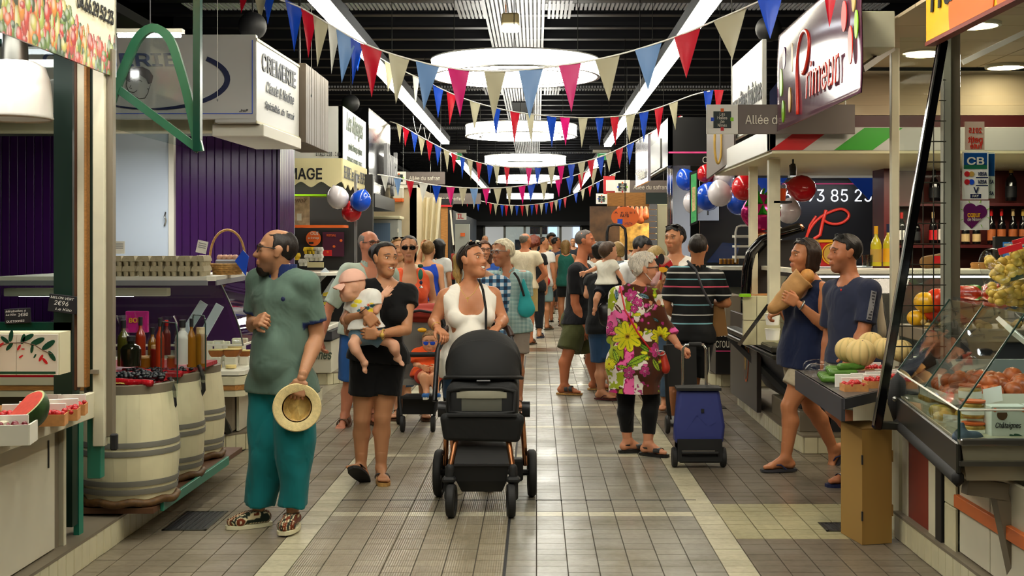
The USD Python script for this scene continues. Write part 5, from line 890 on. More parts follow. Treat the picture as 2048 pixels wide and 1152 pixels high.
# farther left: black chocolate stall, beige booth with meter, cupboard, drapes, timber post
bl = thing('black_kiosk_fascia', 'black glossy confectionery fascia with grey letters on the left', 'sign', (-2.3, 18, 2.3)); part(bl, 'board', bx(-2.7, -2.2, 16.4, 18.8, 2.25, 3.4), 'blackgloss'); part(bl, 'roller', bx(-2.7, -2.12, 16.4, 18.7, 2.1, 2.28), 'darkmetal'); part(bl, 'acrylic_letters', text('Nougat', .52, (-2.15, 17.6, 2.5), Y_, Z_, width=1.3, bold=True, t=.05), 'grey')  # letter grey stands in for bright reflections on dark letters
bo = thing('beige_booth', 'beige painted booth wall with pipe trim beyond the cheese kiosk', 'wall', (-2.6, 20, 0)); DB2 = 20.0
part(bo, 'wall_panel', bx(-5, W(832, 0, DB2)[0], DB2, DB2+.1, 0, W(0, 372, DB2)[2]), mat('boothbeige', 'c9b896', .6)); part(bo, 'wall_return', bx(W(832, 0, DB2)[0]-.1, W(832, 0, DB2)[0], DB2, 24, .1, W(0, 372, DB2)[2]), 'boothbeige'); part(bo, 'cornice', bx(-5, W(834, 0, DB2)[0], DB2-.05, DB2+.1, W(0, 376, DB2)[2], W(0, 370, DB2)[2]), 'white'); part(bo, 'upper_panel', bx(-5, W(760, 0, DB2)[0], DB2, DB2+.1, W(0, 372, DB2)[2], 3.4), 'charcoal')
mt = thing('electric_meter', 'grey meter box with orange underside on the beige booth wall', 'meter box', W(797, 402, 19.9)); part(mt, 'case', bx(W(786, 0, 19.9)[0], W(807, 0, 19.9)[0], 19.85, 19.98, W(0, 397, 19.9)[2], W(0, 375, 19.9)[2], .01), 'white'); part(mt, 'orange_base', bx(W(786, 0, 19.9)[0], W(807, 0, 19.9)[0], 19.84, 19.98, W(0, 404, 19.9)[2], W(0, 397, 19.9)[2], .01), 'orange'); part(mt, 'side_box', bx(W(777, 0, 19.9)[0], W(783, 0, 19.9)[0], 19.9, 19.98, W(0, 392, 19.9)[2], W(0, 378, 19.9)[2]), 'cream')
cb = thing('cupboard', 'pale grey glazed cupboard standing against the beige booth', 'cupboard', W(755, 700, 19.3)); part(cb, 'carcass', bx(W(716, 0, 19.3)[0], W(798, 0, 19.3)[0], 19.2, 19.7, 0, W(0, 438, 19.2)[2], .01), mat('cupgrey', 'a9aca4', .5)); part(cb, 'top', bx(W(714, 0, 19.3)[0], W(802, 0, 19.3)[0], 19.15, 19.75, W(0, 438, 19.2)[2], W(0, 432, 19.2)[2], .006), 'cream'); part(cb, 'pane', bx(W(732, 0, 19.3)[0], W(782, 0, 19.3)[0], 19.18, 19.2, 1.2, W(0, 446, 19.2)[2]), mat('paneblue', '6f86a0', .2)); part(cb, 'handle', bx(W(795, 0, 19.2)[0], W(797.5, 0, 19.2)[0], 19.17, 19.2, W(0, 465, 19.2)[2], W(0, 457, 19.2)[2]), 'white')
dp_ = thing('cream_drape', 'long cream drape hanging in folds at the corner of the beige booth', 'curtain', W(850, 560, 21)); part(dp_, 'cloth', grid(lambda u, v: (W(833, 0, 21)[0]+.42*u*(.55+.45*v), 21+.04*np.sin(u*26), .3+(W(0, 395, 21)[2]-.3)*v), 60, 8, .01), mat('drape', 'd2c7a6', .8), True)
ns = thing('notice_panels', 'two dark purple notices hung on the drape corner', 'poster', W(833, 440, 20.9)); [part(ns, 'notice', bx(W(832, 0, 20.9)[0], W(840, 0, 20.9)[0], 20.88, 20.9, W(0, b_, 20.9)[2], W(0, a_, 20.9)[2]), 'purple') for a_, b_ in ((402, 419), (421, 436))]
tp = thing('timber_post', 'thick honey-coloured timber post with metal lattice beside it on the left', 'post', W(888, 560, 23)); part(tp, 'post', bx(W(881, 0, 23)[0], W(896, 0, 23)[0], 23, 23.12, 0, W(0, 410, 23)[2], .01), 'wood'); part(tp, 'lattice', bx(W(896, 0, 23)[0], W(902, 0, 23)[0], 23, 23.05, .1, W(0, 414, 23)[2]), 'darkmetal'); part(tp, 'red_rail', bx(W(876, 0, 23)[0], W(904, 0, 23)[0], 22.95, 23.1, W(0, 414, 23)[2], W(0, 410, 23)[2]), 'red'); part(tp, 'white_post', bar(W(901, 420, 23), W(907, 490, 23), .03, .03), 'white'); part(tp, 'header', bx(W(872, 0, 23)[0], W(906, 0, 23)[0], 22.95, 23.1, W(0, 410, 23)[2], W(0, 398, 23)[2]), 'ink')
fb = thing('far_left_booth', 'cluster of booth walls and cabinets at the far left end of the aisle', 'booth', (-2.6, 27, 0)); part(fb, 'wall_panel', J(bx(-5, -2.3, 26, 26.1, .1, 2.7), bx(-5, -2.2, 32, 32.1, .1, 2.7)), 'boothbeige', kind='stuff'); part(fb, 'cabinet', bx(W(910, 0, 28)[0], W(938, 0, 28)[0], 28, 28.4, .1, W(0, 448, 28)[2]), 'cupgrey'); part(fb, 'cabinet_label', bx(W(921, 0, 28)[0], W(930, 0, 28)[0], 27.98, 28, W(0, 473, 28)[2], W(0, 466, 28)[2]), 'orange'); part(fb, 'sign', bx(W(912, 0, 27)[0], W(933, 0, 27)[0], 26.95, 27, W(0, 440, 27)[2], W(0, 426, 27)[2]), 'paper'); part(fb, 'sign_letters', text('IL', .1, W(915, 437, 26.94), width=.13, bold=True), 'red'); part(fb, 'lower_wall', bx(-5, -2.4, 36, 50, .1, 2.6), 'dark')
# ---- right side: deli case, produce table, Italian delicatessen, caterer, beyond --------
def wx(px, d): return VX*0+(px-VX)/FP*d
def wz(py, d): return EYE-(py-VY)/FP*d
def fb_(px0, px1, py0, py1, d, t=.02, b=0): return bx(wx(px0, d), wx(px1, d), d, d+t, wz(py1, d), wz(py0, d), b)
# chilled deli case at the right edge
C1, C2 = A(1.95, 6.75, 0), A(1.74, 5.15, 0); C3 = A(3.4, 5.15, 0)
dc = thing('deli_case', 'glazed chilled deli case with black bumper at the right edge of the picture', 'display counter', (2.3, 5.9, .13))
hull = lambda P: vf(m3.Manifold.hull_points(np.array(P, float)))
part(dc, 'tub', hull([(C1[0]+.05, C1[1], .62), (C2[0]+.05, C2[1]+.05, .62), (3.4, 5.2, .62), (3.4, 6.75, .62), (C1[0]+.01, C1[1], .79), (C2[0]+.01, C2[1]+.01, .79), (3.4, 5.16, .79), (3.4, 6.75, .79)]), mat('casebeige', 'b3ad94', .35, .1)); part(dc, 'front_lip', J(bar((C2[0], 5.14, .79), (3.4, 5.14, .79), .03, .03, bev=.006), bar((C2[0], 5.15, .70), (3.4, 5.15, .70), .03, .02)), 'steel')
part(dc, 'side_rail', bar(C1+Z_*.72, C2+Z_*.72, .02, .13, bev=.006), 'darksteel'); part(dc, 'bumper', J(bar(C1+Z_*.635, C2+Z_*.635+A(0, .0, 0), .05, .07, bev=.02), tube([C1+A(.12, .05, .64), C1+A(.02, .02, .66), C1+A(-.01, 0, .75), C1+A(.0, 0, .85), C1+A(.08, .03, .93), C1+A(.2, .06, .98)], .045, 10)), 'rubber', True); part(dc, 'bolt', ball(C1+A(-.04, -.09, .78), .014, 2), 'steel', True); part(dc, 'rating_plate', bar(C1+A(.005, -.35, .745), C1+A(-.0, -.42, .745), .004, .05), 'blue')
top = [A(2.28, 6.9, 1.3), A(2.15, 5.5, 1.3), A(3.4, 5.5, 1.3)]; lo = [C1+Z_*.92, C2+Z_*.92, C3+Z_*.92]
q4 = lambda a, b, c, d, th=.005: grid(lambda u, v: np.moveaxis(((1-u)*(1-v))[..., None]*a+(u*(1-v))[..., None]*b+(u*v)[..., None]*c+((1-u)*v)[..., None]*d, -1, 0), 3, 3, th)
part(dc, 'lower_glass', J(q4(C1+Z_*.8, C2+Z_*.8, lo[1], lo[0]), q4(C2+Z_*.8, C3+Z_*.8, lo[2], lo[1])), 'glass'); part(dc, 'side_glass', J(q4(lo[0], (lo[0]+lo[1])/2, (top[0]+top[1])/2, top[0]), q4((lo[0]+lo[1])/2, lo[1], top[1], (top[0]+top[1])/2)), 'glass'); part(dc, 'front_glass', q4(lo[1], lo[2], top[2], top[1]), 'glass')
part(dc, 'glass_edge', kind='stuff', m='edgeglass', mesh=J(tube([lo[1], top[1]], .005, 5), tube([(lo[0]+lo[1])/2, (top[0]+top[1])/2], .005, 5), tube([lo[0], top[0]], .005, 5), tube([lo[1], C2+Z_*.8], .006, 5))); part(dc, 'glass_bright_edge', J(tube([lo[0], lo[1]], .0055, 5), tube([lo[1], lo[2]], .0055, 5)), 'white', kind='stuff')
part(dc, 'back_panel', J(bx(2.0, 3.4, 6.78, 6.8, .79, .98)), mat('reflection_grey', '8f979a', .4)); part(dc, 'deck', hull([(C1[0]+.04, 6.7, .74), (C2[0]+.06, 5.2, .74), (3.4, 5.2, .74), (3.4, 6.7, .74), (C1[0]+.04, 6.7, .752), (C2[0]+.06, 5.2, .752), (3.4, 5.2, .752), (3.4, 6.7, .752)]), 'steel'); part(dc, 'top_shelf', hull([(2.3, 6.9, 1.29), (2.2, 5.55, 1.29), (3.4, 5.55, 1.29), (3.4, 6.9, 1.29), (2.3, 6.9, 1.315), (2.2, 5.55, 1.315), (3.4, 5.55, 1.315), (3.4, 6.9, 1.315)]), 'glass'); part(dc, 'case_lamp', bar((2.2, 5.62, 1.27), (3.3, 5.62, 1.27), .04, .02), 'coollamp'); part(dc, 'lamp_bar', bar((2.1, 5.6, 1.24), (2.45, 6.2, 1.1), .1, .02, up=(-.5, -1, .3)), 'white')  # low grey panel at the back: its tone stands in for reflections in the glass
PB = lambda d0, d1, z0, z1, x=2.0, t=.02: bx(x, x+t, d0, d1, z0, z1, .003)
part(dc, 'red_panel', PB(6.36, 6.72, .13, .6), mat('rustred', '7a2a1c', .45, var=.12, vscale=5)); part(dc, 'cream_stile', J(PB(6.72, 6.82, .13, .66, 1.995), PB(6.22, 6.35, .13, .6, 1.99)), 'paintwhite', kind='stuff'); part(dc, 'dark_post', PB(6.12, 6.21, .1, .6, 1.98), 'dark')
for k in range(2): part(dc, 'wall_tile', PB(5.94, 6.1, .13+k*.22, .345+k*.22, 1.99, .015), 'rawtile')
for a, b_ in ((5.52, 5.91), (5.0, 5.51)): part(dc, 'base_panel', PB(a, b_, .15, .6), 'panelwhite')
part(dc, 'orange_rail', J(PB(4.9, 5.92, .36, .42, 1.975, .03)), mat('orangewood', 'c8662a', .5)); part(dc, 'brace', J(bar((1.8, 5.25, .59), (1.98, 5.28, .56), .05, .07), bar((1.95, 5.28, .57), (2.05, 5.3, .13), .05, .06)), 'taupe'); part(dc, 'base_return', bx(2.0, 3.4, 6.8, 6.82, .13, .7), 'paintwhite')
# goods in the case
mat('chestbox', 'd8dcd6', .5); mat('orangelid', 'd8622a', .4); mat('paste', 'b08a3c', .4, var=.3, vscale=40); mat('cured', 'b0582c', .35, var=.4, vscale=22); mat('potato', 'c9a93c', .4, var=.2, vscale=30)
bxo = A(wx(2018, 5.3), 5.3, .752)
for k in (0, 1):
    t = thing('chestnut_box', ('white box lettered Châtaignes in the deli case', 'second white box of chestnuts, cut by the right picture edge')[k], 'box', bxo+A(.165*k, 0, 0)); o = bxo+A(.165*k, 0, 0); part(t, 'carton', bx(o[0]-.075, o[0]+.078, 5.3, 5.4, .752, .915, .002), 'chestbox'); part(t, 'lettering', text('Châtaignes', .022, (o[0]-.06, 5.298, .825), width=.11, slant=.3), 'ink'); part(t, 'window', prism(Point(0, 0).buffer(.022, 16).intersection(sbox(-1, -1, 1, .01)), (o[0]-.03, 5.298, .88), X_, Z_, .002), 'brown'); part(t, 'leaf_print', J(*[prism(affinity.rotate(affinity.scale(Point(0, 0).buffer(1, 8), .022, .008), a, origin=(0, 0)), (o[0]+x, 5.298, z), X_, Z_, .002) for a, x, z in ((20, 0, .775), (150, .02, .785), (-20, .04, .79), (170, -.02, .78))]), 'green', kind='stuff'); part(t, 'print_dots', J(*[ball((o[0]+x, 5.298, z), (.009, .002, .009), 1) for x, z in ((-.06, .9), (.03, .785), (.06, .9))]), 'orange', kind='stuff')
for i, (px, pyb, d) in enumerate(((1947, 880, 5.4), (1947, 836, 5.42), (1940, 803, 5.7))):
    c = W(px, pyb, d); t = thing('preserve_jar', ('orange-lidded preserve jar at the bottom of the deli case stack', 'orange-lidded preserve jar stacked on another in the deli case', 'orange-lidded preserve jar farther back in the deli case')[i], 'jar', c); part(t, 'jar_glass', lathe([(0, 0), (.045, .002), (.05, .01), (.05, .06), (.044, .07), (0, .07)], c, 22), 'paste', 30); part(t, 'label', lathe([(.0508, .018), (.0508, .05)], c, 22), 'paper', True); part(t, 'lid', lathe([(.047, .068), (.05, .07), (.05, .078), (0, .08)], c, 22), 'orangelid', 30)
def tray(label, px, py, d, m_, w_, dp, n, r, z=.755):
    c = A(wx(px, d), d, z); t = thing('deli_tray', label, 'tray', c); part(t, 'tray', J(bx(c[0]-w_, c[0]+w_, d-dp, d+dp, z, z+.006), bar((c[0]-w_, d-dp, z+.025), (c[0]+w_, d-dp, z+.025), .005, .05), bar((c[0]-w_, d-dp, z+.025), (c[0]-w_, d+dp, z+.025), .005, .05)), 'white'); part(t, 'food', heap(c+Z_*.03, w_*.85, dp*.85, n, r, rs), m_, True, kind='stuff')
tray('white tray of yellow potatoes near the black bumper', 1893, 840, 5.85, 'potato', .05, .13, 22, .03); tray('tray of cured meat along the back of the deli case', 2000, 800, 6.0, 'cured', .32, .2, 60, .045, .86); tray('tray of brown cured sausage by the side glass', 1915, 790, 6.3, 'cured', .08, .15, 26, .035, .84); tray('tray of pale cutlets at the far end of the deli case', 1868, 800, 6.42, 'paste', .07, .12, 20, .033)
for lab, px, py, d, w_, h_, tl in (('white price ticket beside the yellow potatoes', 1903, 845, 5.72, .07, .07, -.2), ('small white ticket leaning in front of the cured meat', 1985, 790, 5.75, .1, .07, .3), ('cream ticket by the side glass of the deli case', 1898, 770, 6.1, .1, .09, -.35)): o = W(px, py, d); solo('price_ticket', place(bx(-w_/2, w_/2, -h_/2, h_/2, 0, .003), o, unit(A(1, tl, tl*.5)), unit(A(0, .3, 1))), 'paper', lab, 'price sign')
cl = solo('blue_cloth', blend([Pr(W(1925, 872, 5.25), W(1955, 878, 5.3), .03, .025), Pr(W(1925, 850, 5.25), W(1925, 872, 5.25), .018, .03)], .008, .014, 14), mat('denimgrey', '4a5a6c', .8), 'crumpled blue-grey cloth in the front corner of the deli case', 'cloth', smooth=True)
mat('gnocchi', 'd0b04a', .5, var=.25, vscale=26)
for i, (px, py, rx_, rz_) in enumerate(((2012, 535, .09, .075), (2040, 520, .10, .08), (2015, 590, .10, .07), (2050, 580, .10, .075))):
    c = W(px, py, 6.0+.1*i); bb = [Pr(c+A(rs.uniform(-rx_, rx_)*.8, rs.uniform(-.06, .06), rs.uniform(-rz_, rz_)*.7), c+A(rs.uniform(-rx_, rx_)*.8, rs.uniform(-.06, .06), rs.uniform(-rz_, rz_)*.7), .035, .035, k=.015) for _ in range(12)]
    t = thing('dumpling_bag', ('clear bag of golden dumplings on the deli case, upper left one', 'clear bag of golden dumplings on the deli case, topmost at the picture edge', 'clear bag of golden dumplings on the deli case, lower left one', 'clear bag of golden dumplings on the deli case, lower right one')[i], 'food bag', c); part(t, 'dumplings', J(*[ball(p.a+(p.b-p.a)*rs.random()+A(rs.uniform(-.02, .02), rs.uniform(-.02, .02), rs.uniform(-.02, .02)), (.024, .02, .02), 2) for p in bb for _ in range(4)]), 'gnocchi', True, kind='stuff'); part(t, 'film', blend([Pr(p.a, p.b, .044, .044, k=.04) for p in bb], .014, .008, 14), 'cello', True); part(t, 'header', bar(c+A(-.05, -.04, rz_), c+A(.06, -.04, rz_+.03), .01, .03), 'red' if i < 2 else 'green')
# tomatoes and peppers on a stand behind the case
mat('tomato', 'cc3a1e', .2, var=.15, vscale=14); mat('pepper', 'e2871c', .2, var=.2, vscale=10); mat('yellowfruit', 'e0aa1e', .3); mat('lime_', '4c8a1c', .3); mat('straw_', 'b59a5c', .8)
sd = thing('vegetable_stand', 'dark stand with a grey tray carrying tomatoes and peppers behind the deli case', 'stand', (2.7, 7.6, .13)); part(sd, 'body', bx(2.45, 3.6, 7.45, 8.0, .13, 1.02), 'charcoal'); part(sd, 'tray', bx(2.3, 3.5, 7.42, 7.95, 1.02, 1.1, .006), 'taupe'); part(sd, 'straw', heap(A(2.72, 7.6, 1.1), .38, .12, 60, .02, rs), 'straw_', True, kind='stuff')
def fruit(label, px, py, d, rpx, m_, kind=0, cat='tomato'):
    r = rpx*1.18/FP*d; c = W(px, py+2, d); t = thing({'tomato': 'tomato', 'pepper': 'pepper', 'melon': 'melon', 'lime': 'lime', 'lemon': 'lemon'}[cat], label, cat, c-Z_*r*.85); v, f = ball((0, 0, 0), 1, 3); a = np.arctan2(v[:, 1], v[:, 0]); k = (1+.05*np.cos(a*(5+kind)))*(1-.06*kind*0); v = v*np.stack([k, k, .86-.18*np.exp(-((v[:, 0]**2+v[:, 1]**2)/.12))*(v[:, 2] > 0)], 1)*r+c; part(t, 'fruit', (v, f), m_, True); part(t, 'calyx', J(*[bar(c+Z_*r*.62, c+A(math.cos(b_)*r*.35, math.sin(b_)*r*.35, r*.74), r*.1, r*.05) for b_ in np.linspace(0, 5.2, 5)]), 'lime_')
for i, (px, py, rp, m_, ct) in enumerate(((1934, 592, 26, 'tomato', 'tomato'), (1948, 580, 14, 'lime_', 'lime'), (1962, 598, 20, 'tomato', 'tomato'), (1945, 612, 24, 'pepper', 'pepper'), (1970, 600, 18, 'pepper', 'pepper'), (1990, 588, 26, 'tomato', 'tomato'), (1930, 628, 20, 'tomato', 'tomato'), (1882, 598, 26, 'tomato', 'tomato'), (1855, 602, 22, 'yellowfruit', 'lemon'), (1866, 624, 16, 'tomato', 'tomato'), (1885, 626, 17, 'tomato', 'tomato'), (1835, 634, 17, 'yellowfruit', 'lemon'))): fruit(('big red tomato just right of the grey post', 'dark green lime among the tomatoes', 'red tomato right of the lime', 'large orange ribbed pepper in front of the tomatoes', 'small yellow-orange pepper in the middle', 'big red tomato beside the dumpling bags', 'orange-red tomato lowest by the grey post', 'big pink tomato behind the wire grid', 'yellow fruit left of the big tomato behind the grid', 'small tomato in straw, left, behind the grid', 'small tomato in straw, right, behind the grid', 'lowest yellow fruit behind the grid')[i], px, py, 7.48+.02*i, rp, m_, i % 3, ct)
# black awning strut, posts, glass and wire grid of the produce stall
so = thing('awning_strut', 'black slanting awning strut with metal bracket on the right', 'strut', W(1755, 855, 6.6)); part(so, 'strut', bar(W(1886, 80, 6.4), W(1753, 858, 6.6), .045, .05, up=(0, -1, 0), bev=.006), 'blackgloss'); part(so, 'edge_strip', bar(W(1880, 80, 6.37), W(1746, 850, 6.57), .008, .02, up=(0, -1, 0)), 'steel'); part(so, 'bracket', bar(W(1757, 850, 6.62), W(1802, 852, 6.62), .05, .04, bev=.005), 'darksteel')
gp = thing('stall_glazing', 'cream and grey metal posts with glass and wire grid at the right produce stall', 'partition', (2.4, 7.6, .5)); part(gp, 'cream_post', J(fb_(1783, 1799, 95, 810, 8.12, .05, .004)), 'paintwhite'); part(gp, 'grey_post', fb_(1886, 1903, 60, 720, 7.25, .05, .004), mat('grey2', '9a9b8c', .4, .2)); part(gp, 'grey_post_side', fb_(1902, 1921, 60, 720, 7.3, .04, .004), 'taupe'); part(gp, 'pane', fb_(1800, 1886, 60, 780, 8.13, .005), 'glass'); part(gp, 'right_pane', fb_(1921, 2200, 30, 640, 7.34, .005), 'glass'); part(gp, 'corner_bracket', fb_(1784, 1802, 800, 812, 8.08, .06), 'steel')
for x in (1804, 1825, 1846, 1867, 1888): part(gp, 'upright_wire', tube([W(x, 158+(1888-x)*3.5, 7.2), W(x, 785, 7.2)], .0035, 5), 'darksteel')
for yy in range(160, 790, 41): part(gp, 'cross_wire', tube([W(max(1790, 1888-(yy-150)*.2), yy, 7.195), W(1892, yy, 7.195)], .0035, 5), 'darksteel')
bt = thing('stall_canopy', 'cream ceiling panels and header boxes over the right stalls', 'ceiling', (3.4, 8, 2.9)); part(bt, 'header_box', bx(wx(1722, 7.4), wx(1790, 7.4), 7.4, 7.9, wz(95, 7.4), wz(22, 7.4), .004), 'paintwhite')
for k in range(5):
    for x0 in (2.15, 3.35, 4.55): part(bt, 'ceiling_panel', bx(x0, x0+1.19, 6.5+k*.6, 7.09+k*.6, 2.95, 2.97), mat('ceilpeach', 'cdb99a', .6))
part(bt, 'angle_rail', bar(W(1925, 125, 7.0), W(2060, 60, 7.0), .02, .03), 'white'); part(bt, 'stay', bar(W(1724, 138, 7.6), W(1785, 95, 7.9), .03, .04), 'taupe')
for i, (x, y) in enumerate(((2.67, 7.6), (2.72, 8.75), (3.52, 9.38))):
    t = thing('downlight', ('bright round downlight, upper right corner, nearest the yellow sign', 'bright round downlight beside the black strut', 'lowest round downlight at the right edge')[i], 'lamp', (x, y, 2.93)); part(t, 'bezel', lathe([(.13, 0), (.15, .002), (.15, .022), (.13, .022)], (x, y, 2.927), 28), 'white', 30); part(t, 'lens', lathe([(0, 0), (.13, 0)][::-1], (x, y, 2.932), 28), 'warmlamp')
# yellow sign, plum sign
ys = thing('yellow_sign', 'yellow and orange hanging sign at the top right corner', 'sign', (2.0, 5.5, 2.6)); part(ys, 'panel', bx(2.0, 2.04, 4.6, 6.42, 2.64, 3.3, .004), 'yellow'); part(ys, 'orange_swirl', J(prism(Point(0, 0).buffer(.3, 24).intersection(sbox(-.3, -.09, .3, .4)), (1.998, 5.75, 2.73), -Y_, Z_, .004), prism(sbox(0, 0, .6, .16).buffer(.02), (1.998, 5.4, 2.66), -Y_, Z_, .003)), 'orange'); part(ys, 'lettering', text('Traiteur', .16, (1.995, 6.38, 2.78), -Y_, unit(A(0, -.12, 1)), width=.95, bold=True, t=.004), 'ink'); part(ys, 'edge', bx(1.995, 2.045, 4.6, 6.42, 2.62, 2.64), 'rustred')
mat('plum', '5c3348', .13, spec=.16)
ps = thing('primeur_sign', 'glossy plum hanging sign with red script Primeur and small fruit pictures', 'sign', (1.8, 8.0, 2.4)); k_ = .947; Y9 = lambda d, z: (d*k_, EYE+(z-EYE)*k_); part(ps, 'panel', grid(lambda u, v: (1.8+.006*np.sin(u*5+v*2)+.004*np.sin(v*7), *Y9(7.3+2.5*u, 2.49+.75*v)), 30, 20, .01), 'plum', True); PX = 1.782
SC = lambda pts, r=.018: tube(curve([A(PX, *Y9(*p)) for p in pts], 30), r, 6)
part(ps, 'script', J(SC([(9.0, 2.54), (9.02, 2.75), (9.0, 2.95), (8.92, 3.06), (8.75, 3.1), (8.62, 3.02), (8.66, 2.9), (8.85, 2.82)], .014), text('rimeur', .22, (PX, *Y9(8.72, 2.62)), -Y_, Z_, width=.9, slant=.12, t=.006)), mat('scriptred', 'd8301c', .35), True)
spr = lambda d, z, m_, ax_=(.05, .07): part(ps, 'fruit_picture', prism(affinity.scale(Point(0, 0).buffer(1, 14), *ax_), (PX+.004, *Y9(d, z)), -Y_, Z_, .006), m_)
for a in ((9.55, 2.62, 'lime', (.04, .08)), (9.5, 3.02, 'purple', (.05, .08)), (9.62, 2.85, 'lime', (.05, .1)), (7.65, 3.0, 'red', (.06, .09)), (7.5, 2.8, 'scriptred', (.05, .11)), (7.36, 2.9, 'lime', (.035, .08)), (7.42, 3.08, 'gold', (.04, .09)), (9.2, 2.98, 'gold', (.035, .1)), (9.3, 2.68, 'gold', (.04, .09))): spr(*a)
# produce table, cardboard box
tb = thing('produce_table', 'dark grey produce table with thick edge in front of the right stall', 'table', (2.0, 7.2, .7)); zt = .80
part(tb, 'top', prism([(1.66, 7.98), (1.60, 6.52), (2.08, 7.14), (2.2, 7.98)], (0, 0, zt-.02), X_, Y_, .02), mat('tablegrey', '4b4744', .4)); part(tb, 'edge_panel', J(bar((1.66, 7.98, zt-.06), (1.60, 6.52, zt-.06), .02, .12), bar((1.6, 6.52, zt-.03), (2.08, 7.14, zt-.03), .02, .055)), 'charcoal'); part(tb, 'support', bx(2.0, 2.06, 6.9, 7.9, .0, zt-.02), 'paintwhite')
mat('cantaloupe', 'd9bd7a', .6, var=.15, vscale=40, bump=.4, bscale=90)
def melon(label, px, py, d, rpx):
    r = rpx/FP*d; c = W(px, py, d); c[2] = max(c[2], zt+r*.86); t = thing('melon', label, 'melon', c-Z_*r*.9); v, f = ball((0, 0, 0), 1, 4); a = np.arctan2(v[:, 1], v[:, 0]); rr2 = 1-.055*np.abs(np.cos(a*5))**14; v = v*np.stack([rr2, rr2, rr2*.93], 1)*r+c; g = np.abs(np.cos(a*5))**20*(np.abs(v[:, 2]-c[2]) < r*.9); part(t, 'rind', (v, f), 'vc', True, col=lin('d2b678')*(1-.6*g[:, None])+lin('9a915c')*.6*g[:, None]); part(t, 'stem_scar', ball(c+A(0, -r*.35, r*.82), (r*.1, r*.1, r*.05), 1), 'brown')
for a in (('front left cantaloupe melon on the grey table', 1697, 700, 7.5, 27), ('ribbed cantaloupe melon in front, second from left', 1722, 706, 7.25, 30), ('cantaloupe melon at the back of the table', 1742, 688, 7.85, 26), ('small cantaloupe behind the strawberry punnets', 1768, 698, 7.75, 24), ('rightmost cantaloupe, partly behind the black strut', 1803, 702, 7.7, 24)): melon(*a)
cu = thing('cucumber_bag', 'clear bag of small green cucumbers on the corner of the grey table', 'vegetables', W(1640, 740, 7.5)); mat('cuke', '4f7a2a', .35, var=.25, vscale=20)
for k in range(9): a0 = A(wx(1632+4*k, 7.4), 7.2+.08*(k % 4), zt+.028+.035*(k//4)); part(cu, 'cucumber', blend([Pr(a0, a0+A(.13, -.04+.03*(k % 3), .0), .022, .02)], .01), 'cuke', True)
part(cu, 'film', blend([Pr(W(1625, 744, 7.5), W(1650, 744, 7.4), .05, .05), Pr(W(1620, 738, 7.6), W(1640, 734, 7.6), .05, .05)], .012, .012, 12), 'cello', True)
for i, (px, d, z_) in enumerate(((1708, 6.86, 0), (1752, 7.02, 0), (1738, 7.24, .0), (1782, 7.2, 0), (1800, 7.3, 0), (1748, 7.42, .03))):
    punnet(('strawberry punnet at the front left of the grey table', 'second strawberry punnet along the front of the grey table', 'strawberry punnet in the second row of the grey table', 'strawberry punnet in the second row, by the black strut', 'strawberry punnet right of the black strut', 'long punnet of cherries with a carrying handle before the melons')[i], (wx(px, d), d, zt+z_), .065, .045, .04, 'berry', 4)
for i, (px, d) in enumerate(((1686, 7.02), (1717, 7.08), (1746, 7.16), (1765, 7.32))): solo('price_card', bx(wx(px, d)-.045, wx(px, d)+.045, d, d+.006, zt, zt+.075, .002), 'paper', 'white price card %s among the strawberry punnets' % ('farthest left', 'second from left', 'third from left', 'farthest right')[i], 'price sign')
cbx = thing('cardboard_box', 'tall brown cardboard box standing upright on the floor at the right', 'box', (1.88, 6.8, 0)); R9 = lambda m: rotz(m, 0)
cbp = [A(1.735, 6.66, 0), A(1.905, 6.70, 0), A(1.86, 6.98, 0), A(1.69, 6.94, 0)]; hb = .615
part(cbx, 'carton', hull([p+Z_*z for p in cbp for z in (.002, hb)]), 'card'); part(cbx, 'top_flap', hull([p+Z_*z for p in cbp for z in (hb, hb+.006)]), mat('carddark', '7a5a24', .85)); part(cbx, 'slots', J(*[bar(cbp[0]+A(.0, -.001, z), cbp[0]+A(.0, -.001, z+.05), .012, .008) for z in (.13, .43)]), 'ink', kind='stuff'); part(cbx, 'tabs', J(*[bar(cbp[1]+A(.0, .0, z), cbp[1]+A(.0, .0, z+.06), .03, .006) for z in (.15, .44)]), 'carddark', kind='stuff')
# Italian delicatessen
D5 = 9.65
it = thing('delicatessen', 'Italian delicatessen front with red white and green fascia, white worktop and glass case', 'market stall', (3.2, D5, .13))
part(it, 'fascia', bx(1.78, 5.2, D5-.1, D5, 2.32, 2.50, .004), 'signwhite'); part(it, 'side_fascia', bx(1.78, 1.83, D5-.1, 12.6, 2.32, 2.5, .004), 'signwhite'); part(it, 'soffit', bx(1.8, 5.2, D5-.1, 12.6, 2.30, 2.32), 'cream')
def slant(x0, x1, m_, nm): part(it, nm, prism([(wx(x0, D5), 2.325), (wx(x1, D5), 2.325), (wx(x1+60, D5), 2.495), (wx(x0+60, D5), 2.495)], (0, D5-.1, 0), X_, Z_, .004), m_)
slant(1536, 1600, 'red', 'red_band'); slant(1662, 1738, mat('flaggreen', '2ba312', .4), 'green_band')
part(it, 'red_header', bx(1.85, 5.2, D5, D5+.05, 2.5, 2.60), 'darkred'); 
for k, (z0, z1) in enumerate(((2.60, 2.68), (2.68, 2.76), (2.76, 2.95))): part(it, 'beige_panel', bx(1.9, 5.2, D5+.02*k, D5+.03+.02*k, z0+.003, z1), 'ceilpeach')
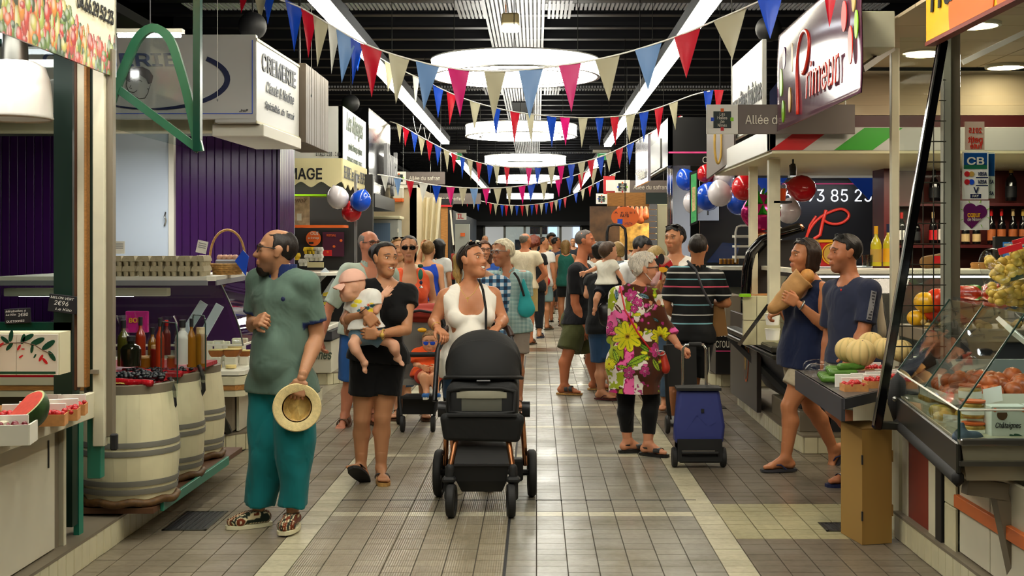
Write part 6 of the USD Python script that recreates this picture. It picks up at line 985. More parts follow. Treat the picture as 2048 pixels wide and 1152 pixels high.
part(it, 'aisle_sign', bx(1.84, 1.88, 10.2, 11.8, 2.58, 3.28, .004), 'signwhite'); part(it, 'aisle_lettering', text('aux pâtes fraîches', .17, (1.835, 11.7, 2.80), -Y_, Z_, width=1.5, bold=True), 'ink'); part(it, 'blue_stripe', prism([(1.9, 2.6), (2.02, 2.6), (2.02, 3.0), (1.9, 2.85)], (0, 10.19, 0), X_, Z_, .004), 'navy')
part(it, 'pillar', J(fb_(1499, 1516, 320, 600, 11.2, .06, .004), fb_(1538, 1561, 318, 610, 10.0, .08, .004)), 'paintwhite', kind='stuff')
part(it, 'worktop', J(bx(2.12, 5.2, D5-.05, D5+.6, 1.375, 1.41, .005), bx(2.05, 2.14, D5+.2, 12.4, 1.375, 1.41)), 'white'); part(it, 'worktop_lamp', bx(2.2, 5.0, D5+.05, D5+.09, 1.345, 1.36), 'warmlamp')
part(it, 'case_glass', J(grid(lambda u, v: (2.1+3*u, D5-.2+.18*v**1.5, .78+.56*v), 2, 8), grid(lambda u, v: (1.95+.12*v**1.5, D5-.2+1.4*u, .78+.56*v), 2, 8)), 'glass', True); part(it, 'case_deck', bx(1.95, 5.2, D5-.22, D5+.6, .70, .76, .008), 'steel'); part(it, 'case_ledge', J(bar((1.86, 12.0, .80), (1.92, 9.9, .77), .12, .05, bev=.01), bar((1.86, 12.0, .74), (1.92, 9.9, .71), .10, .04, bev=.01)), 'darksteel'); part(it, 'case_back', bx(2.2, 5.2, D5+.62, D5+.64, .76, 1.37), 'dark')
part(it, 'case_base', bx(2.25, 5.2, D5+.1, D5+.5, .14, .70), 'charcoal'); part(it, 'side_panel', bx(1.93, 1.97, 10.95, 12.45, .13, .95, .004), mat('panelbrown', '2e2826', .35)); part(it, 'diagonal_bumper', bar((1.86, 12.0, .72), (2.12, 9.9, .3), .05, .06), 'rubber'); part(it, 'sloped_front', hull([(1.9, 12.0, .7), (1.95, 9.85, .7), (2.2, 9.85, .25), (2.2, 12.0, .25), (2.25, 12.0, .7), (2.25, 9.85, .7)]), 'charcoal'); part(it, 'step', bx(2.05, 2.3, 9.75, 10.9, .14, .30, .006), 'taupe')
em = part(it, 'oval_emblem', prism(affinity.scale(Point(0, 0).buffer(1, 24), .14, .26), (1.928, 11.5, .60), -Y_, Z_, .002), 'orangelid'); part(em, 'emblem_field', prism(affinity.scale(Point(0, 0).buffer(1, 24), .125, .24), (1.926, 11.5, .60), -Y_, Z_, .002), 'panelbrown'); part(em, 'emblem_art', J(*[prism(affinity.scale(Point(0, 0).buffer(1, 8), .03, .06), (1.923, 11.5+a, .6+b_), -Y_, Z_, .002) for a, b_ in ((0, .05), (.03, -.02), (-.03, .0), (.01, -.09))]), 'gold', kind='stuff')
for k, (px0, px1) in enumerate(((1487, 1513), (1514, 1560))): part(it, 'tiled_block', fb_(px0, px1, 592, 640, 10.3, .05, .003), 'rawtile'); part(it, 'tiled_block', fb_(px0, px1, 641, 690, 10.3, .05, .003), 'rawtile')
part(it, 'chrome_strut', bar(W(1478, 690, 10.2), W(1552, 590, 10.1), .03, .03), 'chrome')
part(it, 'green_rail', fb_(1480, 1502, 588, 594, 10.25, .06), 'lime')
for i, (px, py) in enumerate(((1545, 610), (1545, 640))):
    c = W(px, py+40, 10.0); t = thing('plastic_tub', 'white round tub stacked %s in the case beside the bread woman' % ('on top', 'below')[i], 'tub', c); part(t, 'tub', lathe([(0, 0), (.05, 0), (.06, .08), (0, .08)], c, 20), 'paper', 30); part(t, 'lid', lathe([(.062, .08), (.064, .092), (0, .092)], c, 20), 'white', 30)
bc_ = thing('bread_case', 'black-framed rounded bakery case between the cream pillars', 'display case', W(1530, 600, 10.9)); fr_ = [W(*p, 10.9) for p in ((1492, 598), (1494, 540), (1502, 505), (1525, 480), (1560, 468), (1600, 455))]; part(bc_, 'frame', tube(fr_, .045, 8), 'blackgloss', True); part(bc_, 'rear_frame', tube([p+A(.12, .4, 0) for p in fr_], .03, 8), 'blackgloss', True); part(bc_, 'glass', grid(lambda u, v: np.moveaxis(np.array(fr_)[np.round(u*5).astype(int)]+v[..., None]*A(.12, .4, 0), -1, 0), 6, 2), 'glass'); part(bc_, 'knob', ball(fr_[-1], .035, 2), 'copper', True); part(bc_, 'shelf', bx(wx(1496, 11), wx(1600, 11), 10.95, 11.35, wz(598, 11), wz(590, 11)), 'wood'); part(bc_, 'back', bx(wx(1505, 11.4), wx(1620, 11.4), 11.4, 11.42, wz(598, 11.4), wz(480, 11.4)), 'dark')
# wall of bottles
bw = thing('bottle_shelves', 'dark red wooden shelves of bottles behind the delicatessen', 'shelf', (3.9, 11.6, 1.4)); DW = 11.5
part(bw, 'back_board', bx(wx(1765, DW), 5.6, DW+.3, DW+.34, 1.0, 2.35), mat('shelfred', '571a14', .45)); part(bw, 'shelf', bx(wx(1768, DW), 5.6, DW, DW+.3, wz(412, DW), wz(406, DW)), 'darkred'); part(bw, 'shelf', bx(wx(1768, DW), 5.6, DW, DW+.3, wz(496, DW), wz(490, DW)), 'darkred'); part(bw, 'side_board', bx(wx(1765, DW), wx(1776, DW), DW-.05, DW+.3, 1.0, 2.35), 'darkred')
mat('wineblack', '0c0a0c', .12, coat=.5); mat('labelorange', 'b8602c', .6); mat('limoncello', 'd8c832', .15, coat=.5)
def wine(label, px, pyb, pyt, d, rpx, m_='wineblack', lab='paper', capm='redcap', group=None):
    c = W(px, pyb, d); H_ = W(0, pyt, d)[2]-c[2]; r = rpx/FP*d; t = thing('wine_bottle', label, 'bottle', c, group=group); part(t, 'bottle_glass', lathe([(0, 0), (r, 0), (r, H_*.52), (r*.75, H_*.64), (r*.34, H_*.74), (r*.32, H_*.97), (0, H_*.97)], c, 18), m_, 30); part(t, 'label', lathe([(r*1.015, H_*.1), (r*1.015, H_*.42)], c, 18), lab, True); part(t, 'capsule', lathe([(r*.38, H_*.8), (r*.38, H_), (0, H_)], c, 12), capm, 30)
for i, (px, pyb, pyt, r_, lb, cp) in enumerate(((2022, 402, 332, 11, 'ink', 'gold'), (1983, 488, 418, 8, 'labelorange', 'redcap'), (2003, 488, 418, 8.5, 'labelorange', 'redcap'), (2026, 488, 418, 8.5, 'labelorange', 'tan'), (2046, 488, 418, 8.5, 'labelorange', 'gold'), (1931, 488, 440, 8, 'tan', 'ink'), (1953, 488, 440, 8, 'tan', 'ink'), (1868, 402, 338, 10, 'ink', 'ink'), (1886, 402, 345, 8, 'ink', 'ink'), (1866, 486, 424, 8, 'red', 'tan'), (1884, 486, 420, 8, 'paper', 'ink'), (1803, 486, 425, 9, 'paper', 'redcap'), (1832, 486, 432, 9, 'ink', 'ink'))):
    wine(('large black bottle alone on the top shelf at the right', 'wine bottle with orange label, first right of the heart card', 'wine bottle with orange label, second right of the heart card', 'wine bottle with orange label and tan capsule at the right', 'wine bottle with orange label at the right picture edge', 'tan-labelled bottle below the heart card, left one', 'tan-labelled bottle below the heart card, right one', 'black bottle on the top shelf behind the wire grid', 'narrow black bottle on the top shelf beside the grey post', 'bottle with red label behind the wire grid', 'bottle with pale label just left of the grey post', 'bottle with pale label right of the cream post', 'dark bottle behind the slanting black strut')[i], px, pyb, pyt, DW-.0+.12, r_, 'wineblack', lb, cp)
for i, px in enumerate((1752, 1777)): wine(('yellow lemon liqueur bottle left, on the white worktop', 'yellow lemon liqueur bottle right, by the cream post')[i], px, 532, 452 if i == 0 else 448, 9.85, 11, 'limoncello', 'gold' if i == 0 else 'yellow', 'yellow' if i == 0 else 'navy')
tn = thing('ornate_tin', 'red and gold ornate cake tin on the delicatessen worktop', 'tin', W(1668, 532, 9.95)); part(tn, 'tin', fb_(1640, 1695, 483, 533, 9.95, .2, .01), 'red'); part(tn, 'medallion', prism(Point(0, 0).buffer(.075, 24), W(1666, 508, 9.945), X_, Z_, .004), 'gold'); part(tn, 'ring', tube([W(1666+22*math.cos(a), 508+21*math.sin(a), 9.94) for a in np.linspace(0, 6.28, 25)[:-1]], .006, 5, closed=True), 'yellow', True); part(tn, 'lid', fb_(1638, 1697, 479, 485, 9.94, .21), 'yellow')
for i, (px, d) in enumerate(((1730, 9.8), (1738, 9.85), (1740, 9.78))):
    c = W(px, 535, d); t = thing('glass_tumbler', ('clear tumbler at the left of the small stack', 'clear tumbler in the middle of the small stack', 'clear tumbler at the right of the small stack')[i], 'glass', c); part(t, 'glass', lathe([(0, .002), (.02, .002), (.026, .1), (.024, .1), (.019, .006), (0, .006)], c, 16), 'plastic', 30)
scn = thing('till_screen', 'dark till screen with blue display behind the dumpling bags', 'monitor', W(2020, 530, 9.9)); part(scn, 'case', fb_(1990, 2060, 473, 535, 9.95, .06, .006), 'ink'); part(scn, 'display', fb_(2006, 2060, 484, 520, 9.945, .004), mat('screenblue', '2a5f94', .3, emit=.5)); part(scn, 'bar', fb_(2008, 2055, 487, 492, 9.94, .003), 'white')
cre = thing('crepe_stack', 'stack of thin pancakes in a packet on the white worktop', 'food', W(1968, 532, 9.9))
for k in range(6): part(cre, 'pancake', lathe([(0, 0), (.1-.004*(k % 2), 0), (.1-.004*(k % 2), .007), (0, .007)], A(wx(1966+k % 3, 9.95), 9.95, 1.412+.0085*k), 24), 'crust')
pb_ = thing('paper_parcel', 'brown paper parcel with red label on the worktop behind the grid', 'packet', W(1868, 530, 9.8)); part(pb_, 'parcel', blend([Pr(W(1852, 525, 9.9), W(1882, 522, 9.9), .05, .06)], .012, .01), 'kraft', True); part(pb_, 'label', fb_(1868, 1885, 512, 527, 9.8, .01), 'red')
# stickers on the glass
DK = 7.33
pc = thing('payment_sticker', 'payment card sticker panel with CB and VISA marks on the glass', 'sticker', W(1952, 400, DK)); part(pc, 'panel', fb_(1925, 1977, 303, 399, DK, .004), 'paper'); part(pc, 'cb_field', fb_(1928, 1974, 306, 338, DK-.002, .003), mat('cbblue', '0e4a8c', .35)); part(pc, 'cb_green', fb_(1928, 1974, 330, 338, DK-.003, .003), mat('cbgreen', '1f6a4a', .35)); part(pc, 'cb_mark', J(text('CB', .042, W(1934, 329, DK-.004), width=.10, bold=True)), 'white')
for yy, c2 in ((348, 'red'), (364, 'blue')):
    part(pc, 'card_disc', prism(Point(0, 0).buffer(.016, 18), W(1934, yy, DK-.003), X_, Z_, .002), 'red'); part(pc, 'card_disc', prism(Point(0, 0).buffer(.016, 18), W(1943, yy, DK-.0025), X_, Z_, .002), 'gold' if c2 == 'red' else 'blue'); part(pc, 'visa_mark', text('VISA', .02, W(1955, yy+3, DK-.003), width=.052, bold=True, slant=.2), 'navy'); part(pc, 'rule', fb_(1952, 1976, yy+6, yy+8, DK-.002, .002), 'navy')
part(pc, 'vpay_mark', J(text('V', .034, W(1947, 386, DK-.003), width=.03, bold=True)), 'navy'); part(pc, 'pay_box', fb_(1941, 1962, 388, 396, DK-.003, .003), 'navy'); part(pc, 'pay_text', text('PAY', .014, W(1945, 394.5, DK-.004), width=.036, bold=True), 'white')
p2 = thing('payment_sticker', 'second payment sticker partly hidden behind the first one', 'sticker', W(1983, 396, DK+.02)); part(p2, 'panel', fb_(1940, 1990, 305, 397, DK+.03, .004), 'paper'); part(p2, 'cb_field', fb_(1977, 1989, 308, 352, DK+.027, .003), 'cbblue'); part(p2, 'visa_mark', J(text('SA', .02, W(1979, 367, DK+.026), width=.024, bold=True), text('SA', .02, W(1979, 390, DK+.026), width=.024, bold=True)), 'navy')
hs = thing('heart_sticker', 'white sticker with a purple heart reading coeur de Nîmes', 'sticker', W(1951, 461, DK)); part(hs, 'card', fb_(1921, 1979, 401, 460, DK, .004), 'paper'); part(hs, 'heart', prism(union_all([Point(-.028, .02).buffer(.04, 20), Point(.03, .01).buffer(.04, 20), Polygon([(-.066, .008), (.068, -.004), (-.02, -.09), (-.066, -.05)])]), W(1950, 427, DK-.002), X_, Z_, .002), mat('heartpurple', '641058', .4)); part(hs, 'word', text('cœur', .03, W(1935, 434, DK-.004), width=.075, bold=True), 'yellow'); part(hs, 'word_small', text('de Nîmes', .02, W(1935, 442, DK-.004), width=.08), 'white'); part(hs, 'rays', J(*[bar(W(1950+26*math.cos(a), 428+24*math.sin(a), DK-.002), W(1950+31*math.cos(a), 428+29*math.sin(a), DK-.002), .004, .003) for a in np.linspace(.3, 5.9, 8)]), 'lime', kind='stuff')
gs = thing('guide_sticker', 'pale red-printed 2015 guide sticker seen from its back on the glass', 'sticker', W(1948, 300, DK)); part(gs, 'card', fb_(1930, 1969, 243, 300, DK, .004), mat('posterpink', 'd8bfa8', .6)); rev = lambda s_, h, px, py, w_: text(s_, h, W(px, py, DK-.003), -X_, Z_, width=w_, bold=True, t=-.002); part(gs, 'print', J(rev('2015', .03, 1963, 266, .075), rev('petit', .034, 1965, 285, .085), rev('futé', .03, 1964, 297, .07)), 'scriptred')
# caterer: black board with phone number, balloons
D6 = 14.3; ca = thing('caterer_kiosk', 'black caterer kiosk with phone number in white and pink line', 'kiosk', (3, D6, .13))
part(ca, 'board', bx(wx(1400, D6+.6), 5.8, D6+.6, D6+.66, 1.1, wz(350, D6+.6)), mat('blackgloss2', '121214', .3)); part(ca, 'pink_line', bx(wx(1500, D6+.6), wx(1765, D6+.6), D6+.59, D6+.6, wz(369, D6+.6), wz(366, D6+.6)), 'pink'); part(ca, 'phone_number', text('04 66 93 85 25', .145, W(1520, 403, D6+.59), width=1.33), mat('litwhite', 'e8ecf4', .5, emit=.7), kind='stuff'); part(ca, 'white_panel', bx(wx(1590, D6), wx(1765, D6), D6+.4, D6+.45, wz(352, D6), wz(320, D6)), 'signwhite'); part(ca, 'soffit_panel', bx(wx(1455, D6), wx(1590, D6), D6+.4, D6+.45, wz(352, D6), wz(330, D6)), 'charcoal')
rp = [(1612, 478), (1622, 455), (1640, 435), (1665, 422), (1690, 420), (1698, 430), (1690, 442), (1672, 448), (1655, 445), (1645, 437)]; part(ca, 'red_script', J(tube(curve([W(*p, D6+.58) for p in rp], 50), .018, 6), tube([W(*p, D6+.58) for p in ((1652, 420), (1645, 445), (1640, 470), (1628, 478))], .022, 6), tube([W(*p, D6+.58) for p in ((1612, 478), (1620, 450), (1632, 432))], .016, 6)), 'scriptred', True)
part(ca, 'fascia', bx(wx(1335, D6), wx(1480, D6), D6-.1, D6-.04, wz(332, D6), wz(236, D6)), 'blackgloss2'); part(ca, 'fascia_line', bx(wx(1335, D6), wx(1480, D6), D6-.11, D6-.1, wz(308, D6), wz(304.5, D6)), 'pink'); part(ca, 'fascia_letter', text('Chez', .07, W(1405, 326, D6-.11), width=.24), 'white'); part(ca, 'side_fascia', bx(wx(1335, D6), wx(1335, D6)+.05, D6-.1, 17, wz(332, D6), wz(236, D6)), 'blackgloss2'); part(ca, 'side_board', bx(wx(1305, 16), wx(1305, 16)+.03, 15.0, 16.6, wz(345, 16), wz(290, 16)), 'chrome' if 0 else 'darksteel')
part(ca, 'white_column', fb_(1346, 1381, 330, 600, D6+.2, .2, .01), mat('colwhite', 'b9c2d4', .4)); part(ca, 'steel_edge', J(fb_(1335, 1340, 330, 600, D6+.15, .04), fb_(1341, 1345, 330, 600, D6+.15, .04)), 'chrome', kind='stuff'); part(ca, 'counter_top', bx(wx(1420, D6-.3), 5, D6-.4, D6+.3, wz(540, D6-.3), wz(533, D6-.3), .004), 'white'); part(ca, 'counter_glass', bx(wx(1425, D6-.3), 3.2, D6-.42, D6-.41, .95, wz(541, D6-.3)), 'glass'); part(ca, 'counter_front', bx(2.0, 5, D6-.35, D6+.3, .16, .95), 'blackgloss2'); part(ca, 'front_text', J(text('pâtes', .10, W(1420, 673, D6-.36), width=.185), text('en croute', .10, W(1412, 695, D6-.36), width=.33)), 'white'); part(ca, 'front_line', bx(2.0, 3.2, D6-.365, D6-.35, wz(703, D6-.35), wz(701, D6-.35)), 'pink'); part(ca, 'white_notice', fb_(1396, 1438, 395, 441, D6+.55, .02), 'colwhite'); part(ca, 'arrow', fb_(1415, 1417, 418, 430, D6+.54, .01), 'ink')
part(ca, 'sneeze_guard', hull([W(*p, D6-.05+k) for p in ((1413, 525), (1445, 485), (1480, 488), (1470, 525)) for k in (0, .02)]), mat('tintblue', '1c2a4a', .15)); part(ca, 'brown_box', fb_(1450, 1482, 590, 672, 13.0, .5, .01), 'taupe')
rk = thing('bread_rack', 'white wire bread rack on the caterer counter', 'rack', W(1490, 520, 13.6)); part(rk, 'frame', tube([W(*p, 13.6) for p in ((1471, 525), (1471, 465), (1474, 454), (1482, 451), (1555, 451), (1562, 456), (1562, 520))], .012, 6), 'white', True); part(rk, 'shelf', J(*[fb_(1473, 1560, y, y+5, 13.6, .3) for y in (470, 490, 512)]), 'white', kind='stuff')
for k in range(5):
    c = W(1442+8*k, 528, 13.9); t = thing('small_jar', 'small golden preserve jar on the caterer counter, %s from the left' % ('first', 'second', 'third', 'fourth', 'fifth')[k], 'jar', c, group=None); part(t, 'jar_glass', lathe([(0, 0), (.02, 0), (.021, .05), (0, .05)], c, 12), 'amber', 30); part(t, 'lid', lathe([(.021, .05), (.021, .06), (0, .06)], c, 12), 'gold', 30)
part(ca, 'counter_sign', fb_(1448, 1470, 600, 645, 13.7, .02), 'pink')
mn = thing('menu_screen', 'tall narrow backlit green menu screen among the balloons', 'sign', W(1387, 450, 13.3)); part(mn, 'frame', hull([W(*p, 13.3+k) for p in ((1379, 345), (1395, 340), (1395, 446), (1380, 452)) for k in (0, .06)]), 'ink'); part(mn, 'display', hull([W(*p, 13.29+k) for p in ((1382, 350), (1393, 346), (1393, 442), (1382, 447)) for k in (0, .005)]), mat('vcmenu', '3f8a50', .3, emit=.5, var=.7, vscale=9)); part(mn, 'cups', hull([W(*p, 13.28+k) for p in ((1384, 375), (1391, 373), (1391, 420), (1384, 424)) for k in (0, .004)]), mat('menucups', 'b8a070', .3, emit=.3, var=.5, vscale=30))
for i, (px, py, d, r_, m_, tl) in enumerate(((1373, 360, 13.8, 21, 'bal_blue', 150), (1410, 348, 13.6, 17, 'bal_red', 190), (1389, 405, 13.8, 23, 'bal_white', 180), (1428, 352, 13.7, 20, 'bal_red', 170), (1416, 394, 13.5, 27, 'bal_blue', 200), (1448, 358, 13.6, 22, 'bal_white', 180), (1440, 388, 13.2, 25, 'bal_white', 170), (1478, 405, 13.5, 25, 'bal_blue', 200), (1488, 376, 13.0, 25, 'bal_red', 180), (1604, 377, 12.2, 27, 'bal_red', 110), (1578, 423, 12.6, 24, 'bal_white', 190))):
    balloon(('blue balloon against the white column of the caterer', 'small red balloon at the top left of the balloon garland', 'white balloon low behind the green menu screen', 'red balloon behind the grey hanging sign', 'large blue balloon right of the menu screen', 'white balloon at the back of the garland', 'white balloon in front of the blue ones', 'blue balloon low beside the first cream pillar', 'red balloon beside the first cream pillar', 'large red balloon in front of the phone number', 'white balloon below the large red one')[i], px, py, d, r_, m_, tl)
df = thing('foil_balloon', 'pink foil balloon shaped like a dragon fruit with green scales', 'balloon', W(1520, 470, 11.8)); c = W(1522, 430, 11.8); v, f = ball((0, 0, 0), 1, 4); kk = 1-.12*np.clip(-v[:, 2], 0, 1)**2*0; part(df, 'skin', (v*A(.19, .1, .2)*(1-.25*np.clip(-v[:, 2:], 0, 1))+c, f), mat('foilpink', 'b8206a', .15, .6), True)
part(df, 'scales', J(*[hull([c+A(x, -.095*math.sqrt(max(0, 1-(x/.19)**2-(z/.2)**2))-.004, z)+o for o in (A(-.05, 0, 0), A(.05, 0, 0), A(0, -.01, .1), A(0, -.025, .02))]) for x, z in ((-.12, .08), (-.04, .1), (.06, .1), (.13, .06), (0, 0), (.08, -.02), (-.09, -.02))]), mat('foilgreen', '2a8a1c', .15, .6)); part(df, 'crown', J(*[bar(c+A(x*.3, 0, .18), c+A(x, 0, .25), .04, .02) for x in (-.12, -.05, .03, .1)]), 'foilgreen'); part(df, 'base', ball(c-Z_*.19, (.08, .05, .04), 2), 'copper', True)
sp = thing('spot_lamp', 'black spotlight with round lens hanging under the delicatessen fascia', 'lamp', W(1586, 350, 10.2)); part(sp, 'body', lathe([(0, 0), (.028, 0), (.03, .06), (.02, .1), (0, .1)], W(1586, 352, 10.2), 16), 'darkmetal', 30); part(sp, 'lens', lathe([(0, 0), (.024, 0)][::-1], W(1586, 352.5, 10.2), 16), 'coollamp'); part(sp, 'stem', tube([W(1580, 330, 10.2), W(1581, 345, 10.2), W(1586, 335, 10.2), W(1586, 312, 10.2)], .008, 6), 'ink', True)
jc = thing('juice_cup', 'plastic cup of orange juice with domed lid on a small shelf', 'cup', W(1562, 402, 10.1)); part(jc, 'cup', lathe([(0, 0), (.035, 0), (.045, .1), (0, .1)], W(1562, 402, 10.1), 18), mat('juice', 'd8501c', .3), 30); part(jc, 'lid', lathe([(.046, .1), (.045, .12), (.03, .145), (0, .15)], W(1562, 402, 10.1), 18), 'plastic', True); part(jc, 'shelf', fb_(1548, 1584, 402, 406, 10.0, .2), 'ink')
for lab, pts in (('blue pennant with white print hanging above the phone number, right', ((1696, 356), (1764, 356), (1738, 400))), ('blue pennant hanging left of the red balloon, before the phone number', ((1508, 356), (1575, 356), (1537, 398)))): solo('blue_pennant', prism([(W(*p, 13.4)[0], W(*p, 13.4)[2]) for p in pts], (0, 13.4, 0), X_, Z_, .006), 'blue', lab, 'pennant')
gsn = thing('grey_hanging_sign', 'grey hanging sign with an oval emblem, under the nearest street sign', 'sign', W(1440, 300, 12)); part(gsn, 'panel', hull([W(1413, 250, 12.6), W(1468, 240, 11.4), W(1413, 358, 12.6), W(1468, 318, 11.4)]+[W(1413, 250, 12.6)+A(.02, .02, 0), W(1468, 240, 11.4)+A(.02, .02, 0), W(1413, 358, 12.6)+A(.02, .02, 0), W(1468, 318, 11.4)+A(.02, .02, 0)]), 'signgrey'); part(gsn, 'emblem', tube([W(1436+7*math.cos(a), 285+42*math.sin(a), 11.9-.0) for a in np.linspace(0, 6.28, 25)[:-1]], .012, 5, closed=True), 'gold', True)
# farther right: ham stall with orange disc, cream louvred column
D7 = 19.0; hm = thing('ham_stall', 'cluttered stall with hams, timber and hanging tools far down on the right', 'market stall', (1.9, D7, .13)); part(hm, 'header', bx(wx(1215, D7), wx(1340, D7), D7, D7+.1, wz(412, D7), wz(385, D7)), 'wood'); part(hm, 'dark_board', fb_(1292, 1345, 385, 408, D7-.1, .05), mat('darkslate', '22302f', .5)); part(hm, 'column', fb_(1314, 1338, 408, 600, D7-.3, .25, .01), 'cream'); part(hm, 'counter', bx(wx(1215, D7), wx(1320, D7), D7-.2, D7+.5, .16, 1.05), 'boothbeige'); part(hm, 'back', bx(wx(1180, 21), wx(1320, 21), 21, 21.1, .16, 2.25), mat('hambrown', '4e3620', .6, var=.5, vscale=6)); part(hm, 'lit_shelf', fb_(1240, 1298, 446, 500, 20.5, .1), mat('warmshelf', 'c99a4a', .6, var=.7, vscale=9))
for k in range(10): part(hm, 'louvre', fb_(1299, 1314, 408+k*12, 418+k*12, D7-.32, .03), 'grey')
for k in range(7): part(hm, 'ham', blend([Pr(W(1238+9*k, 415, 20.2), W(1236+9*k, 432+4*(k % 3), 20.2), .03, .07)], .025), 'cured', True)
od = thing('orange_disc', 'round orange sign with dark letters PAYS hanging at the ham stall', 'sign', W(1250, 455, 18.17)); part(od, 'disc', prism(affinity.scale(Point(0, 0).buffer(1, 40), .20, .15), W(1250, 434, 18.17), X_, Z_, .01), 'orange'); part(od, 'lettering', J(text('PAYS', .04, W(1241, 434, 18.15), width=.12, bold=True), text('A  n o b l', .03, W(1229, 427, 18.15), width=.3)), 'ink'); part(od, 'lower_text', text('Le Kg The', .035, W(1248, 449, 18.15), width=.12), 'navy'); part(od, 'hanger', tube([W(1250, 415, 18.17), W(1250, 415, 18.17)*A(1, 1, 0)+Z_*(CZ-.055)], .005, 4), 'darkmetal'); part(od, 'blue_tag', fb_(1235, 1245, 438, 448, 18.14, .01), 'blue')
rc = thing('wire_arch', 'dark tube arch of a trolley rack in front of the ham stall', 'rack', W(1232, 560, 16)); part(rc, 'arch', tube([W(*p, 16) for p in ((1214, 739), (1214, 465), (1217, 453), (1226, 449), (1241, 450), (1250, 458), (1252, 475), (1252, 739))], .018, 7), 'darkmetal', True)
ph_ = thing('pale_poster_panel', 'tall pale hanging poster with white lettering, right of the far ring lamps', 'sign', W(1284, 370, 15)); part(ph_, 'panel', hull([W(1271, 285, 15.5), W(1296, 270, 14), W(1271, 374, 15.5), W(1296, 362, 14)]+[W(1271, 285, 15.5)+A(.03, 0, 0), W(1296, 270, 14)+A(.03, 0, 0), W(1271, 374, 15.5)+A(.03, 0, 0), W(1296, 362, 14)+A(.03, 0, 0)]), mat('postergrey', '8a8690', .15, var=.4, vscale=5)); part(ph_, 'lettering', text('Traiteur', .09, W(1273, 362, 15.3)+A(-.012, 0, 0), unit(W(1296, 352, 14)-W(1273, 362, 15.3)), Z_, width=1.1, bold=True, t=.004), 'white')
rf = thing('red_frame_sign', 'small red-framed white sign left of the far street signs on the right', 'sign', W(1218, 388, 23)); part(rf, 'frame', fb_(1207, 1230, 352, 388, 23, .04), 'red'); part(rf, 'field', fb_(1212, 1230, 360, 382, 22.98, .02), 'paper')
# ---- people in the foreground -------------------------------------------------------
def shade_cap(*a): pass
def hem_band(base, c2, zc, w=.02):
    return lambda v: np.where((np.abs(v[:, 2]-zc) < w)[:, None], lin(c2), lin(base))
# the man in the teal trousers with the straw hat
b = Body('person', 'bearded balding man in grey-green polo shirt and teal linen trousers, holding a straw hat', 553, 1050, 1.71, yaw=-28, skin='tan', head=(-48, 4, 0), hh=.262, fat=1.06, torso={'nk': (566, 546, 0), 'pv': (562, 772, 0)},
         j=dict(sL=0, eL=(634, 672, 'd', -.03), wL=(603, 757, 'd', -.235), eR=(507, 650, .2), wR=(512, 643, -1), hd=(553, 504, -.03), kL=(590, 880, -.3), kR=(538, 880, -.3), aL=(585, 1022, 0), aR=(517, 1025, .2)))
b.feet = {'R': (A(-.9, -.45, 0), Z_), 'L': (A(-.12, -1, 0), Z_)}
b.build({'L': dict(curl=.55, dirv=(-.25, -.12, -1), palm=(0, 1, 0)), 'R': dict(curl=1.0, dirv=(.45, -.6, .15), palm=(.6, .3, -.4))}, feet='', brow='1c1410', stub=.55, look=(-1, -.15, .02))
def teal_sh(v):
    o = np.zeros(len(v), bool)
    for n in 'LR':
        s0, L = b.q['s'+n], np.linalg.norm(b.q['e'+n]-b.q['s'+n]); u = (b.q['e'+n]-b.q['s'+n])/L; t = (v-s0)@u; o |= (t > L*.67) & (t < L*.8) & (np.linalg.norm(v-s0-t[:, None]*u, axis=1) < .085)
    return np.where(o[:, None], lin('1c2a58'), lin('5d7468'))
b.top('5d7468', sleeve=.74, hem=.5, loose=.02, neck='v', col=teal_sh)
q = b.q
b.collar('1a2a5c')
part(b.p, 'emblem', ball(W(566, 598, b.base[1]-.185), (.012, .004, .014), 1), 'navy')
b.bottom('0d6a6e', leg=1.94, loose=.034, t=.018, waist=.545, name='trousers', noise=.016)
b.hair('1d1511', 'short', .02, line=.02, bald=.27)
b.wear('beard', [Pr(b.H(.14, 0, -.2), b.H(.2, 0, -.36), .235*b.hh, .17*b.hh, b.hs, .95), Pr(b.H(.3, 0, -.42), b.H(.28, 0, -.46), .085*b.hh, .07*b.hh, k=.03), Pr(b.H(.38, -.1, -.245), b.H(.38, .1, -.245), .05*b.hh, .05*b.hh, k=.005, sub=True), Pr(b.H(.2, 0, .2), b.H(.45, 0, -.1), .27*b.hh, .16*b.hh, k=.01, sub=True), Pr(b.H(-.3, 0, -.1), b.H(-.3, 0, -.6), .34*b.hh, .34*b.hh, k=.01, sub=True)], '1c1512', .005, .003, 30, 'hair')
b.shades(.05, .42, rim='dark', clear=True, name='glasses')
for n in 'LR':
    st = lambda v, a, d: np.where((np.sin((v@unit(np.cross(d, Z_)))*2*np.pi/.012) > .75)[:, None], lin('e0d3ac'), np.where((np.sin((v@unit(np.cross(d, Z_)))*2*np.pi/.032) > 0)[:, None], lin('6d2f14'), lin('1e2a22')))
    b.shoe(n, '6d2f14', 'cream', t=.012, name='slip_on_shoe', col=st, ank=.0, label='striped canvas slip-on shoe')
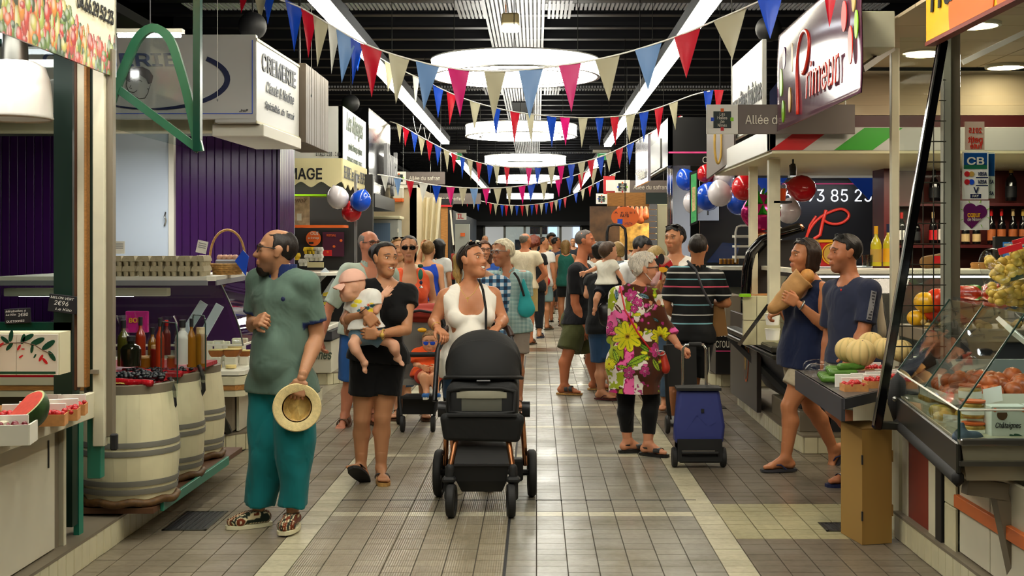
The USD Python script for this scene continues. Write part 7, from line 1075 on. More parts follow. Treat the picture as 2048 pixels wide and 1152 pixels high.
# his straw hat
hc = W(594, 815, b.base[1]-.262); ax = unit(A(.22, -1, .05))
ht = thing('straw_hat', 'cream straw hat seen from inside, held by the man in teal trousers', 'hat', hc)
mat('straw', 'e3cf94', .75, var=.12, vscale=60, bump=.3, bscale=300); mat('strawin', 'c9ae68', .8, var=.15, vscale=50, bump=.3, bscale=260)
part(ht, 'brim', lathe([(.082, -.002), (.10, .006), (.128, .008), (.133, .002), (.128, -.006), (.10, -.008), (.082, -.01), (.082, -.002)], hc, 48, ax), 'straw', 30)
cr = lathe([(.084, -.004), (.083, -.05), (.076, -.10), (.05, -.112), (.002, -.106), (.002, -.1), (.048, -.104), (.07, -.094), (.077, -.05), (.078, -.004)], hc, 40, ax); cv = cr[0]; cv = cv-ax*((cv-hc)@ax*.38)[:, None]; dn = (cv-hc)@ax/.62
cv = cv+ax*(np.clip(-dn-.07, 0, 1)*np.clip(1-np.abs((cv-hc)[:, 0])/.045, 0, 1)*1.2)[:, None]
part(ht, 'crown', (cv, cr[1]), 'strawin', 30); part(ht, 'sweatband', lathe([(.0775, -.002), (.0765, -.032), (.0745, -.032), (.0755, -.002)], hc, 40, ax), 'tan', 30)
part(ht, 'label', bar(hc+ax*-.055+A(-.072, 0, -.012), hc+ax*-.055+A(-.072, 0, .012), .004, .02), 'blue')
# the smiling woman carrying a baby
w = Body('person', 'smiling dark-haired woman in black playsuit, carrying a baby in a pink cap', 752, 966, 1.665, yaw=12, sex='f', skin='b9825c', head=(26, 0, -4), hh=.232, torso={'nk': (773, 568, 0), 'pv': (757, 712, .02)},
         j=dict(eL=(813, 660, 'd', -.1), wL=(757, 668, 'd', -.31), eR=(690, 640, 'd', -.12), wR=(732, 627, 'd', -.31), hd=(770, 519, -.02), kL=(765, 834, -.2), aL=(762, 945, .1), kR=(724, 838, -1), aR=(722, 938, .2)))
w.feet = {'L': (A(.25, -1, 0), Z_), 'R': (A(-.35, -.8, .55), A(-.3, .35, .8))}
w.build({'R': dict(curl=.35, dirv=(.6, .1, -.75), palm=(-.2, 1, -.2)), 'L': dict(curl=.35, dirv=(-1, .1, .05), palm=(.1, 1, .1))}, mouth=1.0, brow='15100d', lips='a44a48', look=(.75, -.6, 0), makeup=1)
w.top('0e0e10', sleeve=.34, hem=.5, neck='v', loose=0, t=.009, name='bodice', cuff=.02); w.bottom('0d0d0f', leg=.62, loose=.022, t=.012, waist=.62)
w.hair('17100d', 'bun', .035, line=.03, col=lambda v: np.where((((v-w.q['hd'])@w.hf) < -.085)[:, None], lin('2b1c12'), lin('17100d')), extra=[Pr(w.H(-.42, .0, .22), w.H(-.56, -.04, .2), .22*w.hh, .19*w.hh, k=.02), Pr(w.H(-.3, .0, -.1), w.H(-.34, .05, -.5), .1*w.hh, .05*w.hh, k=.02)])
part(w.p, 'wristwatch', tube([w.q['wL']+w.q['dL']*-.03+turn(w.q['pnL'], w.q['dL'], a)*.031 for a in range(0, 360, 24)], .006, 6, closed=True), 'gold', True); part(w.p, 'watch_dial', ball(w.q['wL']+w.q['dL']*-.03-w.q['pnL']*.03, (.016, .016, .016), 2), 'gold', True)
part(w.p, 'bracelet', tube([w.q['wR']+w.q['dR']*-.03+turn(w.q['pnR'], w.q['dR'], a)*.029 for a in range(0, 360, 24)], .003, 6, closed=True), 'ink', True)
for n in 'LR': w.sole(n, 'rubber' if n == 'R' else 'wicker', .022, strap=[(.075, .05, .045)], sc='black', label=None) if 0 else w.sole(n, 'rubber' if n == 'R' else 'wicker', .022, strap=[(.075, .05, .045)], sc='black')
# the baby
y = Body('person', 'baby in pink cap, white printed t-shirt and denim shorts on the smiling woman\'s arm', 735, VY, .82, d=8.37-.16, z0=W(0, 668, 8.2)[2]-.52*.82, yaw=150, skin='e0a98a', child=True, hh=.198, head=(142, -4, 0), wide=1.0, torso={'nk': (727, 588, 0), 'pv': (733, 664, 0)},
         j=dict(eL=(690, 640, .3), wL=(692, 655, .6), eR=(752, 622, -.2), wR=(766, 592, .5), hd=(704, 575, -.02), kR=(788, 690, .2), aR=(796, 715, .2), kL=(706, 688, -.5), aL=(730, 726, .2)))
y.feet = {'L': (A(.3, -.2, -.9), A(.6, -.5, .4)), 'R': (A(.8, -.3, -.5), A(.3, -.3, .8))}
y.build({'L': dict(curl=.5), 'R': dict(curl=.2, dirv=(.6, .2, .7), palm=(0, 1, 0))}, brow='b98a62', iris='3a4a5a')
def print_tee(v):
    c = np.tile(lin('e6e4dc'), (len(v), 1)); X, Zz = v[:, 0]*FP/v[:, 1]+VX, VY+(EYE-v[:, 2])*FP/v[:, 1]; fr = v[:, 1] < y.base[1]
    for (px, py, r, k) in ((716, 603, 8, 'f2df3a'), (708, 611, 7, 'f2df3a'), (740, 622, 11, 'f0dc30'), (722, 622, 8, '2f6a78'), (733, 616, 7, '2f6a78'), (745, 612, 6, '3b7a8c'), (724, 616, 4, 'e8734a'), (737, 610, 4, 'e8734a'), (750, 616, 4, 'e8734a'), (743, 607, 4, 'e9c62c')):
        c[fr & (np.hypot(X-px, (Zz-py)*1.8) < r)] = lin(k)
    return c
y.top('e6e4dc', sleeve=.55, hem=.55, t=.012, loose=.02, h=.006, col=print_tee); y.bottom('6d8ea6', leg=.5, t=.014, loose=.02, waist=.60, h=.008)
y.wear('cap', [Pr(y.H(-.06, 0, .17), y.H(-.02, 0, .17), .455*y.hh, .455*y.hh, y.hs, .9)], 'ecb9a4', .006, .002, post=lambda P, f: np.maximum(f, (-((P-y.q['hd'])@y.hu)/y.hh+.215-.05*((P-y.q['hd'])@y.hf)/y.hh)*y.hh))
part(y.p, 'cap_peak', grid(lambda u, v: np.moveaxis(y.q['hd']+(y.hf*(.3+.34*v*(1-(2*u-1)**2*.6))[..., None]+y.hs*((u-.5)*.7)[..., None]+y.hu*(.2-.16*v-.1*(2*u-1)**2)[..., None])*y.hh, -1, 0), 11, 5, .004), mat('pinkcap', 'ecb9a4', .8), True)
# the woman with the black pram
w = Body('person', 'laughing woman with long ponytail and white tank top pushing the black pram', 938, 981, 1.655, yaw=8, sex='f', skin='bd7f5a', head=(46, 12, -6), hh=.236, fat=1.07, torso={'nk': (938, 577, 0), 'pv': (942, 720, .03)},
         j=dict(eR=(867, 645, -.1), wR=(876, 657, -1), eL=(1006, 640, -.1), wL=(996, 652, -1), hd=(944, 523, -.02), kL=(962, 840, 0), kR=(920, 840, 0), aR=(913, 962, .1), aL=(965, 955, .5)))
w.build({'R': dict(curl=.55, dirv=(.45, -.6, -.35), palm=(0, -.3, -1)), 'L': dict(curl=.55, dirv=(-.35, -.6, -.35), palm=(0, -.3, -1))}, feet='', mouth=1.25, brow='3b2a1e', lips='b0584e', look=(.8, -.4, .25))
w.top('efeade', sleeve=0, hem=.46, neck='tank', t=.009, loose=.004, name='tank_top', noise=.007); w.bottom('2f4d70', leg=.62, loose=.015)
w.hair('2a1c13', 'pony', .03, line=.02, col=lambda v: np.where((((v-w.q['hd'])@w.hf) < -.1)[:, None], lin('a98a4e'), lin('2a1c13')))
w.shades(on='head', tint='blackgloss'); w.strap([W(958, 558, 7.98), W(966, 580, 7.98), W(972, 620, 7.97), W(972, 668, 7.95)], .018, 'black')
part(w.p, 'necklace', tube([W(917, 565, 8.03), W(922, 580, 8.0), W(934, 597, 7.98), W(948, 586, 7.98), W(958, 565, 8.0)], .002, 5), 'gold', True); part(w.p, 'cross_pendant', J(bar(W(935, 594, 7.97), W(935, 604, 7.97), .004, .004), bar(W(931, 597, 7.97), W(939, 597, 7.97), .004, .004)), 'gold')
part(w.p, 'bracelet', tube([w.q['wR']-w.q['dR']*.03+turn(w.q['pnR'], w.q['dR'], a)*.028 for a in range(0, 360, 24)], .003, 5, closed=True), 'gold', True)
mat('nail', 'e8452c', .3)
for n in 'LR': w.shoe(n, 'd9d6cc', 'white', name='sneaker')
# the man in the pale shirt behind her
m = Body('person', 'grey-haired man in pale green shirt and denim shorts behind the woman with the baby', 715, 851, 1.8, yaw=18, skin='red', d=11.05, hh=.25, head=(28, 2, 0), torso={'nk': (740, 535, 0), 'pv': (728, 655, 0)}, res=1.25,
         j=dict(eR=(655, 622, .1), wR=(643, 675, -.6), hd=(738, 490, 0), kR=(700, 766, 0), aR=(690, 838, 0), kL=(740, 766, .2), aL=(742, 846, .6)))
m.feet = {'R': (A(-.25, -1, -.35), A(-.1, -.3, 1))}
m.build({'R': dict(curl=.5, dirv=(.0, -.1, -1))}); m.top('a9b5a6', sleeve=.85, hem=.48, neck='v', loose=.03, noise=.012); m.bottom('23508c', leg=.96, loose=.025, noise=.01, h=.012)
m.collar('9cab9e'); m.hair('77706a', 'short', .012, line=.03, bald=.34); m.shades(.05, .42, rim='dark', clear=True, name='glasses')
for n in 'LR': m.sole(n, 'brown', strap=[(.08, .03), (.03, .03)], sc='brown', heel=True)
# the woman in orange with the pushchair, and the one behind her
o = Body('person', 'woman in dark sunglasses and orange tank top pushing the small grey pushchair', 828, 844, 1.70, yaw=2, sex='f', skin='c08a66', d=11.45, head=(2, -3, 0), hh=.236, torso={'nk': (820, 543, 0), 'pv': (822, 655, 0)}, res=1.25, j=dict(eL=(868, 604, .2), wL=(846, 632, -1), eR=(775, 604, .2), wR=(805, 635, -1), hd=(818, 497, -.02), aR=(797, 826, .3), kR=(800, 744, 0)))
o.build({'L': dict(curl=.7, dirv=(-.3, -.8, -.2), palm=(0, 0, -1)), 'R': dict(curl=.7)}, lips='9a5a4c'); o.top('e8603a', sleeve=0, hem=.47, neck='scoop', t=.012, loose=.02, name='tank_top'); o.bottom('c03a2c', leg=.7); o.hair('241913', 'short', .02, line=.02, extra=[Pr(o.H(-.4, 0, .1), o.H(-.45, 0, .05), .14*o.hh, .12*o.hh)]); o.shades(.045, .41)
for n in 'LR': o.sole(n, 'brown', strap=[(.08, .03)], sc='brown')
bd = thing('badge_ribbon', 'green fish-shaped badge with charms pinned on the orange tank top', 'badge', W(842, 550, 11.25))
part(bd, 'cap', ball(W(841, 532, 11.25), (.025, .01, .018), 2), 'green', True); part(bd, 'fish', ball(W(841, 549, 11.25), (.022, .012, .05), 2), 'teal', True); part(bd, 'charm', ball(W(842, 565, 11.25), (.014, .01, .02), 2), 'navy', True); part(bd, 'bell', lathe([(.004, 0), (.02, -.02), (.018, -.024)], W(842, 571, 11.25), 12), 'steel', True)
o2 = Body('person', 'fair-haired woman with sunglasses on her head, half hidden behind the woman in orange', 797, 800, 1.66, yaw=10, sex='f', skin='c9966e', d=12.6, head=(5, 0, 0), hh=.235, res=1.4); o2.build(); o2.top('b9a88a', sleeve=.5); o2.bottom('2e4a6a', leg=1.8); o2.hair('9c7a48', 'long', .03); o2.shades(on='head')
# child in the pushchair
k = Body('person', 'small child in orange t-shirt with blue sunglasses sitting in the grey pushchair', 856, VY, 1.0, d=10.85, z0=W(0, 752, 10.85)[2]-.52, yaw=5, skin='d79a72', child=True, hh=.19, head=(-5, -8, 0), torso={'nk': (858, 703, .05), 'pv': (854, 752, 0)}, res=1.2,
         j=dict(eR=(832, 730, -.3), wR=(846, 735, -1), eL=(884, 730, -.3), wL=(872, 736, -1), hd=(860, 684, .03), kR=(848, 754, -1), aR=(853, 784, -.2), kL=(868, 754, -1), aL=(872, 784, -.2)))
k.build({'R': dict(curl=.8), 'L': dict(curl=.8)}, brow='7a5a3a'); k.top('e8551f', sleeve=.8, hem=.5, t=.012, loose=.015); k.bottom('b03a2a', leg=.6, t=.012, loose=.012); k.hair('8a6a42', 'short', .02); k.shades(.03, .4, tint='blue')
for n in 'LR': k.shoe(n, '2f5f9c', 'white', name='sneaker')
# checked-shirt man
mat_check('checkcloth', 'c3d4d0', '8fb0ae', '4f7c80', .013); mat_check('plaid', 'c9d3dc', '3f6a8c', '1b2a44', .06)
m = Body('person', 'white-haired man with glasses in teal checked shirt and grey cargo shorts', 1018, 820, 1.69, yaw=-8, skin='b07858', d=12.2, head=(-44, -2, 0), hh=.255, fat=1.06, torso={'nk': (1014, 545, 0), 'pv': (1020, 652, 0)}, res=1.25, j=dict(eL=(1052, 596, .1), wL=(1040, 630, -.4), eR=(968, 590, -.2), wR=(962, 630, -.6), hd=(1006, 506, -.02)))
m.build({'L': dict(curl=.4, dirv=(-.2, 0, -1)), 'R': dict(curl=.4)}, brow='cfcabd'); m.top('7f9f9c', sleeve=.9, hem=.48, neck='v', loose=.03, m='checkcloth', noise=.011); m.bottom('8c8176', leg=.82, loose=.03, noise=.013, h=.012); m.collar('8fb0ae'); m.hair('e6dcc0', 'short', .05, line=0, noise=.01); m.shades(.05, .42, rim='grey', clear=True, name='glasses')
for n in 'LR': m.sole(n, 'brown', strap=[(.08, .03)], sc='brown')
bg = thing('shoulder_bag', 'turquoise cloth bag hanging at the side of the checked-shirt man', 'bag', W(1052, 610, 12.0)); part(bg, 'pouch', blend([Pr(W(1050, 590, 12.05), W(1053, 618, 12.05), .05, .085, Y_, .5), Pr(W(1047, 560, 12.05), W(1050, 590, 12.05), .02, .05, Y_, .5)], .012, .008), mat('turq', '1fa0a4', .7), True)
part(bg, 'strap', tube([W(1028, 545, 11.98), W(1036, 556, 11.97), W(1043, 575, 12.0), W(1048, 592, 12.02)], .012, 6), 'dark', True)
m = Body('person', 'man in navy plaid shirt hidden behind the laughing woman\'s shoulder', 992, 880, 1.63, yaw=-170, skin='tan', d=10.3, head=(0, 0, 0), j=dict(eR=(1000, 632, .1), wR=(996, 690, .3), hd=(948, 520, .05)), torso={'nk': (973, 556, .05), 'pv': (972, 690, 0)}, res=1.4, hh=.2, wide=.8); m.build(); m.top('3a567a', sleeve=.9, hem=.44, m='plaid', loose=.02); m.bottom('30343c', leg=1.8); m.hair('2a1d14', 'short')
# right-hand group
m = Body('person', 'tall man with cropped grey hair in black t-shirt and olive shorts, hand in pocket', 1160, 786, 1.845, yaw=72, skin='c07550', hh=.252, head=(6, 0, 0), fat=1.04, torso={'nk': (1160, 530, 0), 'pv': (1160, 640, 0)}, res=1.15, j=dict(eR=(1150, 606, .1), wR=(1167, 652, -.2), hd=(1170, 483, 0), kR=(1136, 706, -.3), aR=(1128, 772, 0), kL=(1184, 706, .2), aL=(1190, 766, .4)))
m.feet = {'R': (A(1, -.25, 0), Z_), 'L': (A(1, -.1, 0), Z_)}
m.build({'R': dict(curl=.3, dirv=(.2, .1, -1), palm=(0, 1, 0))}); m.top('16161b', sleeve=.72, hem=.5, loose=.02); m.bottom('4a4d2c', leg=.92, loose=.035, t=.018, noise=.012, h=.012, waist=.57); m.hair('5a5350', 'short', .015, line=.0)
for n in 'LR': m.sole(n, 'wicker', strap=[(.08, .035), (.035, .035)], sc='black')
w = Body('person', 'dark-haired woman in black top and denim shorts holding a dark-haired baby, seen from behind', 1210, 802, 1.62, yaw=150, sex='f', skin='c98e6c', d=12.85, hh=.235, head=(-10, 0, 0), fat=1.12, torso={'nk': (1206, 552, 0), 'pv': (1212, 650, 0)}, res=1.2, j=dict(eL=(1174, 590, -.2), wL=(1228, 590, .4), eR=(1246, 600, .2), wR=(1222, 590, .9), hd=(1203, 508, 0), kL=(1203, 736, -.2), aL=(1202, 792, 0), kR=(1222, 730, 0), aR=(1226, 790, .2)))
w.feet = {'L': (A(.9, -.5, 0), Z_), 'R': (A(1, -.1, 0), Z_)}
w.build({'L': dict(curl=.5, dirv=(1, .3, 0), palm=(0, .5, 1)), 'R': dict(curl=.5)}); w.top('121316', sleeve=.35, hem=.47, loose=.03); w.bottom('2a4668', leg=.85, loose=.02, skirt=.0, h=.012); w.hair('17110e', 'bun', .05, noise=.008)
for n in 'LR': w.sole(n, '7a2f3a' if 0 else 'darkred', .014, thong=True, sc='darkred', name='flip_flop')
y = Body('person', 'dark-haired baby in white t-shirt and navy trousers on the arm of the woman in black', 1213, VY, .8, d=12.55, z0=W(0, 570, 12.55)[2]-.52*.8, yaw=140, skin='d59a78', child=True, hh=.215, head=(-35, 0, 0), torso={'nk': (1212, 525, 0), 'pv': (1214, 572, 0)}, res=1.2, j=dict(eL=(1190, 538, -.2), wL=(1170, 545, -.4), eR=(1238, 548, -.2), wR=(1246, 562, -.2), hd=(1217, 506, 0), kL=(1196, 590, -.6), aL=(1190, 618, 0), kR=(1225, 590, .5), aR=(1228, 615, .5)))
y.feet = {'L': (A(-.2, -.4, -.9), A(.2, -1, .2)), 'R': (A(-.2, -.4, -.9), A(.2, -1, .2))}
y.build({'L': dict(curl=.6), 'R': dict(curl=.4)}, brow='4a3424'); y.top('e9e6d8', sleeve=.6, hem=.54, t=.012, loose=.02, h=.009); y.bottom('12161f', leg=.9, t=.014, loose=.012, h=.01); y.hair('4a3420', 'short', .03)
bp = solo('handbag', blend([Pr(W(1212, 618, 12.5), W(1216, 638, 12.5), .08, .09, Y_, .5)], .012, .01), mat('bagblack', '101012', .25), 'shiny black handbag under the elbow of the woman with the dark-haired baby', 'bag', smooth=True)
# the lady in the floral tunic
w = Body('person', 'white-haired lady in a floral tunic, black leggings and a pink face mask', 1272, 909, 1.585, yaw=148, sex='f', skin='c98a68', hh=.245, head=(-62, 0, 0), fat=1.14, torso={'nk': (1272, 578, 0), 'pv': (1270, 722, 0)}, j=dict(eR=(1330, 655, .2), wR=(1360, 695, -.5), eL=(1228, 660, .1), wL=(1228, 712, .6), hd=(1290, 540, 0), kL=(1252, 800, .1), aL=(1255, 888, .1), kR=(1303, 800, .1), aR=(1296, 888, -.2)))
w.feet = {'L': (A(.9, .25, 0), Z_), 'R': (A(.85, -.5, 0), Z_)}
w.build({'R': dict(curl=.85, dirv=(.8, .1, -.35), palm=(-.1, .3, -1)), 'L': dict(curl=.4)}, lips='b06a5a', brow='a8a096')
def floral(v):
    X, Y = v[:, 0]*FP/v[:, 1]+VX, VY+(EYE-v[:, 2])*FP/v[:, 1]; n1 = meshkit.fbm(np.stack([X/26, Y/26, v[:, 1]*0+3], 1), 2, 4); n2 = meshkit.fbm(np.stack([X/17, Y/17, v[:, 1]*0], 1), 3, 9)
    c = np.where((n1+(Y-700)/900*.6 > .42)[:, None], lin('4c2614'), lin('e6ddd2')); k = lambda m, h: c.__setitem__(m, lin(h))
    k((n2 > .68), 'a32a6c'); k((n2 > .72), 'd8589c'); k((n2 < .30), '7f9c22'); k((n2 < .25), 'd8cf2a')
    edge = (X < 1232) | (np.abs(X-1330) > 62); k(edge & (n2 > .50) & (Y > 620), 'b81a6c'); k(edge & (n2 > .56) & (Y > 620), 'ef6aa8'); k(edge & (n2 < .4), '9aa81e')
    def flower(x, y, r, ph, pet, c1, c2, c3):
        a = np.arctan2(Y-y, X-x)+ph; d = np.hypot(X-x, Y-y); p = r*(.5+.5*np.abs(np.cos(a*pet/2))**.6); k(d < p+1.5, '2c3a10'); k(d < p, c1); k((d < p*.85) & (np.abs(np.cos(a*pet/2)) > .985), c2); k(d < r*.2, c3); k(d < r*.1, '5a3a10')
    def leaf(x, y, r, an, c1, c2):
        u = (X-x)*math.cos(an)+(Y-y)*math.sin(an); s = -(X-x)*math.sin(an)+(Y-y)*math.cos(an); e = (1-(u/r)**2)*r*.34; k((np.abs(u) < r) & (np.abs(s) < e), '24300f'); k((np.abs(u) < r*.93) & (np.abs(s) < e-1.2), c1); k((np.abs(u) < r*.9) & (np.abs(s) < e-1.2) & ((np.abs(s) < .9) | (np.abs(np.sin(u*.7-np.abs(s)*.6)) < .16)), c2)
    for (x, y, r, an, c1, c2) in ((1288, 592, 14, .35, '6d8f9c', '2c4650'), (1233, 590, 12, 1.5, '7a9cae', '3a5666'), (1236, 617, 13, .9, '5a2c18', 'd8ccc0'), (1300, 617, 14, -.8, '5a2c18', 'd8ccc0'), (1275, 720, 24, -.45, '8db02a', '3d5c14'), (1232, 712, 16, 1.2, '9cb830', '46661a'), (1290, 696, 16, .6, '6f9a24', '35501a'), (1312, 640, 9, .6, '5a7c8c', '2c4650'), (1238, 642, 9, .9, 'd9d2cc', '9a9086'), (1246, 735, 14, .2, 'a8c034', '46661a'), (1312, 730, 16, 1.1, 'a8c034', '46661a')): leaf(x, y, r, an, c1, c2)
    for (x, y, r, ph) in ((1255, 673, 31, .2), (1322, 672, 20, 1.), (1218, 728, 13, 0)): flower(x, y, r, ph, 8, 'd9d01f', '7f9a1c', 'b89a1c')
    for (x, y, r) in ((1262, 590, 13), (1275, 605, 11), (1268, 618, 8), (1215, 655, 13), (1313, 700, 15), (1290, 743, 11), (1258, 745, 12), (1338, 690, 9)): flower(x, y, r, x*.1, 5, 'b83a7c', '8c1a52', 'e0a0bc')
    return c
w.top('c23a7a', sleeve=1.45, hem=.37, neck='crew', t=.014, loose=.035, flare=.02, name='tunic', noise=.012, col=floral, h=.0052, cuff=.012)
w.bottom('0b0b0d', leg=1.78, t=.006, loose=.002, name='leggings', noise=.003); w.hair('d5cfc2', 'short', .07, line=-.02, noise=.014, nf=34)
w.wear('face_mask', [Pr(w.H(.29, 0, -.1), w.H(.24, 0, -.36), .2*w.hh, .17*w.hh, w.hs, 1.1), Pr(w.H(.40, 0, -.07), w.H(.37, 0, -.26), .052*w.hh, .055*w.hh, k=.02), Pr(w.H(.1, 0, .2), w.H(.1, 0, .6), .42*w.hh, .42*w.hh, k=.004, sub=True), Pr(w.H(-.1, 0, -.2), w.H(-.1, 0, -.6), .31*w.hh, .31*w.hh, k=.004, sub=True)], 'e3b4b4', .006, .003)
part(w.p, 'mask_loop', J(tube([w.H(.2, -.24, -.05), w.H(.02, -.33, .05)], .003, 5), tube([w.H(.2, -.24, -.33), w.H(.0, -.33, -.1)], .003, 5)), 'paper', True, kind='stuff')
w.shades(.05, .42, rim='dark', clear=True, name='glasses'); w.strap([W(1240, 572, 9.45), W(1250, 620, 9.36), W(1275, 665, 9.34), W(1305, 705, 9.4), W(1318, 722, 9.42)], .014, 'red')
hb = thing('red_handbag', 'small red leather handbag at the hip of the floral-tunic lady', 'bag', W(1330, 735, 9.45)); part(hb, 'pouch', blend([Pr(W(1326, 712, 9.45), W(1331, 735, 9.45), .035, .05, X_, .7)], .008, .006), mat('redbag', 'b5301f', .4), True); part(hb, 'buckle', tube([W(1322+8*math.cos(a), 706+5*math.sin(a), 9.4) for a in np.linspace(0, 6.2, 12)], .004, 5), 'steel', True)
for n in 'LR': w.sole(n, 'black', .03, strap=[(.10, .06, .04)], sc='black', heel=True)
# striped polo man
m = Body('person', 'man in black polo shirt with thin coloured stripes and black shorts, seen from behind', 1388, 852, 1.73, yaw=172, skin='b97a52', hh=.25, head=(0, -4, 0), torso={'nk': (1393, 540, 0), 'pv': (1382, 670, 0)}, res=1.1, d=11.0, j=dict(eL=(1331, 612, .1), wL=(1360, 640, .9), eR=(1453, 606, .1), wR=(1418, 606, .8), hd=(1396, 497, 0), kL=(1352, 768, 0), aL=(1345, 834, .2), kR=(1386, 762, 0), aR=(1384, 830, .3)))
m.build({'L': dict(curl=.5), 'R': dict(curl=.7, dirv=(-1, .3, -.1), palm=(0, 0, -1))}, feet=''); z = lambda py: W(0, py, 10.9)[2]
zs = lambda py: (z(py)-z(670))/(z(515)-z(670)); st = [(0, '131416')]
for py, h in ((647, '7ab0bc'), (630, 'c9c9c4'), (610, '7ab0bc'), (591, 'c9c9c4'), (574, 'd0566e'), (559, '7ab0bc'), (546, 'c9c9c4'), (534, '7ab0bc')): st += [(zs(py+1.5), h), (zs(py-1.3), '131416')]
mat_z('polostripe', st, z(670), z(515))
m.top('131416', sleeve=.82, hem=.49, t=.012, loose=.03, m='polostripe', h=.009, noise=.006, name='polo_shirt'); m.bottom('0d0e10', leg=.9, loose=.03, t=.016, noise=.008)
m.collar('131416'); m.hair('221a14', 'short', .02); part(m.p, 'side_stripe', tube([W(1417, 660, 10.87), W(1419, 745, 10.9)], .004, 5), 'white', True); m.strap([W(1375, 522, 10.93), W(1392, 540, 10.84), W(1404, 575, 10.8), W(1424, 615, 10.85)], .022, 'charcoal')
for n in 'LR': m.shoe(n, 'b9bdc2', 'dark', name='sneaker')
tg = thing('paper_carrier', 'brown paper carrier bag held by the man in the striped polo', 'bag', W(1430, 650, 11.1)); part(tg, 'bag', bar(W(1428, 612, 11.1), W(1436, 672, 11.1), .16, .12, up=(0, 1, 0)), mat('kraft', '8a6234', .8, bump=.2, bscale=20)); part(tg, 'handle', tube([W(1420+6*math.cos(a), 612-8*math.sin(a), 11.1) for a in np.linspace(0, np.pi, 9)], .004, 5), 'kraft', True)
# white V-neck man, white shirt man
m = Body('person', 'dark-haired man with sunglasses on his head and a white V-neck t-shirt', 1352, 822, 1.83, yaw=-12, skin='c58862', d=12.0, head=(-24, 0, 0), hh=.255, torso={'nk': (1352, 519, 0), 'pv': (1352, 645, 0)}, res=1.2, j=dict(hd=(1349, 478, 0), eR=(1309, 590, -.5), wR=(1322, 566, -.5))); m.build(brow='1a120d', stub=.3, look=(-.7, -.7, -.05)); m.top('ece8e2', sleeve=.7, hem=.48, neck='v', loose=.02); m.bottom('4a6078', leg=1.9); m.hair('150f0c', 'short', .05, noise=.012, line=-.03); m.shades(on='head')
m = Body('person', 'dark-haired man in white button shirt bending his head, behind the floral-tunic lady', 1262, 786, 1.76, yaw=60, skin='b5805f', d=13.6, head=(8, -32, 0), hh=.255, torso={'nk': (1262, 530, 0), 'pv': (1256, 630, 0)}, res=1.3, j=dict(hd=(1283, 497, -.03))); m.build(); m.top('e4e6e4', sleeve=1.7, hem=.48, neck='crew', loose=.03, noise=.012); m.bottom('2c3340', leg=1.9); m.hair('15100d', 'short', .04, noise=.008)
m.collar('e4e6e4')
w = Body('person', 'woman with streaked blonde hair, only the top of her head showing beyond the floral-tunic lady', 1311, 810, 1.55, yaw=170, sex='f', d=12.9, hh=.24, res=1.5); w.build(); w.top('9a8c7c'); w.bottom('3a4254', leg=1.9); w.hair('a58a4e', 'bob', .05)
# the woman with the bread
w = Body('person', 'woman with bobbed brown hair in navy camisole and beige shorts, carrying bread in paper', 1604, 935, 1.70, yaw=-66, sex='f', skin='b87850', hh=.25, head=(-12, 2, 0), d=8.95, fat=1.03, torso={'nk': (1626, 565, 0), 'pv': (1610, 716, 0)}, j=dict(eL=(1648, 652, -.6), wL=(1596, 606, -.5), eR=(1582, 640, 0), wR=(1562, 622, 0), hd=(1610, 513, 0), kL=(1578, 812, -.1), aL=(1572, 926, -.3), kR=(1622, 815, .1), aR=(1666, 896, .3)))
w.feet = {'L': (A(-1, -.15, 0), Z_), 'R': (A(-.55, -.1, -.83), A(-.8, 0, .55))}
w.build({'L': dict(curl=.55, dirv=(-.85, .0, .45), palm=(0, 1, 0)), 'R': dict(curl=.8, dirv=(-.8, .1, -.3), palm=(.3, .2, -.9))}, brow='2c1c12', lips='a8584c', look=(-1, -.2, 0))
w.top('141d3a', sleeve=0, hem=.475, neck='scoop', t=.012, loose=.045, flare=.03, name='camisole', noise=.012); w.bottom('a89c84', leg=.62, loose=.03, t=.016, noise=.009, waist=.56)
w.hair('2e1d13', 'bob', .05, line=.02, noise=.006); w.shades(on='head', tint='charcoal'); part(w.p, 'earring', ball(w.H(0, .36, -.1), .006, 1), 'chrome', True); part(w.p, 'bracelet_watch', tube([w.q['wL']-w.q['dL']*.03+turn(w.q['pnL'], w.q['dL'], a)*.03 for a in range(0, 360, 24)], .008, 6, closed=True), 'steel', True)
for n in 'LR': w.sole(n, 'charcoal', .016, thong=True, sc='navy', name='flip_flop')
br = thing('paper_wrapped_bread', 'loaf of bread in twisted brown paper, held by the woman in navy', 'bread', W(1578, 588, 8.8)); a0, a1 = W(1548, 616, 8.86), W(1610, 556, 8.82); dd = unit(a1-a0)
part(br, 'paper', blend([Pr(a0, a0+(a1-a0)*.75, .045, .075), Pr(a0+(a1-a0)*.6, a1+dd*.02, .075, .09, cut=(a1, dd)), Pr(a1, a1+dd*.1, .05, .08, k=.004, sub=True)], .007, .02, 9.), mat('paperbrown', 'b98a52', .75, bump=.4, bscale=24), True); part(br, 'crust', blend([Pr(a0+dd*.05, a1+dd*.015, .035, .05)], .01, .012), mat('crust', 'c98d45', .6, var=.2, vscale=20), True)
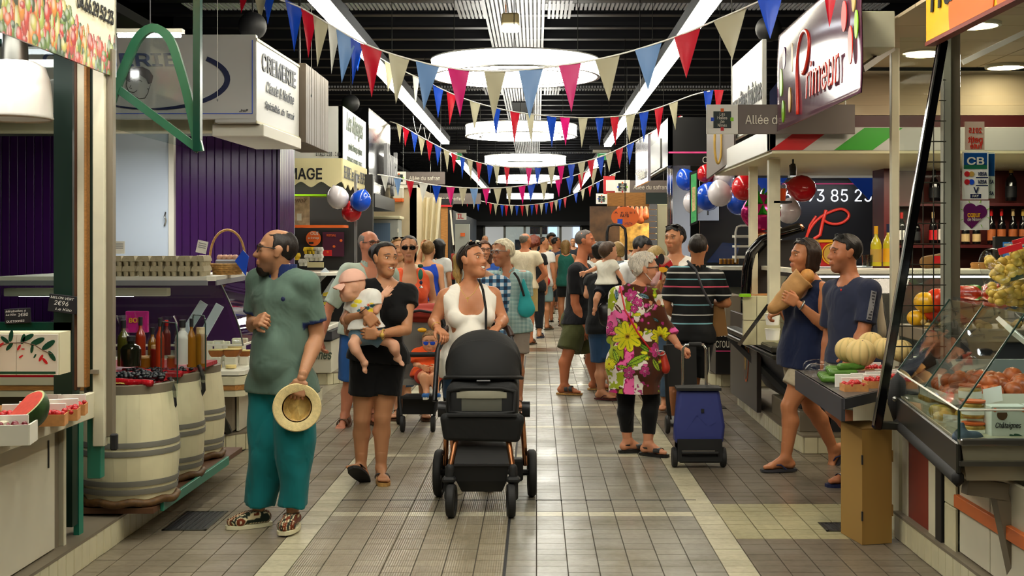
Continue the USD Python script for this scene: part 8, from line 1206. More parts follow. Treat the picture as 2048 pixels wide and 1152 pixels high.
# navy t-shirt man
m = Body('person', 'dark-haired man in navy t-shirt with printed shoulder tape, grey shorts and striped slides', 1712, 966, 1.75, yaw=-62, skin='b0704e', hh=.255, head=(-18, 0, 0), d=8.4, fat=1.04, torso={'nk': (1702, 565, 0), 'pv': (1708, 715, 0)}, j=dict(eL=(1728, 660, -.3), wL=(1704, 712, -.6), hd=(1690, 507, 0), kL=(1700, 838, -.1), aL=(1704, 948, .0), kR=(1668, 818, .1), aR=(1742, 905, .3)))
m.feet = {'L': (A(-1, -.25, 0), Z_), 'R': (A(-.6, .1, -.8), A(-.8, 0, .6))}
m.build({'L': dict(curl=.5), 'R': dict(curl=.5)}, brow='17100c', stub=.35, look=(-1, -.3, 0)); m.top('2a2f45', sleeve=.82, hem=.5, loose=.02, h=.009); m.bottom('7d7f74', leg=.86, loose=.035, t=.016, noise=.01, waist=.56); m.hair('15100d', 'short', .035, line=-.02); m.shades(on='head', tint='dark')
for n in 'LR': m.sole(n, 'navy', .022, strap=[(.07, .075, .05), (.052, .012, .054, .043, 'white'), (.072, .012, .054, .043, 'white'), (.092, .012, .052, .043, 'white')], sc='navy', name='slide')
s0, e0 = m.q['sL'], m.q['eL']; ax_ = unit(e0-s0); pts = [m.q['nk']+(s0-m.q['nk'])*.35+Z_*.05, s0+Z_*.056+A(0, -.0, 0), s0+A(.005, -.078, 0), s0+(e0-s0)*.4+A(.0, -.085, 0), s0+(e0-s0)*.72+A(0, -.082, 0)]
part(m.p, 'shoulder_tape', J(*[bar(p, q_, .036, .006, up=(.2, -1, .3)) for p, q_ in zip(pts[:-1], pts[1:])]), 'grey'); part(m.p, 'tape_print', J(*[bar(pts[2]+(pts[4]-pts[2])*t+A(0, -.0045, 0), pts[2]+(pts[4]-pts[2])*(t+.06)+A(0, -.0045, 0), .022, .003, up=(0, -1, 0)) for t in np.arange(.02, .95, .11)]), 'charcoal', kind='stuff')
part(m.p, 'chest_logo', ball(W(1682, 580, 8.235), (.006, .012, .009), 1), 'red'); part(m.p, 'backpack', blend([Pr(m.q['nk']-m.up*.1-m.fr*.17, m.q['nk']-m.up*.34-m.fr*.18, .09, .1, m.fr, .7)], .014, .008), mat('packcream', 'c0b29a', .8), True); part(m.p, 'backpack_panel', blend([Pr(m.q['nk']-m.up*.16-m.fr*.235-A(0, .03, 0), m.q['nk']-m.up*.32-m.fr*.245-A(0, .03, 0), .03, .04)], .012), 'black', True)
# the crowd farther down the aisle
def passer(label, px, py, d, h, yaw, sex, skin, tops, bott, hairs, head=(0, 0, 0), j={}, top={}, bot={}, res=None, shoe='5a4632', fat=1., tuck=None):
    b = Body('person', label, px, py, h, yaw=yaw, sex=sex, skin=skin, d=d, head=head, j=j, res=res or (1.7 if d < 19 else 2.3), hh=.245, fat=fat); b.build(); b.top(tops, **{**dict(h=.016, loose=.02), **top}); b.bottom(bott, **{**dict(h=.018), **bot}); b.hair(*hairs[:2], **(hairs[2] if len(hairs) > 2 else {}))
    for n in 'LR': b.sole(n, mat('sole'+shoe, shoe, .7) if 'sole'+shoe not in _mats else 'sole'+shoe, strap=[(.07, .05)], sc='sole'+shoe)
    return b
passer('woman with round glasses and long auburn hair in blue floral dress, beyond the laughing woman', 967, 0, 15, 1.62, 15, 'f', 'a8704e', '24468c', '24468c', ('4a2a18', 'long', dict(vol=.05)), bot=dict(leg=.9), res=1.4).shades(.05, .42, rim='dark', clear=True, name='glasses')
mat_z('stripetee', [(0, 'e6dfd0'), (.7, '5a4632')], 0, .035, per=1)
b = passer('grey-haired man from behind in cream t-shirt and khaki shorts, hand on hip', 1050, 0, 20.1, 1.78, 165, 'm', 'b5704c', 'd8ccb0', 'a8935c', ('6d665c', 'short', dict(bald=.3)), head=(-30, 0, 0), j=dict(eR=(1091, 548, 0), wR=(1072, 566, .3)), top=dict(hem=.5, loose=.03), bot=dict(leg=.95, loose=.03), shoe='3a3020')
passer('woman with curly red hair in black t-shirt and long dark trousers', 1068, 0, 21.5, 1.72, 170, 'f', 'c88e6a', '17171a', '1a1d24', ('6d2c14', 'short', dict(vol=.12, noise=.03)), bot=dict(leg=1.85), shoe='1f2a4a')
b = passer('dark-haired man in white t-shirt and pale blue shorts carrying a red bag', 1086, 0, 23.6, 1.74, 150, 'm', 'b57a55', 'e4e2dc', '86a4a8', ('181210', 'short'), head=(-60, 0, 0), bot=dict(leg=.92, loose=.03), shoe='4a4636')
rb = thing('red_backpack', 'red and yellow striped shoulder bag on the man in pale blue shorts', 'bag', W(1080, 565, 23.3)); part(rb, 'pouch', blend([Pr(W(1070, 565, 23.35), W(1090, 563, 23.35), .1, .1)], .02), 'red', True); part(rb, 'front_pocket', blend([Pr(W(1074, 570, 23.22), W(1088, 569, 23.22), .045, .045)], .015), 'yellow', True); part(rb, 'strap', tube([W(1076, 555, 23.3), W(1078, 530, 23.35), W(1082, 512, 23.4), W(1088, 520, 23.4), W(1084, 545, 23.32)], .02, 5), 'red', True)
passer('man with cap in slate blue tank top and dark shorts', 1112, 0, 26, 1.76, 165, 'm', 'b5734e', '3d4a62', '24262c', ('1a1512', 'short'), head=(-60, 0, 0), top=dict(sleeve=0, neck='tank'), bot=dict(leg=.95, loose=.03), shoe='241c18')
passer('blonde woman in dark green sleeveless top and black shorts, back turned', 1132, 0, 24.6, 1.68, 175, 'f', 'b87c56', '1d5a50', '17181a', ('8a6a3c', 'long'), head=(-50, 0, 0), top=dict(sleeve=0, neck='crew'), bot=dict(leg=.75), shoe='5a3a22')
passer('man with a round mass of black curly hair, far down the aisle', 1103, 0, 31, 1.86, 0, 'm', '8a5636', '20242c', '2a2c30', ('0f0c0a', 'short', dict(vol=.22, noise=.02)), bot=dict(leg=1.8))
passer('fair-haired woman far away between the white tee and the slate tank top', 1098, 0, 29, 1.55, 180, 'f', 'c49a72', 'c8c0b0', '3a4254', ('b09a5c', 'bob'))
passer('woman with hair up in royal blue open-back top and striped skirt, phone at her ear', 856, 0, 15.6, 1.62, 165, 'f', 'c08a64', '1c3fa8', 'c4cdd8', ('7a5a30', 'bun'), j=dict(eL=(838, 520, .3), wL=(843, 497, .2)), top=dict(sleeve=0, hem=.56, neck='wide'), bot=dict(skirt=.42, leg=.6))
passer('woman with long black hair in white top with a thin bag strap', 877, 0, 18.5, 1.66, 150, 'f', 'b5805c', 'd9d8d4', '4a5060', ('100d0c', 'long', dict(vol=.06)), bot=dict(leg=1.8))
for (lab, px, d, h, yaw, sex, t, c, bt) in (('white-haired person far behind the woman with round glasses', 955, 27, 1.68, 180, 'm', '8a9aa0', 'd8d2c0', '50565e'), ('man with short greying hair and glasses far down the aisle, facing the viewer', 970, 33, 1.85, 0, 'm', '5a6a7a', '8a7a66', '3a3e48'), ('dark-haired woman in navy far behind the checked-shirt man', 992, 19, 1.6, 10, 'f', '1f3060', '241812', '2a2e3a'),
        ('person in pale grey far down the aisle, left of the dark doorway', 940, 38, 1.75, 0, 'm', 'b0aca4', '3a2c20', '4a4a50'), ('woman in white blouse far down the aisle with dark bob', 1020, 36, 1.7, 180, 'f', 'dcd8d0', '1c1512', '39404c'), ('man in dark jacket farthest down the aisle, right of the doorway', 1146, 38, 1.8, 0, 'm', '30343c', '1a1512', '2c3038'),
        ('bald man with pink scalp behind the white-shirted man', 1250, 21, 1.74, 200, 'm', 'b8b2a8', '9a8a78', '444a54'), ('grey-haired person left of the bald man, behind the crowd', 1205, 23, 1.7, 190, 'm', '9aa2a4', 'a89c88', '3c424c'), ('woman with gathered auburn hair behind the tall man in black', 1190, 17.5, 1.62, 180, 'f', 'dcdcd8', '5a2f1a', '2f3a4e'), ('blonde woman behind the dark-haired baby', 1236, 18.5, 1.62, 190, 'f', '8a9aa0', 'b0925a', '3a4254'),
        ('young man in grey far back between two women', 1048, 31, 1.72, 0, 'm', '70747c', '2a1f18', '33363e'), ('woman in red top far down the aisle on the left', 915, 30, 1.64, 160, 'f', 'a8382c', '2c1c14', '30343c')):
    passer(lab, px, 0, d, h, yaw, sex, 'c08a66', t, bt, (c, 'short' if sex == 'm' else 'bob'), bot=dict(leg=1.85), **({} if 'bald' not in lab else {}))
def rod(t, px, py, d): p = W(px, py, d); part(t, 'hanger', tube([p, p*A(1, 1, 0)+Z_*(CZ-.055)], .005, 4), 'darkmetal')
# ---- hanging street signs, exit signs, loudspeakers, bunting ---------------------------
def street_sign(label, px0, px1, py0, py1, d, words, side='l'):
    t = thing('street_sign', label, 'sign', W((px0+px1)/2, py1, d)); h = py1-py0; w_ = h*1.07
    part(t, 'plate', fb_(px0, px0+w_, py0, py1, d, .02, .003), 'paper'); part(t, 'plank', fb_(px0+w_, px1, py0+(0 if h > 40 else h*.03), py1, d+.004, .016, .002), 'signgrey')
    cx, cy, r = px0+w_/2, (py0+py1)/2, h*.3; part(t, 'logo_square', fb_(cx-r, cx+r, cy-r*.9, cy+r, d-.003, .004), 'darkslate')
    for nm, dx, dy, m_ in (('nub_top', 0, -1.02, 'orange'), ('nub_left', -1.1, 0, 'blue'), ('nub_right', 1.1, 0, 'lime'), ('nub_bottom', 0, 1.1, 'red')): part(t, 'logo_nub', fb_(cx+dx*r-r*.18, cx+dx*r+r*.18, cy+dy*r-r*.2, cy+dy*r+r*.2, d-.004, .004), m_)
    part(t, 'logo_text', J(*[text(s_, r*.34/FP*d, W(cx, cy-r*.42+k*r*.42, d-.005), width=w2*r/FP*d, align='c') for k, (s_, w2) in enumerate((('Les', .6), ('Halles', 1.1), ('de', .5), ('Nîmes', 1.0)))]), 'white')
    part(t, 'lettering', text(words, h*.30/FP*d, W(px0+w_+h*.25, cy+h*.16, d-.001), width=len(words)*h*.158/FP*d), 'white'); part(t, 'rod', J(tube([W(px0+w_*.8, py0, d+.01), W(px0+w_*.8, py0, d+.01)*A(1, 1, 0)+Z_*(CZ-.055)], .005, 5), tube([W(px1-w_*.3, py0, d+.01), W(px1-w_*.3, py0, d+.01)*A(1, 1, 0)+Z_*(CZ-.055)], .005, 5)), 'steel', kind='stuff')
street_sign('nearest street sign Allée du with colourful logo plate, right side', 1413, 1710, 209, 268, 9.45, 'Allée du'); street_sign('street sign Allée du safran on the left', 784, 890, 343, 369, 21.5, 'Allée du safran'); street_sign('street sign Allée du safran on the right, half covered by a dark board', 1230, 1336, 360, 388, 21.01, 'Allée du safran'); street_sign('street sign Allée du cerfeuil, farther on the left', 842, 962, 386, 408, 30, 'Allée du cerfeuil'); street_sign('street sign Allée du cumin, farther on the right', 1192, 1300, 387, 408, 30, 'Allée du cumin')
mat('exitgreen', '0f7a3a', .4, emit=.6)
for lab, px, d in (('small green exit sign under the left lamp line', 914, 25.72), ('small green exit sign under the right lamp line', 1204, 25.72)): t = thing('exit_sign', lab, 'sign', W(px, 320, d)); part(t, 'face', fb_(px-9, px+9, 307, 320, d, .04), 'exitgreen'); part(t, 'figure', fb_(px-3, px+2, 310, 318, d-.003, .003), 'white'); part(t, 'lamp_case', fb_(px-18, px+18, 298, 305, d, .06), 'white'); part(t, 'housing', fb_(px-24, px+24, 291, 299, d, .1), 'darkmetal'); rod(t, px, 292, d+.05)
for lab, px, py, d, r in (('black round loudspeaker above the CREMERIE sign', 505, 52, 10.5, 28), ('black round loudspeaker above the cheese kiosk', 701, 207, 16.27, 18), ('black round loudspeaker left of the plum sign', 1537, 58, 10.5, 26)):
    c = W(px, py, d); r = r/FP*d; t = thing('loudspeaker', lab, 'loudspeaker', c-Z_*r); part(t, 'globe', ball(c, r, 3), 'ink', True); part(t, 'grille', lathe([(r*.9, -r*.3), (r*.7, -r*.75), (0, -r*.8)], c, 24, unit(A(0, -.3, 1))), 'dark', True); part(t, 'rod', tube([c+Z_*r*.9, c*A(1, 1, 0)+Z_*(CZ-.067)], .008, 5), 'ink')
hl = thing('high_bay_lamp', 'small boxy lamp with lit lens hanging from the slatted duct', 'lamp', W(1020, 58, 15.2)); part(hl, 'case', fb_(1003, 1038, 25, 48, 15.2, .25, .02), mat('gold2', '8a7a52', .4)); part(hl, 'lens', fb_(1003, 1038, 48, 59, 15.2, .25, .02), 'coollamp'); part(hl, 'cable', tube([W(1012, 25, 15.3), W(1011, 4, 15.3)], .01, 5), 'copper')
for lab, pts in (('thin white pull cord hanging by the dairy sign', ((435, 60), (435, 200))), ('frayed white cord hanging right of the CREMERIE sign', ((622, 95), (623, 192)))): t = thing('pull_cord', lab, 'cord', W(*pts[1], 9.3)); part(t, 'cord', tube([W(*pts[1], 9.3)*A(1, 1, 0)+Z_*(CZ-.055), W(*pts[1], 9.3)], .003, 5), 'paper'); part(t, 'toggle', ball(W(*pts[1], 9.3), (.006, .006, .012), 1), 'grey')
t = thing('garland_loops', 'two slack white string loops hanging from the left lamp line', 'cord', W(835, 270, 20)); [part(t, 'loop', tube([W(x0+(x1-x0)*u, y0+(y1-y0)*u+dp*4*u*(1-u), 19) for u in np.linspace(0, 1, 15)], .005, 5), 'paper', True) for x0, y0, x1, y1, dp in ((826, 232, 842, 248, 26), (848, 255, 860, 266, 20))]
rod(ph_, 1280, 285, 14.8); rod(rf, 1218, 354, 23); rod(gsn, 1440, 250, 12); rod(tb2, 10, 60, 6.02); rod(tb_, 300, 62, 7.42)
FC = {'r': 'c0162c', 'b': '1746b8', 'c': 'b8b296', 'l': '6f93c4', 'p': 'd01470', 'w': 'd8d8d0'}
def mat_flag(k, c):
    n = {'d': ('principled_bsdf', dict(base_color=lin(c), roughness=.35, specular_ior_level=.4)), 't': ('translucent_bsdf', dict(color=lin(c))), 'm': ('mix_closure', dict(fac=.4))}
    _mats['flag_'+k] = usdkit.material(stage, '/World/Looks/flag_'+k, n, [('d.BSDF', 'm.closure1'), ('t.BSDF', 'm.closure2')], surface='m.closure')
for k_, c_ in FC.items(): mat_flag(k_, c_)
CN = {'r': 'red', 'b': 'blue', 'c': 'cream', 'l': 'pale blue', 'p': 'pink-red', 'w': 'white'}
def bunting(label, line, d0, d1, flags, fw, fh, sag=0):
    P = np.array([A(x, y) for x, y in line]); xs_ = P[:, 0]; dd = lambda x: d0+(d1-d0)*(x-xs_[0])/(xs_[-1]-xs_[0]); yy = lambda x: np.interp(x, xs_, P[:, 1])
    r = random.Random(int(fw*100)+len(flags)); t = thing('bunting', label, 'bunting', W(xs_[len(xs_)//2], P[:, 1].max(), dd(xs_[len(xs_)//2])))
    xx = np.linspace(xs_[0], xs_[-1], 60); ys = np.interp(xx, xs_, P[:, 1]); ys = np.convolve(np.pad(ys, 3, mode='edge'), np.ones(7)/7, 'valid'); part(t, 'cord', tube([W(x, y, dd(x)) for x, y in zip(xx, ys)], .006 if fw > 20 else .009, 5), 'paper', True)
    for x, k, *o in flags:
        d = dd(x); s_ = o[0] if o else 1; w_, h = fw*s_*r.uniform(.92, 1.06), fh*r.uniform(.92, 1.08); sl = (yy(x+w_/2)-yy(x-w_/2)); lean = r.uniform(-.14, .14)+(-.1 if sl > 8 else .08 if sl < -8 else 0); a, b_ = W(x-w_/2, yy(x-w_/2), d), W(x+w_/2, yy(x+w_/2), d); tip = W(x+lean*fw, max(yy(x-w_/2), yy(x+w_/2))*.5+min(yy(x-w_/2), yy(x+w_/2))*.5+h, d-.02+r.uniform(-.05, .05)); bul = r.uniform(.02, .05)*fw/FP*d*3
        def fn(u, v): q = ((a[:, None, None]*(1-u)+b_[:, None, None]*u)*(1-v)+tip[:, None, None]*v); q[1] += bul*np.sin(np.pi*v)*np.cos(np.pi*(u-.3)); return q
        part(t, 'pennant', grid(fn, 5, 7), 'flag_'+k, True, label=CN[k]+' pennant')
bunting('nearest bunting string sweeping across the top of the picture', [(560, -8), (600, 14), (640, 35), (690, 70), (732, 92), (790, 110), (850, 128), (915, 140), (980, 144), (1050, 141), (1130, 130), (1215, 116), (1290, 95), (1375, 66), (1450, 32), (1520, 4), (1560, -20)], 8.6, 8.2,
        [(588, 'b', .9), (618, 'r', .75), (642, 'c', .8), (668, 'w', .6), (693, 'l'), (714, 'b', .6), (742, 'r'), (798, 'c'), (855, 'l', 1.05), (917, 'p'), (990, 'c'), (1062, 'l', 1.1), (1140, 'p', 1.1), (1215, 'c', 1.15), (1297, 'l', 1.2), (1375, 'r', 1.25), (1460, 'c', 1.5)], 43, 94)
bunting('end of the nearest bunting with a large blue pennant by the plum sign', [(1500, -6), (1545, -20), (1610, -32), (1680, -38)], 7.4, 7.0, [(1541, 'b', 1.25), (1662, 'r', .8)], 46, 92)
bunting('bits of bunting at the upper left behind the lamp line', [(470, -40), (490, -20), (540, -8), (580, 5)], 11, 11, [(489, 'r', .6), (520, 'c', .7), (537, 'b', .6)], 40, 55)
bunting('second bunting string in front of the second ring lamp', [(700, 75), (780, 130), (830, 152), (872, 172), (905, 190), (950, 205), (1000, 219), (1060, 229), (1130, 235), (1200, 236), (1260, 231), (1325, 215), (1385, 188), (1420, 180)], 13.2, 12.0, [(716, 'b', .9), (780, 'c', .9), (832, 'w', .6), (876, 'b', .95), (903, 'r', .8), (950, 'c'), (992, 'b', .8), (1030, 'r', .8), (1060, 'c', .8), (1103, 'b', .9), (1130, 'p', .9), (1166, 'c', .9), (1199, 'b', .8), (1229, 'r', .8), (1261, 'c', .8), (1288, 'b', .8), (1318, 'r', .8), (1347, 'c', .8), (1417, 'b', .9), (1438, 'r', .8)], 23, 58)
bunting('third bunting string from the left kiosks across to the pale poster', [(780, 238), (835, 270), (880, 295), (930, 318), (985, 332), (1040, 336), (1100, 334), (1160, 326), (1210, 312), (1250, 292), (1300, 268), (1345, 240), (1365, 228)], 19, 16.5, [(798, 'c', .8), (812, 'r', .9), (829, 'b', .9), (843, 'c'), (859, 'r', .9), (876, 'b', .9), (893, 'c', .9), (908, 'r', .8), (925, 'b', .7), (940, 'c', .8), (958, 'r', .8), (980, 'b', .8), (993, 'c', .8), (1014, 'r', .8), (1058, 'p', .9), (1076, 'b', .9), (1103, 'c'), (1122, 'p'), (1143, 'b'), (1163, 'c'), (1182, 'r'), (1201, 'b'), (1219, 'c'), (1239, 'r'), (1261, 'b'), (1284, 'c'), (1308, 'r', .9), (1319, 'b', .7), (1333, 'w', .8), (1358, 'r', .6)], 15, 40)
bunting('fourth bunting string hanging level before the Allée du safran sign', [(755, 348), (800, 357), (850, 368), (900, 374), (960, 377), (1020, 375), (1075, 367), (1115, 360), (1160, 348), (1210, 330)], 17, 19, [(769, 'w'), (795, 'l'), (820, 'r'), (847, 'w', 1.1), (873, 'b', 1.1), (901, 'p', 1.1), (926, 'c', 1.1), (948, 'l', 1.1), (972, 'p'), (995, 'c', 1.1), (1018, 'c', .8), (1044, 'p'), (1063, 'b'), (1088, 'c'), (1116, 'p', .8), (1140, 'b'), (1163, 'r', .9), (1187, 'c', .9)], 16, 36)
bunting('lowest small bunting string in front of the dark far wall', [(920, 388), (960, 402), (1000, 410), (1050, 411), (1100, 405), (1140, 392), (1180, 372), (1220, 352), (1240, 340)], 33, 29, [(935, 'r'), (948, 'c'), (957, 'b'), (981, 'r'), (991, 'c'), (1004, 'b'), (1013, 'r'), (1023, 'c'), (1034, 'b'), (1044, 'r'), (1054, 'c'), (1064, 'b'), (1073, 'r'), (1083, 'c'), (1093, 'b'), (1103, 'r'), (1112, 'c'), (1120, 'b'), (1130, 'r'), (1152, 'b'), (1166, 'c'), (1180, 'r'), (1196, 'b'), (1212, 'r'), (1228, 'c')], 7.5, 22)
# ---- prams and trolleys -----------------------------------------------------------------
pc_ = A(W(968, 0, 7.75)[0], 7.75, 0); PX0 = pc_[0]
pm = thing('pram', 'black carrycot pram with copper frame in the middle of the aisle', 'pram', pc_); cl_ = mat('pramcloth', '101214', .8, bump=.35, bscale=14)
mat('pramdark', '0c0d0f', .7); Pp = lambda x, y, z: pc_+A(x, y, z)
def dome(r_, y0, y1, zc, wx_, hh_, a0, a1, n=13):      # a hood rib surface: half ellipses turning about the hinge
    return grid(lambda u, v: (PX0+wx_*np.cos(np.pi*u)*(1-.06*np.sin(np.pi*v)), pc_[1]+np.sin(np.pi*u)**.55*hh_*np.cos(a0+(a1-a0)*v)*-1, zc+np.sin(np.pi*u)**.55*hh_*np.sin(a0+(a1-a0)*v)), 29, n, .006)
part(pm, 'canopy', J(dome(1, 0, 0, .775, .232, .30, .12, .95), dome(1, 0, 0, .775, .228, .295, .95, 1.7)), cl_, True); part(pm, 'canopy_rear', dome(1, 0, 0, .775, .222, .29, 1.7, 2.9), 'pramdark', True); part(pm, 'canopy_trim', tube([A(PX0+.236*math.cos(a), pc_[1]-math.sin(a)**.55*.305*math.cos(.12), .775+math.sin(a)**.55*.305*math.sin(.12)) for a in np.linspace(.01, 3.13, 30)], .012, 7), 'pramdark', True); part(pm, 'canopy_seam', tube([A(PX0+.232*math.cos(a)*.99, pc_[1]-math.sin(a)**.55*.303*math.cos(.95), .775+math.sin(a)**.55*.303*math.sin(.95)) for a in np.linspace(.02, 3.12, 30)], .005, 6), 'pramdark', True)
part(pm, 'carrycot', J(m3.Manifold.batch_hull([m3.Manifold.sphere(.06, 24).translate(tuple(Pp(x, y, z))) for x in (-.155, .155) for y in (-.27, .28) for z in (.58, .72)])), cl_, 40)
part(pm, 'footmuff', J(m3.Manifold.batch_hull([m3.Manifold.sphere(r_, 24).translate(tuple(Pp(x, y, z))) for x, y, z, r_ in ((-.2, -.33, .47, .03), (.2, -.33, .46, .03), (-.21, -.345, .57, .035), (.22, -.345, .565, .035), (-.2, -.2, .47, .03), (.2, -.2, .47, .03), (-.2, -.2, .56, .03), (.2, -.2, .56, .03))])), cl_, 40); part(pm, 'footmuff_ridge', bar(Pp(-.2, -.385, .595), Pp(.21, -.385, .595), .02, .012), 'pramdark')
part(pm, 'mesh_window', grid(lambda u, v: (PX0-.19+.38*u, pc_[1]-.338+.02*(2*u-1)**2, .615+.125*v), 14, 4, .004), mat('meshgrey', '5c5d54', .5), True); part(pm, 'window_lining', grid(lambda u, v: (PX0-.178+.356*u, pc_[1]-.344+.02*(2*u-1)**2, .69+.045*v*(1-(2*u-1)**4*.5)), 12, 3, .003), mat('liningpale', '989684', .6), True)
part(pm, 'window_frame', tube([A(PX0+.195*sx, pc_[1]-.34+.02*abs(sx)**2, z) for sx, z in ((-1, .61), (-1, .73), (-.6, .75), (.6, .75), (1, .73), (1, .61), (.6, .6), (-.6, .6))], .013, 6, closed=True), 'pramdark', True)
part(pm, 'brand_tab', bx(PX0-.03, PX0+.05, pc_[1]-.322, pc_[1]-.312, .79, .797), 'grey')
hb_ = [Pp(-.315, .1, .62), Pp(-.31, .28, .92), Pp(-.27, .36, 1.05), Pp(-.17, .38, 1.075), Pp(.10, .38, 1.075), Pp(.15, .36, 1.05), Pp(.18, .28, .92), Pp(.2, .1, .62)]; part(pm, 'push_bar', tube(hb_, .016, 10), 'darkmetal', True); part(pm, 'grip', tube([Pp(-.29, .33, 1.01), Pp(-.25, .367, 1.06), Pp(-.17, .38, 1.077), Pp(.10, .38, 1.077), Pp(.14, .367, 1.06), Pp(.165, .33, 1.01)], .021, 10), mat('leather', '3a241a', .5), True); part(pm, 'grip_ring', J(*[tube([Pp(sx, .372, 1.072), Pp(sx+.008, .372, 1.072)], .024, 10) for sx in (-.1, .09)]), 'copper', True)
for sx, nm in ((-1, ''), (1, '')):
    part(pm, 'hinge', lathe([(0, -.025), (.05, -.025), (.05, .025), (0, .025)], Pp(sx*.26, .02, .58), 20, X_), 'darkmetal', 30); part(pm, 'copper_leg', tube([Pp(sx*.15, -.28, .48), Pp(sx*.185, -.36, .28)], .017, 9), 'copper', True); part(pm, 'rear_leg', tube([Pp(sx*.235, .06, .55), Pp(sx*.255, .22, .2)], .017, 9), 'copper', True); part(pm, 'joint', blend([Pr(Pp(sx*.185, -.36, .28), Pp(sx*.19, -.37, .2), .028, .026)], .008), 'pramdark', True)
    fw_ = Pp(sx*.175, -.40, .098); w = part(pm, 'front_wheel', lathe([(.062, -.022), (.09, -.024), (.0985, -.014), (.0985, .014), (.09, .024), (.062, .022), (.062, -.022)], fw_, 32, unit(A(1, .08*sx, 0))), 'rubber', True); part(w, 'rim', lathe([(0, -.012), (.062, -.016), (.062, .016), (0, .012)], fw_, 24, unit(A(1, .08*sx, 0))), 'darkmetal', 30); part(pm, 'wheel_fork', J(bar(Pp(sx*.19, -.37, .22), Pp(sx*.19, -.40, .1), .055, .03, bev=.01), bx(PX0+sx*.19-.04, PX0+sx*.19+.04, pc_[1]-.42, pc_[1]-.34, .2, .235, .012)), 'pramdark')
    rw = Pp(sx*.295, .22, .148); w = part(pm, 'rear_wheel', lathe([(.118, -.022), (.138, -.026), (.148, -.014), (.148, .014), (.138, .026), (.118, .022), (.118, -.022)], rw, 40, unit(A(1, .05*sx, 0))), 'rubber', True); part(w, 'rim', lathe([(.112, -.02), (.119, -.02), (.119, .02), (.112, .02)], rw, 40, unit(A(1, .05*sx, 0))), 'steel', True); part(w, 'spokes', J(*[bar(rw, rw+A(0, math.cos(a)*.114, math.sin(a)*.114), .024, .02) for a in np.linspace(0, 2*np.pi, 6)[:-1]]), 'darkmetal'); part(pm, 'suspension', J(bx(PX0+sx*.205-.035, PX0+sx*.205+.035, pc_[1]+.17, pc_[1]+.27, .1, .24, .012), tube([Pp(sx*.15, .22, .15), Pp(sx*.30, .22, .15)], .02, 8)), 'pramdark')
part(pm, 'basket', hull([Pp(sx*x, y, z) for sx in (-1, 1) for x, y, z in ((.15, -.34, .20), (.12, -.3, .13), (.13, .2, .13), (.165, -.3, .40), (.165, .2, .36), (.16, -.36, .3))]), 'pramdark'); part(pm, 'basket_rim', bar(Pp(-.165, -.36, .30), Pp(.165, -.36, .30), .02, .012), 'darkmetal'); part(pm, 'axle', tube([Pp(-.25, .22, .15), Pp(.25, .22, .15)], .014, 8), 'darkmetal')
# pushchair with the child
sc_ = A(W(840, 0, 10.9)[0], 10.9, 0); Q = lambda x, y, z: sc_+A(x, y, z); s = thing('pushchair', 'small grey folding pushchair with black frame and red canopy', 'pushchair', sc_)
part(s, 'seat_back', hull([Q(x, y, z) for x in (-.17, .17) for y, z in ((.16, .95), (.2, .95), (.1, .42), (.14, .42))]), mat('seatgrey', '77756f', .8)); part(s, 'seat', hull([Q(x, y, z) for x in (-.17, .17) for y, z in ((-.12, .44), (.16, .42), (-.12, .39), (.16, .37))]), 'seatgrey'); part(s, 'side_bolster', J(*[tube([Q(sx*.18, .17, .95), Q(sx*.19, .05, .7), Q(sx*.18, -.1, .46)], .022, 7) for sx in (-1, 1)]), 'pramdark', True); part(s, 'bumper_bar', tube([Q(-.2, .02, .66), Q(-.19, -.15, .66), Q(0, -.2, .66), Q(.19, -.15, .66), Q(.2, .02, .66)], .022, 8), 'pramdark', True)
part(s, 'canopy', blend([Pr(Q(-.14, .17, .98), Q(.14, .17, .98), .07, .07), Pr(Q(-.14, .05, 1.0), Q(.14, .05, 1.0), .035, .035), Pr(Q(-.14, .12, 1.03), Q(.14, .12, 1.03), .05, .05)], .012, .012), mat('canopyred', 'a83426', .7), True); part(s, 'canopy_edge', tube([Q(-.2, .05, .9), Q(-.17, .0, 1.0), Q(0, -.03, 1.03), Q(.17, .0, 1.0), Q(.2, .05, .9)], .012, 6), 'pramdark', True); part(s, 'toy', ball(Q(.02, -.02, .86), (.04, .02, .02), 2), 'yellow', True)
for sx in (-1, 1):
    part(s, 'frame_leg', J(tube([Q(sx*.2, .3, .98), Q(sx*.19, .0, .5), Q(sx*.14, -.2, .14)], .013, 7), tube([Q(sx*.19, .0, .5), Q(sx*.21, .25, .1)], .013, 7)), 'pramdark', True)
    for nm, (x, y, r_) in (('front_wheel', (sx*.13, -.2, .07)), ('rear_wheel', (sx*.21, .25, .075))): part(s, nm, lathe([(0, -.014), (r_*.9, -.018), (r_, -.01), (r_, .01), (r_*.9, .018), (0, .014)], Q(x, y, r_), 24, X_), 'rubber', 30)
part(s, 'push_handle', tube([Q(-.2, .3, .98), Q(-.14, .34, 1.03), Q(.14, .34, 1.03), Q(.2, .3, .98)], .014, 8), 'pramdark', True); part(s, 'basket', hull([Q(x, y, z) for x in (-.14, .14) for y, z in ((-.12, .14), (.2, .14), (-.14, .3), (.22, .28))]), 'pramdark'); part(s, 'footrest', bar(Q(-.14, -.22, .3), Q(.14, -.22, .3), .06, .02), 'pramdark')
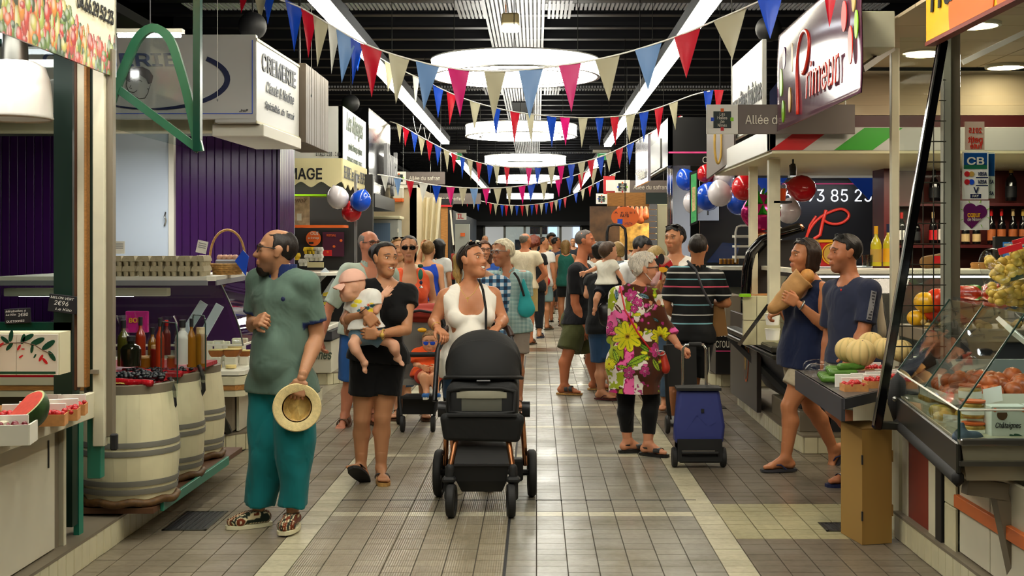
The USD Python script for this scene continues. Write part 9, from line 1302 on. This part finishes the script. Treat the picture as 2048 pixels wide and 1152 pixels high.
# shopping trolley
tc = A(W(1396, 0, 9.05)[0], 9.05, 0); Q = lambda x, y, z: tc+A(x, y, z); s = thing('shopping_trolley', 'navy blue wheeled shopping trolley pulled by the floral-tunic lady', 'shopping trolley', tc); bag_ = mat('trolleyblue', '2a3476', .6, bump=.35, bscale=7)
part(s, 'bag', J(m3.Manifold.batch_hull([m3.Manifold.sphere(.03, 20).translate(tuple(Q(x, y, z))) for x, y, z in ((-.145, -.06, .2), (.145, -.06, .2), (-.145, .05, .2), (.145, .05, .2), (-.155, -.065, .3), (.155, -.065, .3), (-.12, -.05, .53), (.12, -.05, .53), (-.12, .05, .53), (.12, .05, .53))])), bag_, True); part(s, 'fold', J(*[bar(a_, b_, .004, .004) for a_, b_ in ((Q(-.1, -.094, .27), Q(-.02, -.092, .38)), (Q(-.02, -.092, .38), Q(.06, -.094, .3)), (Q(.06, -.094, .3), Q(.12, -.094, .33)))]), bag_); part(s, 'lid', hull([Q(x, y, z) for x, y in ((-.165, -.1), (.155, -.1), (.16, .08), (-.16, .08)) for z in (.555, .575)]+[Q(0, 0, .59)]), 'pramdark'); part(s, 'logo', bx(tc[0]+.01, tc[0]+.03, tc[1]-.1, tc[1]-.085, .40, .425), 'ink')
part(s, 'base', J(hull([Q(x, y, z) for x, y in ((-.16, -.11), (.16, -.11), (.16, .08), (-.16, .08)) for z in (.13, .21)]), bx(tc[0]-.15, tc[0]+.15, tc[1]-.11, tc[1]+.06, .04, .09, .01), bx(tc[0]-.16, tc[0]-.13, tc[1]-.11, tc[1]+.05, .05, .2), bx(tc[0]+.13, tc[0]+.16, tc[1]-.11, tc[1]+.05, .05, .2)), 'pramdark'); part(s, 'base_grip', tube([Q(-.13, -.12, .115), Q(.13, -.12, .115)], .012, 8), 'rubber', True); part(s, 'handle', tube([Q(-.105, .04, .57), Q(-.105, .04, .84), Q(-.085, .04, .875), Q(.045, .04, .875), Q(.065, .04, .84), Q(.065, .04, .57)], .011, 9), 'chrome', True); part(s, 'handle_grip', tube([Q(-.06, .04, .877), Q(.03, .04, .877)], .017, 9), 'rubber', True)
for sx in (-1, 1): part(s, 'wheel', lathe([(0, -.016), (.066, -.018), (.072, -.01), (.072, .01), (.066, .018), (0, .016)], Q(sx*.175, -.04, .072), 28, X_), 'rubber', 30)
sx_ = A(W(1335, 0, 10.6)[0], 10.6, 0); Q = lambda x, y, z: sx_+A(x, y, z); s = thing('black_pushchair', 'dark pushchair half hidden between the floral-tunic lady and the blue trolley', 'pushchair', sx_); part(s, 'frame', J(tube([Q(-.02, 0, .75), Q(.0, .0, .3), Q(.02, 0, .12)], .018, 7), tube([Q(.2, .2, .75), Q(.2, .1, .1)], .018, 7)), 'pramdark', True); part(s, 'wheel', lathe([(0, -.014), (.07, -.018), (.08, 0), (.07, .018), (0, .014)], Q(-.0, 0, .08), 24, X_), 'rubber', 30); part(s, 'seat', hull([Q(x, y, z) for x in (.0, .25) for y, z in ((.05, .75), (.1, .75), (0, .4), (.2, .4))]), 'pramdark')
hf = thing('hand_fan', 'round colourful paper fan held up between the white-shirted men', 'fan', W(1320, 560, 11.75)); c = W(1322, 535, 11.75); part(hf, 'disc', lathe([(0, -.004), (.12, -.004), (.12, .004), (0, .004)], c, 32, unit(A(.3, -1, 0))), 'vcgloss', True, col=lambda v: np.where((np.sin(np.arctan2(v[:, 2]-c[2], v[:, 0]-c[0])*3+1) > .2)[:, None], lin('c8242c'), lin('e2d8c0'))); part(hf, 'black_petal', J(*[prism(affinity.scale(Point(0, 0).buffer(1, 12), .03, .05), c+A(x, -.03, z), X_, Z_, .004) for x, z in ((-.05, .04), (.05, -.03), (0, .08))]), 'ink'); part(hf, 'yellow_petal', prism(affinity.scale(Point(0, 0).buffer(1, 12), .05, .025), c+A(.01, -.035, -.02), X_, Z_, .004), 'yellow'); part(hf, 'handle', tube([c-Z_*.11, c-Z_*.2], .008, 6), 'wood')
# ---- extra light the stalls have: lamps under their canopies -----------------------------
for i, (x, y, z, w_, h_, p_, c_) in enumerate(((-3.0, 10.6, 2.5, 1.2, .3, 16, (1, .98, .95)), (-2.7, 5.6, 2.6, 1.2, .3, 14, (1, .97, .92)), (3.2, 8.2, 2.9, .6, .6, 14, (1, .86, .66)), (3.4, 10.8, 2.28, 2.0, .3, 14, (1, .85, .65)), (3.4, 13.8, 2.4, 1.2, .3, 14, (.95, .97, 1)), (-3.2, 15.0, 2.5, 1.2, .3, 12, (1, .93, .8)), (2.2, 20, 2.5, .8, .8, 14, (1, .85, .6)), (-3, 22, 2.6, 1, 1, 14, (1, .95, .85)))): rect_light('stall_light_%d' % i, (x, y, z), w_, h_, (0, 0, 0), p_, c_)
